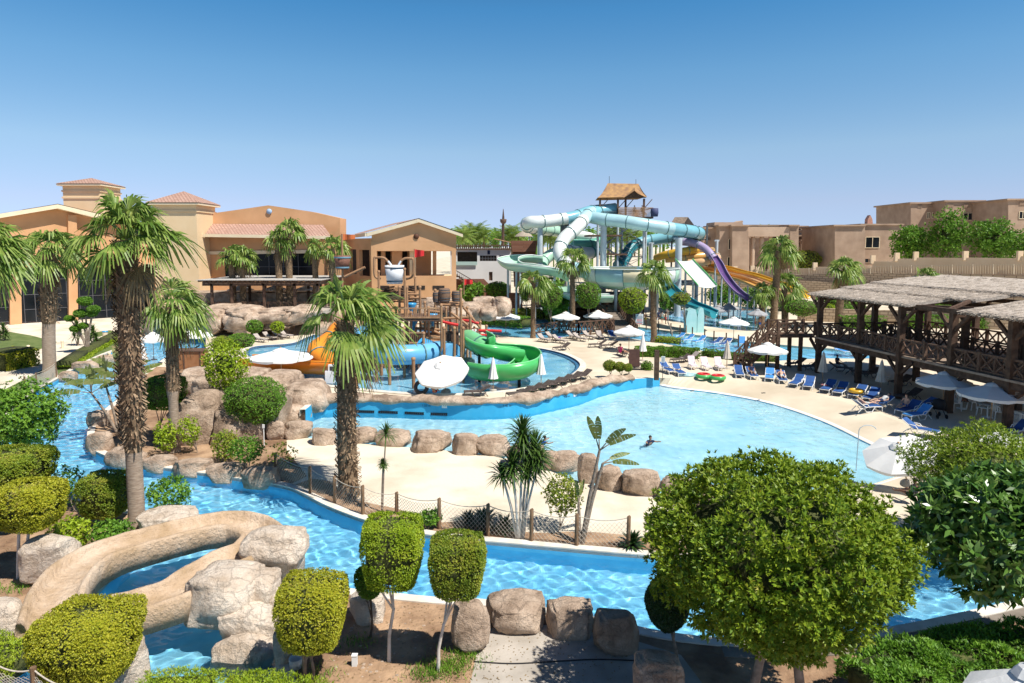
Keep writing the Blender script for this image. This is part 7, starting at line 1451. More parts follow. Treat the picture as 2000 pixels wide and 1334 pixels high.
# ================================================================== parasols
M_canvas = mat('canvas_white', (.74, .73, .70), (.80, .79, .76), 1.5, .9, .15, 9); M_canvasg = mat('canvas_grey', (.30, .30, .31), (.36, .36, .37), 1.5, .9); M_canvasb = mat('canvas_beige', (.54, .48, .40), (.64, .58, .50), 2, .9, .2, 8); M_bamboo = mat('parasol_pole', (.38, .22, .11), (.48, .30, .16), 3, .6)
def make_parasol(H=2.65, r=1.65, m=None, drop=.55, nr=8):
    root = empty('parasol'); m = m or M_canvas; mb = MB(); vs = [(0, 0, H)]; K = nr * 4; rings = [.18, .4, .62, .84, 1.0]
    for t in rings:
        for k in range(K):
            a = 2 * math.pi * k / K; seg = (k % 4) / 4; sag = math.sin(math.pi * seg); rr = r * t * (1 - .07 * sag * t); vs.append((rr * math.cos(a), rr * math.sin(a), H - drop * t * (1 + .12 * t) - .05 * sag * t))
    fs = [(0, 1 + k, 1 + (k + 1) % K) for k in range(K)]
    for j in range(len(rings) - 1): fs += [(1 + j * K + k, 1 + (j + 1) * K + k, 1 + (j + 1) * K + (k + 1) % K, 1 + j * K + (k + 1) % K) for k in range(K)]
    mb.add(vs, fs, 0, False); e = [v for v in vs[-K:]]; n = len(mb.v); mb.add(e + [(x, y, z - .14 - .02 * (k % 4)) for k, (x, y, z) in enumerate(e)], [(k, (k + 1) % K, (k + 1) % K + K, k + K) for k in range(K)])
    mb.lathe((0, 0, H), [(.42, -.11), (.25, .02), (.03, .10)], 8, 0, False); mb.build('canopy', m, root)
    mb = MB(); mb.tube([(0, 0, 0), (0, 0, H)], .03, 8); mb.lathe((0, 0, H), [(.04, .08), (.05, .14), (0, .2)], 8); mb.build('pole', M_bamboo, root)
    mb = MB(); 
    for k in range(nr): a = 2 * math.pi * k / nr; mb.beam((0, 0, H - .75), (r * .55 * math.cos(a), r * .55 * math.sin(a), H - drop * .62), .02)
    mb.build('ribs', M_bamboo, root); mb = MB(); mb.lathe((0, 0, 0), [(0, 0), (.32, 0), (.3, .08), (.06, .12), (.05, .3)], 14); mb.build('base', M_conc, root); return root
def make_folded(m, H=2.6):
    root = empty('folded_parasol'); mb = MB(); mb.lathe((0, 0, 0), [(.36, H * .36), (.30, H * .45), (.22, H * .62), (.14, H * .8), (.08, H * .93), (.02, H * .99)], 32, 0, True, .16, 8); mb.build('canopy', m, root); mb = MB(); mb.tube([(0, 0, 0), (0, 0, H)], .03, 8); mb.build('pole', M_bamboo, root); mb = MB(); mb.lathe((0, 0, 0), [(0, 0), (.3, 0), (.28, .08), (.05, .12)], 12); mb.build('base', M_conc, root); return root
pw, pg_, pfw, pfb = make_parasol(), make_parasol(m=M_canvasg), make_folded(M_canvas), make_folded(M_canvasb); used = set()
def place(proto, loc, rz, label, sc=None, group=None):
    if proto.name not in used: used.add(proto.name); o = proto; o.location = loc; o.rotation_euler = (0, 0, rz); o['label'] = label; o['group'] = group; 
    else: o = copy_tree(proto); o.location = loc; o.rotation_euler = (0, 0, rz); o['label'] = label
    if sc: o.scale = (sc, sc, sc) if not isinstance(sc, tuple) else sc
    return o
for p_ in (pw, pg_, pfw, pfb): tag(p_, 'x', 'parasol', 'parasols')
for i, (x, y, w, lab) in enumerate([(298,650,62,'white parasol partly behind the tallest palm trunk'),(378,642,70,'white parasol beside the slim palm, right of the one behind the tall trunk'),(988,610,60,'white parasol left of the central pair, near the blue cone fountain'),(1105,610,56,'left white parasol of the central pair by the timber railing'),(1168,607,58,'right white parasol of the central pair by the timber railing'),
    (1229,637,64,'white parasol in the middle of the deck sheltering a person in magenta'),(1500,670,76,'white parasol in front of the pavilion stair'),(1845,728,104,'white parasol with lattice shadow in front of the pavilion'),(1940,750,124,'largest open white parasol at the right, beside the picture edge'),(1434,620,60,'white parasol on the far side of the slide pool river')]):
    d = G(x, y, 2.65); sc = w * d.y / F / 3.3; place(pw, (d.x, d.y, 0), .2 * i, lab, (sc, sc, 1), 'open white parasols')
for i, (x, y, w, lab) in enumerate([(1030,575,38,'small grey blue parasol behind the hedges'),(1404,597,46,'grey parasol at the left beside the slide pool'),(1424,593,40,'grey parasol behind another one beside the slide pool'),(1480,604,40,'pale grey parasol near the dark palms')]):
    d = G(x, y, 2.65); place(pg_, (d.x, d.y, 0), .3 * i, lab, (w * d.y / F / 3.3,) * 2 + (1,), 'open grey parasols')
for i, (x, y, lab) in enumerate([(521,612,'folded white parasol between green cushions at the cave'),(963,697,'folded parasol standing in front of the green slide'),(1057,690,'folded parasol right of the green slide'),(1256,652,'folded parasol next to the brown notice board'),(278,668,'folded parasol left of the tall palm')]):
    d = G(x, y, 2.6); place(pfw, (d.x, d.y, 0), .3 * i, lab, None, 'folded white parasols')
for i, (x, y, lab) in enumerate([(1421,664,'folded beige parasol above the watermelon rings'),(1609,686,'folded beige parasol before the second pavilion post'),(1723,702,'folded beige parasol before the third pavilion post')]):
    d = G(x, y, 2.6); place(pfb, (d.x, d.y, 0), .5 * i, lab, None, 'folded beige parasols')
o = place(pw, G(548,748,0), .1, 'flat white parasol tilted over the orange slide end'); d = G(548,682,2.65); o.location = (d.x, d.y, 0); o.scale = (1.55, 1.55, 1)
o = place(pw, G(860,770,0), 0, 'big domed white parasol tilted over a person by the rock rim'); d = G(868,735,1.4); o.location = (d.x, d.y + 1.0, 0); o.rotation_euler = (rad(26), rad(-6), 0); o.scale = (1.22, 1.22, 1.0)
b = G(1765,950,0); o = place(pw, (b.x + .4, b.y + .4, 0), 0, 'large white parasol tipped over beside the feathery tree at the pool end'); o.rotation_euler = (rad(10), rad(-20), 0); o.scale = (1.0, 1.0, .8)
b = G(1950,900,0); place(pw, (b.x, b.y, 0), .2, 'white parasol just peeking above the feathery tree', (.8, .8, .55)); b = G(1990,1440,LOW); place(pw, (R(2040,1330,9.5).x, 9.8, R(2010,1306,9.8).z - 2.65), .3, 'grey white parasol top cut by the bottom right corner', (.55, .55, 1))
# ================================================================== sunbeds
M_bsl = mat('sling_blue', (.02, .07, .24), (.03, .11, .32), 3, .7); M_bslb = mat('sling_bright', (.05, .24, .60), (.07, .30, .66), 3, .7); M_brn = mat('rattan_brown', (.06, .045, .04), (.12, .09, .08), 10, .8); M_cush = mat('cushion_taupe', (.36, .31, .27), (.46, .40, .36), 3, .9); M_pinks = mat('striped_pink', (.70, .40, .50), (.78, .74, .74), 14, .8, stretch=(6, .1, .1))
def make_bed(name, sling, frame, back=.62, cush=.05):
    """sunbed: feet toward -y, head raised toward +y; 1.95 m long"""
    root = empty(name); h = .34; w = .62; bl = .78; prof = [(-1.0, h), (-.3, h + .02), (.20, h), (.20 + bl * math.cos(back), h + bl * math.sin(back))]
    mb = MB()
    for (y0, z0), (y1, z1) in zip(prof[:-1], prof[1:]): mb.slab([(-w / 2, y0, z0 + cush), (w / 2, y0, z0 + cush), (w / 2, y1, z1 + cush), (-w / 2, y1, z1 + cush)], cush)
    mb.build('sling', sling, root); mb = MB()
    for s in (-1, 1):
        x = s * (w / 2 + .03); mb.tube([(x, y, z) for y, z in [(-1.0, .02), (-.98, h - .05), (-.9, h), (-.3, h + .02), (.2, h)]], .028, 6); mb.tube([(x, .2, h), (x, prof[-1][0], prof[-1][1])], .028, 6); mb.tube([(x, -.45, h), (x, -.25, .02), (x, .15, .02), (x, .35, h * .8), (x, .1, h)], .028, 6); mb.tube([(x, .45, h * .9), (x, .75, .02)], .028, 6); mb.tube([(x, -.05, h), (x, .1, h + .2), (x, .42, h + .22)], .025, 6)
    for y, z in ((-1.0, h - .03), (prof[-1][0], prof[-1][1]), (.2, h - .03)): mb.tube([(-w / 2 - .03, y, z), (w / 2 + .03, y, z)], .028, 6)
    mb.build('frame', frame, root); return tag(root, 'x', 'sunbed', 'x')
bb, bd, bc_, bp_ = make_bed('sunbed', M_bsl, M_white), make_bed('sunbed', M_brn, M_brn, .55, .04), make_bed('sunbed', M_cush, M_brn, .7, .09), make_bed('sunbed', M_pinks, M_white, .9)
bbb = make_bed('sunbed', M_bslb, M_white, .7)
# blue ones behind, along the slide pool border
for i, (x, y, a) in enumerate([(1325,665,-60),(1343,668,-58),(1366,671,-55),(1400,674,-50),(1418,676,-45),(1449,674,-20)]): place(bbb if i in (0,1,2,5) else bb, G(x, y, 0), rad(a), ['leftmost bright blue sunbed of the far row by the river border','second bright blue sunbed of the far row by the river border','third bright blue sunbed of the far row by the river border','shaded navy sunbed in the far row, right of the three bright ones','partly hidden navy sunbed behind the folded beige parasol','bright blue sunbed at the right end of the far row by the stair post'][i], None, 'far row of blue sunbeds')
for i, (x, y, a, lab) in enumerate([(1443,735,-12,'navy sunbed alone right of the watermelon rings'),(1468,738,-5,'sunbed with a brown towel under a reading person'),(1503,742,-22,'bright blue sunbed beside the reading person'),(1526,746,-12,'sunbed under the sunbather with pale shorts'),(1556,754,-40,'low sunbed with a towel left of the folded beige parasol'),(1580,758,-30,'navy sunbed left of the second folded beige parasol'),(1618,765,-42,'navy sunbed just right of the folded beige parasol'),(1642,770,-40,'empty navy sunbed in the middle of the near row'),(1676,776,-48,'sunbed holding the yellow swim ring'),(1702,782,-45,'last navy sunbed of the near row by the third folded parasol'),(1690,803,98,'white framed sunbed seen side-on with a sunbather near the pool edge'),(1718,797,-80,'sunbed side-on behind the nearest sunbather'),(1775,808,-62,'sunbed of the sitting man near the parasol'),(1793,818,-70,'bright blue sunbed in front of the stroller'),(1795,848,40,'blue sunbed with raised back near the tipped parasol'),(1800,800,-88,'white framed sunbed in the pavilion shade'),(1985,850,-70,'navy sunbed at the far right near the pavilion leg'),(1303,728,15,'grey blue sunbed at the left of the towel group'),(1325,732,5,'white framed sunbed in the towel group'),(1195,660,5,'small blue sunbed right of the central parasol pair')]):
    place(bbb if i in (2, 13) else bb, G(x, y, 0), rad(a), lab, None, 'blue sunbeds near the wave pool')
for i, (x, y, a, lab) in enumerate([(1352,720,0,'pink striped chair left of the watermelon rings'),(1378,722,5,'low pink striped chair behind the watermelon rings'),(1404,722,0,'tall pink striped chair behind the right watermelon ring')]): place(bp_, G(x, y, 0), rad(a), lab, (.85, .8, 1.1), 'pink striped chairs')
pos = ['first','second','third','fourth','fifth','sixth','seventh','eighth','ninth','tenth','eleventh','twelfth']
for i, (x, y, a) in enumerate([(1016,776,-70),(1036,770,-65),(1056,764,-62),(1078,758,-60),(1097,752,-58),(1116,746,-58),(1136,741,-55),(933,773,-85)]): place(bd, G(x, y, 0), rad(a), 'dark rattan sunbed behind the rock rim, ' + (pos[i] + ' from the left of the long row' if i < 7 else 'alone left of the folded parasol'), None, 'dark sunbeds along the rock rim')
for i, (x, y, a, l2) in enumerate([(1062,668,40,'taupe cushioned sunbed at the far left of the central group'),(1078,664,45,'taupe sunbed left of the one with the purple towel'),(1092,670,50,'sunbed with a purple towel under the left central parasol'),(1118,662,45,'taupe sunbed between the two central parasols'),(1132,666,50,'taupe sunbed right of centre between the central parasols'),(1150,662,40,'taupe sunbed under the right central parasol'),(1172,662,10,'grey sunbed behind the central parasol pole'),(508,668,60,'taupe sunbed left of the folded parasol at the cave'),(526,664,60,'taupe sunbed below the folded parasol at the cave'),(545,662,60,'taupe sunbed right of the folded parasol at the cave'),(558,660,60,'grey sunbed at the right end of the cave row'),(1348,706,-70,'brown sunbed at the right end of the long deck hedge')]): place(bc_, G(x, y, 0), rad(a), l2, None, 'taupe cushioned sunbeds')
for i, (x, y, a, l2) in enumerate([(1098,684,-60,'dark sunbed lying in front of the purple towel'),(1168,678,-80,'dark sunbed in front of the right central parasol'),(1190,680,-80,'second dark sunbed in front of the right central parasol'),(1215,695,10,'dark sunbed beneath the middle parasol'),(1240,715,15,'dark sunbed behind the brown notice board'),(1330,708,-72,'dark sunbed in front of the deck hedge'),(372,690,-60,'dark sunbed beneath the parasol by the slim palm'),(392,694,-65,'dark sunbed right of the parasol pole by the slim palm'),
    (1555,716,-70,'dark sunbed in the shade left of the second pavilion post'),(1585,722,-70,'dark sunbed in the shade behind the folded beige parasol'),(1640,725,60,'dark sunbed in the shade between two pavilion posts'),(1670,732,60,'dark sunbed in the shade behind the third pavilion post'),(1700,736,-60,'dark sunbed in the shade with a white towel'),(1760,752,-70,'dark sunbed deep under the pavilion by the striped towel'),(1775,780,-75,'dark sunbed at the edge of the pavilion shade')]): place(bd, G(x, y, 0), rad(a), l2, None, 'dark rattan sunbeds')
for i, (x, y, a) in enumerate([(1640,690,15),(1655,690,12),(1680,692,-30),(1690,693,-40)]): place(bbb, G(x, y, 0), rad(a), '%s sunlit blue sunbed seen far through the pavilion legs' % pos[i], None, 'sunbeds seen through the pavilion')
# rings, towels, bags
def torus(mb, c, Rr, r, tilt=0, mi=0, seg=24, mifn=None):
    c = Vector(c); pts = [c + Vector((Rr * math.cos(2 * math.pi * k / seg), Rr * math.sin(2 * math.pi * k / seg) * math.cos(tilt), Rr * math.sin(2 * math.pi * k / seg) * math.sin(tilt))) for k in range(seg + 1)]; mb.tube(pts, r, 8, mi, False); return mb
for i, (x, y, lab) in enumerate([(1374,738,'left watermelon swim ring lying on the deck'),(1402,741,'right watermelon swim ring lying on the deck')]):
    r = empty('swim_ring', G(x, y, 0), 0, lab, 'swim ring', 'watermelon swim rings'); mb = MB(); torus(mb, (0, 0, .17), .50, .17); mb.build('green_rind', C_green, r); mb = MB(); torus(mb, (0, 0, .27), .44, .13); mb.build('red_flesh', M_red, r)
mb = MB(); torus(mb, (0, 0, .55), .42, .13); mb.build('swim_ring', C_yel, loc=G(1672,778,0), label='yellow swim ring lying on a sunbed of the near row', cat='swim ring')
mb = MB(); torus(mb, (0, 0, .6), .42, .15, rad(70)); mb.build('swim_ring', M_dkgrey, loc=G(823,772,0), label='dark rubber swim ring standing under the domed parasol', cat='swim ring')
mb = MB(); mb.box((0, 0, .1), (1.5, .7, .2)); torus(mb, (0, 0, .1), .5, .12); mb.build('air_mattress', C_sky, loc=G(1342,734,0), label='pale blue air mattress on the deck left of the watermelon rings', cat='air mattress')
for i, (x, y, m, lab, sz) in enumerate([(1572,752,M_canvas,'crumpled pale towel on the low sunbed of the near row',(.5,.8)),(1584,748,mat('towel_pink',(.5,.2,.3),(.6,.4,.4),8),'pinkish towel on a navy sunbed of the near row',(.55,.9)),(1612,762,mat('towel_red',(.4,.08,.06),(.5,.3,.3),9),'patterned red towel on a navy sunbed right of the folded parasol',(.5,.8)),(1092,666,mat('towel_purple',(.18,.05,.35)),'purple towel on a central sunbed',(.5,.7)),(1726,748,M_canvas,'white towel spread in the pavilion shade',(.7,1.4)),(1503,740,mat('towel_stripe',(.6,.6,.55),(.1,.3,.5),14),'striped towel on the bright blue sunbed beside the reading person',(.5,.8)),(1642,768,mat('towel_orange',(.6,.25,.05),(.6,.5,.4),9),'orange towel on the middle sunbed of the near row',(.5,.7)),(1122,660,M_canvas,'white towel on a taupe sunbed between the central parasols',(.5,.9)),(1303,726,mat('towel_grey',(.3,.3,.32)),'grey towel on the sunbed at the left of the towel group',(.5,.9)),(1325,730,mat('towel_tan',(.5,.4,.28),(.6,.5,.4),5),'tan towel on the white framed sunbed of the towel group',(.5,.9)),(1790,806,mat('towel_green',(.08,.4,.25)),'green towel on a sunbed near the sitting man',(.5,.6))]):
    mb = MB(); vs = []; n = 6
    for a in range(n + 1):
        for b_ in range(n + 1): u, v = a / n - .5, b_ / n - .5; vs.append((u * sz[0], v * sz[1], .43 + .05 * noise.noise(Vector((u * 5, v * 5, i))) + .03))
    mb.add(vs, [(a * (n + 1) + b_, (a + 1) * (n + 1) + b_, (a + 1) * (n + 1) + b_ + 1, a * (n + 1) + b_ + 1) for a in range(n) for b_ in range(n)], 0, True); o = mb.build('towel', m, loc=G(x, y, 0), label=lab, cat='towel'); o.rotation_euler = (0, 0, rad(-40)); md = o.modifiers.new('s', 'SOLIDIFY'); md.thickness = .03
# tables and chairs under the pavilion
def make_chair():
    root = empty('garden_chair'); mb = MB(); mb.box((0, 0, .45), (.5, .48, .05)); mb.build('seat', M_white, root); mb = MB()
    for k in range(9): a = math.pi * (k / 8); mb.beam((.26 * math.cos(a), .05 + .22 * math.sin(a), .47), (.30 * math.cos(a), .05 + .27 * math.sin(a), .68 + .18 * math.sin(a)), .05)
    pts_ = [(.30 * math.cos(math.pi * k / 12), .05 + .27 * math.sin(math.pi * k / 12), .68 + .18 * math.sin(math.pi * k / 12)) for k in range(13)]; mb.tube(pts_, .025, 6); mb.build('backrest', M_white, root)
    for sx in (-1, 1):
        for sy in (-1, 1): mb = MB(); mb.beam((sx * .22, sy * .2, .43), (sx * .26, sy * .25, 0), .045); mb.build('leg', M_white, root)
    return tag(root, 'x', 'chair', 'x')
def make_table():
    root = empty('round_table'); mb = MB(); mb.lathe((0, 0, 0), [(0, .70), (.50, .70), (.52, .72), (.52, .74), (0, .74)], 24); mb.build('tabletop', mat('table_grey', (.35, .36, .38), (.42, .43, .45), 2, .4), root); mb = MB(); mb.tube([(0, 0, .02), (0, 0, .7)], .035, 8); mb.build('stem', M_white, root); mb = MB(); mb.lathe((0, 0, 0), [(0, 0), (.25, 0), (.24, .03), (0, .05)], 14); mb.build('foot', M_white, root); return tag(root, 'x', 'table', 'x')
ch_, tb_ = make_chair(), make_table()
for i, (x, y) in enumerate([(1878,798),(1928,815),(1985,835)]): place(tb_, G(x, y, 0), 0, ['round grey table farthest left behind the parasol poles','middle round grey table in the pavilion shade','round grey table cut off at the right edge'][i], (1.25,) * 3, 'round tables under the pavilion')
for i, (x, y, a, l) in enumerate([(1862,802,-80,'white armchair left of the leftmost round table'),(1902,800,80,'white armchair right of the leftmost round table'),(1922,812,-60,'white armchair left of the middle round table'),(1950,820,70,'white armchair right of the middle round table, before the pole'),(1977,840,-50,'white armchair left of the table at the edge'),(1996,838,90,'white armchair cut off at the right edge')]): place(ch_, G(x, y, 0), rad(a), l, (1.25,) * 3, 'white armchairs under the pavilion')
# stroller, brown box, pool shower, black bags
r = empty('stroller', G(1832,815,0), 0, 'black baby stroller parked between the sunbeds and a parasol pole', 'stroller'); mb = MB(); mb.lathe((0, 0, .75), [(.0, -.25), (.34, -.2), (.4, .1), (.3, .4), (0, .5)], 12); mb.build('hood', M_black, r); mb = MB(); [mb.beam((s * .25, -.4, .15), (s * .25, .5, 1.0), .04) for s in (-1, 1)]; mb.beam((-.25, .5, 1.0), (.25, .5, 1.0), .04); mb.build('frame', M_dkgrey, r)
for sx in (-1, 1):
    for sy in (-.4, .35): mb = MB(); mb.tube([(sx * .27, sy, .14), (sx * .31, sy, .14)], .14, 12); mb.build('wheel', M_black, r)
r = empty('storage_box', G(368,735,LOW), 0, 'brown timber box with panelled sides at the top of the rock mound', 'box'); mb = MB(); mb.box((0, 0, .65), (3.0, 1.4, 1.6)); mb.build('body', mat('box_brown', (.30, .13, .05), (.38, .18, .08), 2, .7), r); mb = MB(); mb.box((0, 0, 1.48), (3.2, 1.6, .1)); mb.build('lid', M_wood, r); [MB().box((x, -.72, .65), (.12, .05, 1.6)).build('batten', M_wood, r) for x in (-1.44, 0, 1.44)]; r.location.z = .3
sh = empty('pool_handle', G(1672,918,LOW), 0, 'thin steel safety pole with a hooked top standing in the shallow end', 'pole'); b = sh.location; s_ = b.y / F; mb = MB(); hh = R(1674,832,b.y).z - LOW; mb.tube([(0, 0, -.1), (.05, 0, hh * .9)] + [(.05 + .45 * (1 - math.cos(a)), 0, hh * .9 + .28 * math.sin(a)) for a in (.5, 1, 1.5, 2, 2.5, 2.9)], .022, 6); mb.build('rod', M_steel, sh)
for i, (x, y, l) in enumerate([(1489,768,'pair of dark flip-flops on the paving near the pool edge'),(1350,764,'pair of dark shoes at the pool edge below the watermelon rings')]):
    mb = MB(); [mb.lathe((k * .16, k * .05, 0), [(0, 0), (.09, .0), (.1, .03), (0, .04)], 8) for k in (0, 1)]; mb.build('flip_flops', M_black, loc=G(x, y, 0), label=l, cat='shoes', group='shoes left on the paving')
for i, (x, y, z0, lab) in enumerate([(494,775,0,'white cabinet with a small grey screen at the splash pool edge behind the stout palm')]):
    r = empty('control_cabinet', G(645,748,0), 0, lab, 'cabinet'); mb = MB(); mb.box((0, 0, .5), (.7, .4, 1.0)); mb.box((.25, 0, 1.2), (.7, .3, .6)); mb.build('body', M_bw, r); mb = MB(); mb.box((.25, -.16, 1.2), (.45, .02, .35)); mb.build('screen', M_dkgrey, r)
for i, (x, y, l) in enumerate([(56,690,'short pale bollard on the path left of the lawn palm'),(214,705,'pale bollard beside the path right of the lawn palm'),(122,680,'small pale bollard on the path behind the lawn palm'),(186,655,'small pale bollard at the path corner'),(206,664,'litter bin with a blue top beside the path')]):
    mb = MB(); mb.tube([(0, 0, 0), (0, 0, .75 if i < 4 else 1.0)], .13 if i < 4 else .3, 10); mb.lathe((0, 0, .75 if i < 4 else 1.0), [(.16 if i < 4 else .34, 0), (.16 if i < 4 else .34, .12), (0, .16)], 10, 1); mb.build('bollard' if i < 4 else 'litter_bin', [M_trim, M_trim if i < 4 else M_blue], loc=G(x, y, LOW), label=l, cat='bollard' if i < 4 else 'bin', group='path bollards' if i < 4 else None)
# ================================================================== people
def skin_body(name, J, E, Rd, root=0):
    me = bpy.data.meshes.new(name); me.from_pydata(J, E, []); o = bpy.data.objects.new(name, me); COL.objects.link(o); o.modifiers.new('k', 'SKIN'); sv = me.skin_vertices[0].data
    for i, r in enumerate(Rd): sv[i].radius = (r, r) if not isinstance(r, tuple) else r; sv[i].use_root = (i == root)
    m = o.modifiers.new('u', 'SUBSURF'); m.levels = 2; m.render_levels = 2; dg = bpy.context.evaluated_depsgraph_get(); me2 = bpy.data.meshes.new_from_object(o.evaluated_get(dg)); bpy.data.objects.remove(o)
    for p in me2.polygons: p.use_smooth = True
    me2.name = name; return me2
def body(pose):
    """joints of a 1.72 m figure; origin at the feet (stand), the seat (sit, lie) or the waterline (swim)"""
    if pose in ('stand', 'walk'):
        k = .16 if pose == 'walk' else 0
        J = dict(pel=(0,0,.94), bel=(0,0,1.08), che=(0,.0,1.28), nek=(0,0,1.45), hea=(0,-.02,1.60), cro=(0,-.01,1.69), ls=(-.18,0,1.38), le=(-.25,.02+k*.5,1.12), lw=(-.26,-.06+k*.6,.88), lh=(-.26,-.08+k*.6,.78), rs=(.18,0,1.38), re=(.25,.04-k*.5,1.12), rw=(.26,-.04-k*.8,.90), rh=(.26,-.07-k*.8,.80), lp=(-.09,0,.90), lk=(-.10,-.02-k,.50), la=(-.10,.02-k*1.1,.09), lf=(-.11,-.13-k*1.1,.04), rp=(.09,0,.90), rk=(.10,-.02+k*.7,.50), ra=(.10,.04+k*1.6,.10), rf=(.11,-.11+k*1.6,.04))
    elif pose == 'sit':
        J = dict(pel=(0,0,.12), bel=(0,.04,.26), che=(0,.07,.46), nek=(0,.06,.62), hea=(0,.02,.76), cro=(0,.02,.86), ls=(-.18,.06,.56), le=(-.26,-.06,.34), lw=(-.16,-.26,.30), lh=(-.12,-.33,.30), rs=(.18,.06,.56), re=(.27,-.06,.34), rw=(.18,-.28,.28), rh=(.14,-.35,.28), lp=(-.09,-.03,.12), lk=(-.13,-.42,.26), la=(-.12,-.72,.06), lf=(-.12,-.82,.12), rp=(.09,-.03,.12), rk=(.12,-.44,.16), ra=(.13,-.85,.06), rf=(.13,-.92,.13))
    elif pose == 'lie':
        J = dict(pel=(0,0,.12), bel=(0,.12,.17), che=(0,.28,.30), nek=(0,.40,.42), hea=(0,.50,.52), cro=(0,.57,.57), ls=(-.18,.34,.37), le=(-.30,.18,.22), lw=(-.27,-.04,.18), lh=(-.25,-.12,.17), rs=(.18,.34,.37), re=(.32,.20,.22), rw=(.28,-.02,.18), rh=(.26,-.10,.17), lp=(-.09,-.05,.11), lk=(-.12,-.44,.20), la=(-.12,-.84,.10), lf=(-.14,-.90,.20), rp=(.09,-.05,.11), rk=(.12,-.46,.13), ra=(.13,-.88,.09), rf=(.15,-.93,.20))
    else:
        J = dict(pel=(0,.35,-.55), bel=(0,.22,-.40), che=(0,.08,-.16), nek=(0,0,.02), hea=(0,-.03,.16), cro=(0,-.02,.26), ls=(-.19,.02,-.06), le=(-.36,-.12,-.10), lw=(-.42,-.34,-.03), lh=(-.43,-.42,-.02), rs=(.19,.02,-.06), re=(.38,-.10,-.10), rw=(.46,-.30,-.04), rh=(.48,-.38,-.03), lp=(-.09,.40,-.60), lk=(-.12,.60,-.85), la=(-.12,.95,-.95), lf=(-.12,1.05,-1.0), rp=(.09,.40,-.60), rk=(.12,.66,-.80), ra=(.12,1.0,-.85), rf=(.12,1.1,-.9))
    N = list(J); R_ = dict(pel=.125, bel=.115, che=.135, nek=.052, hea=.092, cro=.070, ls=.060, le=.042, lw=.030, lh=.036, rs=.060, re=.042, rw=.030, rh=.036, lp=.088, lk=.056, la=.036, lf=.034, rp=.088, rk=.056, ra=.036, rf=.034)
    E = [('pel','bel'),('bel','che'),('che','nek'),('nek','hea'),('hea','cro'),('che','ls'),('ls','le'),('le','lw'),('lw','lh'),('che','rs'),('rs','re'),('re','rw'),('rw','rh'),('pel','lp'),('lp','lk'),('lk','la'),('la','lf'),('pel','rp'),('rp','rk'),('rk','ra'),('ra','rf')]
    me = skin_body('body_' + pose, [J[n] for n in N], [(N.index(a), N.index(b)) for a, b in E], [R_[n] for n in N])
    sh = skin_body('shorts_' + pose, [J['pel'], tuple(Vector(J['lp']).lerp(Vector(J['lk']), .1)), tuple(Vector(J['lp']).lerp(Vector(J['lk']), .6)), tuple(Vector(J['rp']).lerp(Vector(J['rk']), .1)), tuple(Vector(J['rp']).lerp(Vector(J['rk']), .6)), tuple(Vector(J['pel']).lerp(Vector(J['bel']), .7))], [(0,1),(1,2),(0,3),(3,4),(0,5)], [.14,.105,.095,.105,.095,.13])
    sr = skin_body('shirt_' + pose, [tuple(Vector(J['pel']).lerp(Vector(J['bel']), .2)), J['bel'], J['che'], tuple(Vector(J['che']).lerp(Vector(J['nek']), .6)), J['ls'], tuple(Vector(J['ls']).lerp(Vector(J['le']), .55)), J['rs'], tuple(Vector(J['rs']).lerp(Vector(J['re']), .55))], [(0,1),(1,2),(2,3),(2,4),(4,5),(2,6),(6,7)], [.14,.135,.155,.075,.08,.065,.08,.065], 1)
    return me, sh, sr, Vector(J['hea']), Vector(J['cro'])
BODY = {p: body(p) for p in ('stand', 'walk', 'sit', 'lie', 'swim')}
SK = [mat('skin_light', (.56, .33, .23), (.62, .38, .27), 3, .55), mat('skin_tan', (.36, .19, .12), (.42, .23, .15), 3, .55), mat('skin_dark', (.16, .08, .05), (.20, .10, .06), 3, .55)]
HA = [mat('hair_dark', (.02, .014, .01)), mat('hair_brown', (.10, .05, .025)), mat('hair_blond', (.38, .25, .11))]
CL = {k: mat('cloth_' + k, c, tuple(x * .8 for x in c), 6, .9) for k, c in dict(red=(.5, .03, .03), blue=(.03, .12, .4), navy=(.02, .03, .08), white=(.7, .7, .68), black=(.02, .02, .02), magenta=(.45, .02, .14), grey=(.3, .28, .27), aqua=(.1, .45, .5), pale=(.5, .6, .6), yellow=(.6, .5, .1), green=(.05, .3, .1)).items()}
def person(pose, x, y, z, rz, label, sk=1, ha=0, shorts=None, shirt=None, sc=1.0, group=None, loc=None, seat=0.0, long_hair=False):
    b = loc or G(x, y, z); r = empty('person', (b.x, b.y, b.z + seat), rad(rz), label, 'person', group); me, sh, sr, hd, cr = BODY[pose]; r.scale = (sc,) * 3
    def lk(nm, m_, mt):
        m2 = m_.copy(); m2.materials.clear(); m2.materials.append(mt); o = bpy.data.objects.new(nm, m2); COL.objects.link(o); o.parent = r; return o
    lk('body', me, SK[sk])
    if shorts: lk('shorts', sh, CL[shorts])
    if shirt: lk('shirt', sr, CL[shirt])
    mb = MB(); d = (cr - hd).normalized(); back = Vector((0, 1, 0)); c = hd + d * .045 + back * .03; vs, fs = ico(2); mb.add([c + Vector((v.x * .098, v.y * .10, v.z * (.095 if v.z > -.1 or not long_hair else .22))) for v in vs], fs, 0, True)
    mb.build('hair', HA[ha], r); return r
P_ = person
P_('swim', 1270, 860, LOW + .3, 20, 'dark-haired swimmer in the middle of the wave pool facing away', 1, 0, shirt='navy', group='swimmers'); P_('swim', 1064, 860, LOW + .22, 100, 'swimmer near the rocks beside the yucca heads', 1, 0, shirt='blue', group='swimmers')
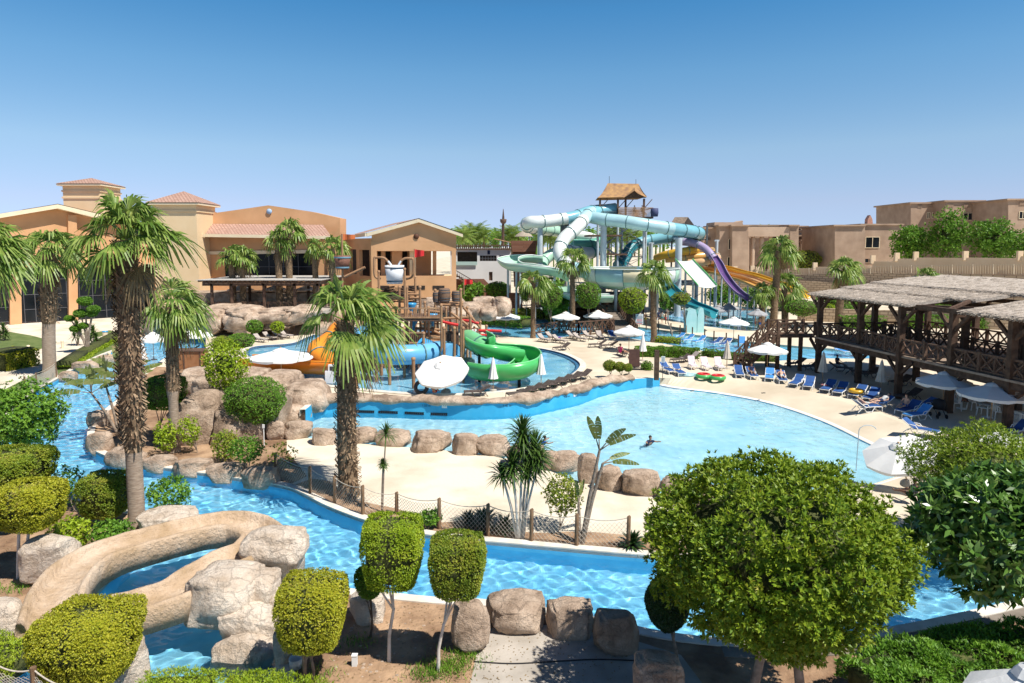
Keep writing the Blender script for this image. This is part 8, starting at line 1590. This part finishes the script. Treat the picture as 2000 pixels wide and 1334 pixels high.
P_('sit', 1467, 738, 0, -5, 'person sitting up on a towel-covered sunbed, knees covered, hands at the face', 1, 0, 'grey', 'navy', seat=.38); P_('lie', 1526, 746, 0, -12, 'bare-chested sunbather in pale blue shorts lying on a blue sunbed', 0, 1, 'pale', seat=.38)
P_('lie', 1688, 802, 0, 98, 'sunbather lying on the side-on sunbed nearest the wave pool', 0, 2, 'pale', seat=.38); P_('lie', 1722, 796, 0, -80, 'sunbather with a red headscarf lying behind the nearest one', 0, 1, 'navy', 'white', seat=.38); P_('sit', 1768, 806, 0, -62, 'man in blue shorts sitting up on a sunbed near the parasol', 0, 1, 'blue', seat=.38)
P_('sit', 1212, 700, 0, 120, 'person in a magenta top sitting under the middle parasol', 1, 0, 'black', 'magenta', sc=1.15, seat=.45); P_('sit', 848, 775, 0, 160, 'child in red shorts crouching under the domed parasol', 1, 0, 'red', sc=.9, seat=.25)
P_('walk', 906, 690, 2.2, 30, 'woman in a patterned swimsuit standing on the splash platform', 1, 0, 'grey', 'pale', long_hair=True, loc=Vector((R(906,668,60).x, 60, 1.2))); P_('stand', 922, 660, 2.2, 200, 'person in a white and green shirt behind the red spouts', 1, 0, 'green', 'white', loc=Vector((R(926,645,65).x, 65, 1.6)))
P_('stand', 994, 693, 0, 180, 'small child standing at the far edge of the green slide', 1, 0, 'navy', 'navy', sc=.6)
P_('walk', 1190, 600, 0, 20, 'person descending the timber bridge stairs', 2, 0, 'black', loc=Vector((A0.lerp(A1, .75).x - .3, A0.lerp(A1, .75).y, A0.lerp(A1, .75).z + .1)))
g = 'bathers waiting by the slide pool'
for i, (x, y, rz, sk, sh, sr, l) in enumerate([(1261,632,10,1,'yellow',None,'bare-backed bather at the left of the queue by the river'),(1270,628,80,2,'blue','white','bather in a white top second in the queue by the river'),(1281,630,200,1,'red','white','bather in red shorts and white shirt in the queue'),(1286,627,30,2,'navy','navy','bather in dark clothes in the middle of the queue'),(1293,629,150,0,'aqua','pale','bather in pale aqua clothes right of the queue middle'),(1300,631,60,2,'red',None,'bather in red shorts at the right of the queue'),
    (1377,626,40,1,'navy',None,'bather beside the white notice by the aqua walls'),(1383,622,170,0,'blue','blue','bather in blue beside the grey parasols'),(1427,600,90,0,'red','pale','bather stepping by the foot of the purple slide'),(1441,596,20,1,'navy','magenta','slim bather in pink at the foot of the purple slide'),(1449,596,200,0,'blue','white','tall bather in white and blue at the foot of the purple slide'),(1475,640,60,0,'red',None,'bather in red shorts left of the dark palm trunks'),(1484,642,190,1,'blue',None,'bather in blue shorts left of the dark palm trunks'),(1535,612,190,1,'navy','white','bather in white right of the palm trunks')]):
    P_('walk' if i % 3 == 0 else 'stand', x, y + 2, 0, rz, l, sk, i % 2, sh, sr, group=g)
for i, (x, l, c_) in enumerate([(1239,'person in white waiting on the tower platform','white'),(1254,'person in dark shorts at the right of the tower platform','blue')]): p = R(x, 424, 111); P_('stand', 0, 0, 0, 30 * i, l, 1, 0, 'navy', c_ if i == 0 else None, loc=Vector((p.x, 111, p.z + .15)))
for i, (x, y, rz, l, sr) in enumerate([(1900,752,40,'seated person in a pale shirt seen under the pavilion balcony','grey'),(1922,754,200,'bare-backed person sitting under the pavilion balcony',None),(1868,800,100,'person in pale clothes at the leftmost round table','white'),(1888,798,250,'person in dark red at the leftmost round table','red'),(1635,722,30,'dark-haired person resting in the pavilion shade','navy')]): P_('sit', x, y, 0, rz, l, 1, 0, 'navy', sr, seat=.45)
P_('sit', 1783, 985, 0, 200, 'person in black sitting beside the feathery tree at the pool end', 2, 0, 'black', 'black', seat=.3)

for o_ in COL.objects:
    if o_.type == 'MESH' and o_.get('kind') == 'structure' and 'water' not in o_.name: o_.cycles.is_caustics_receiver = True
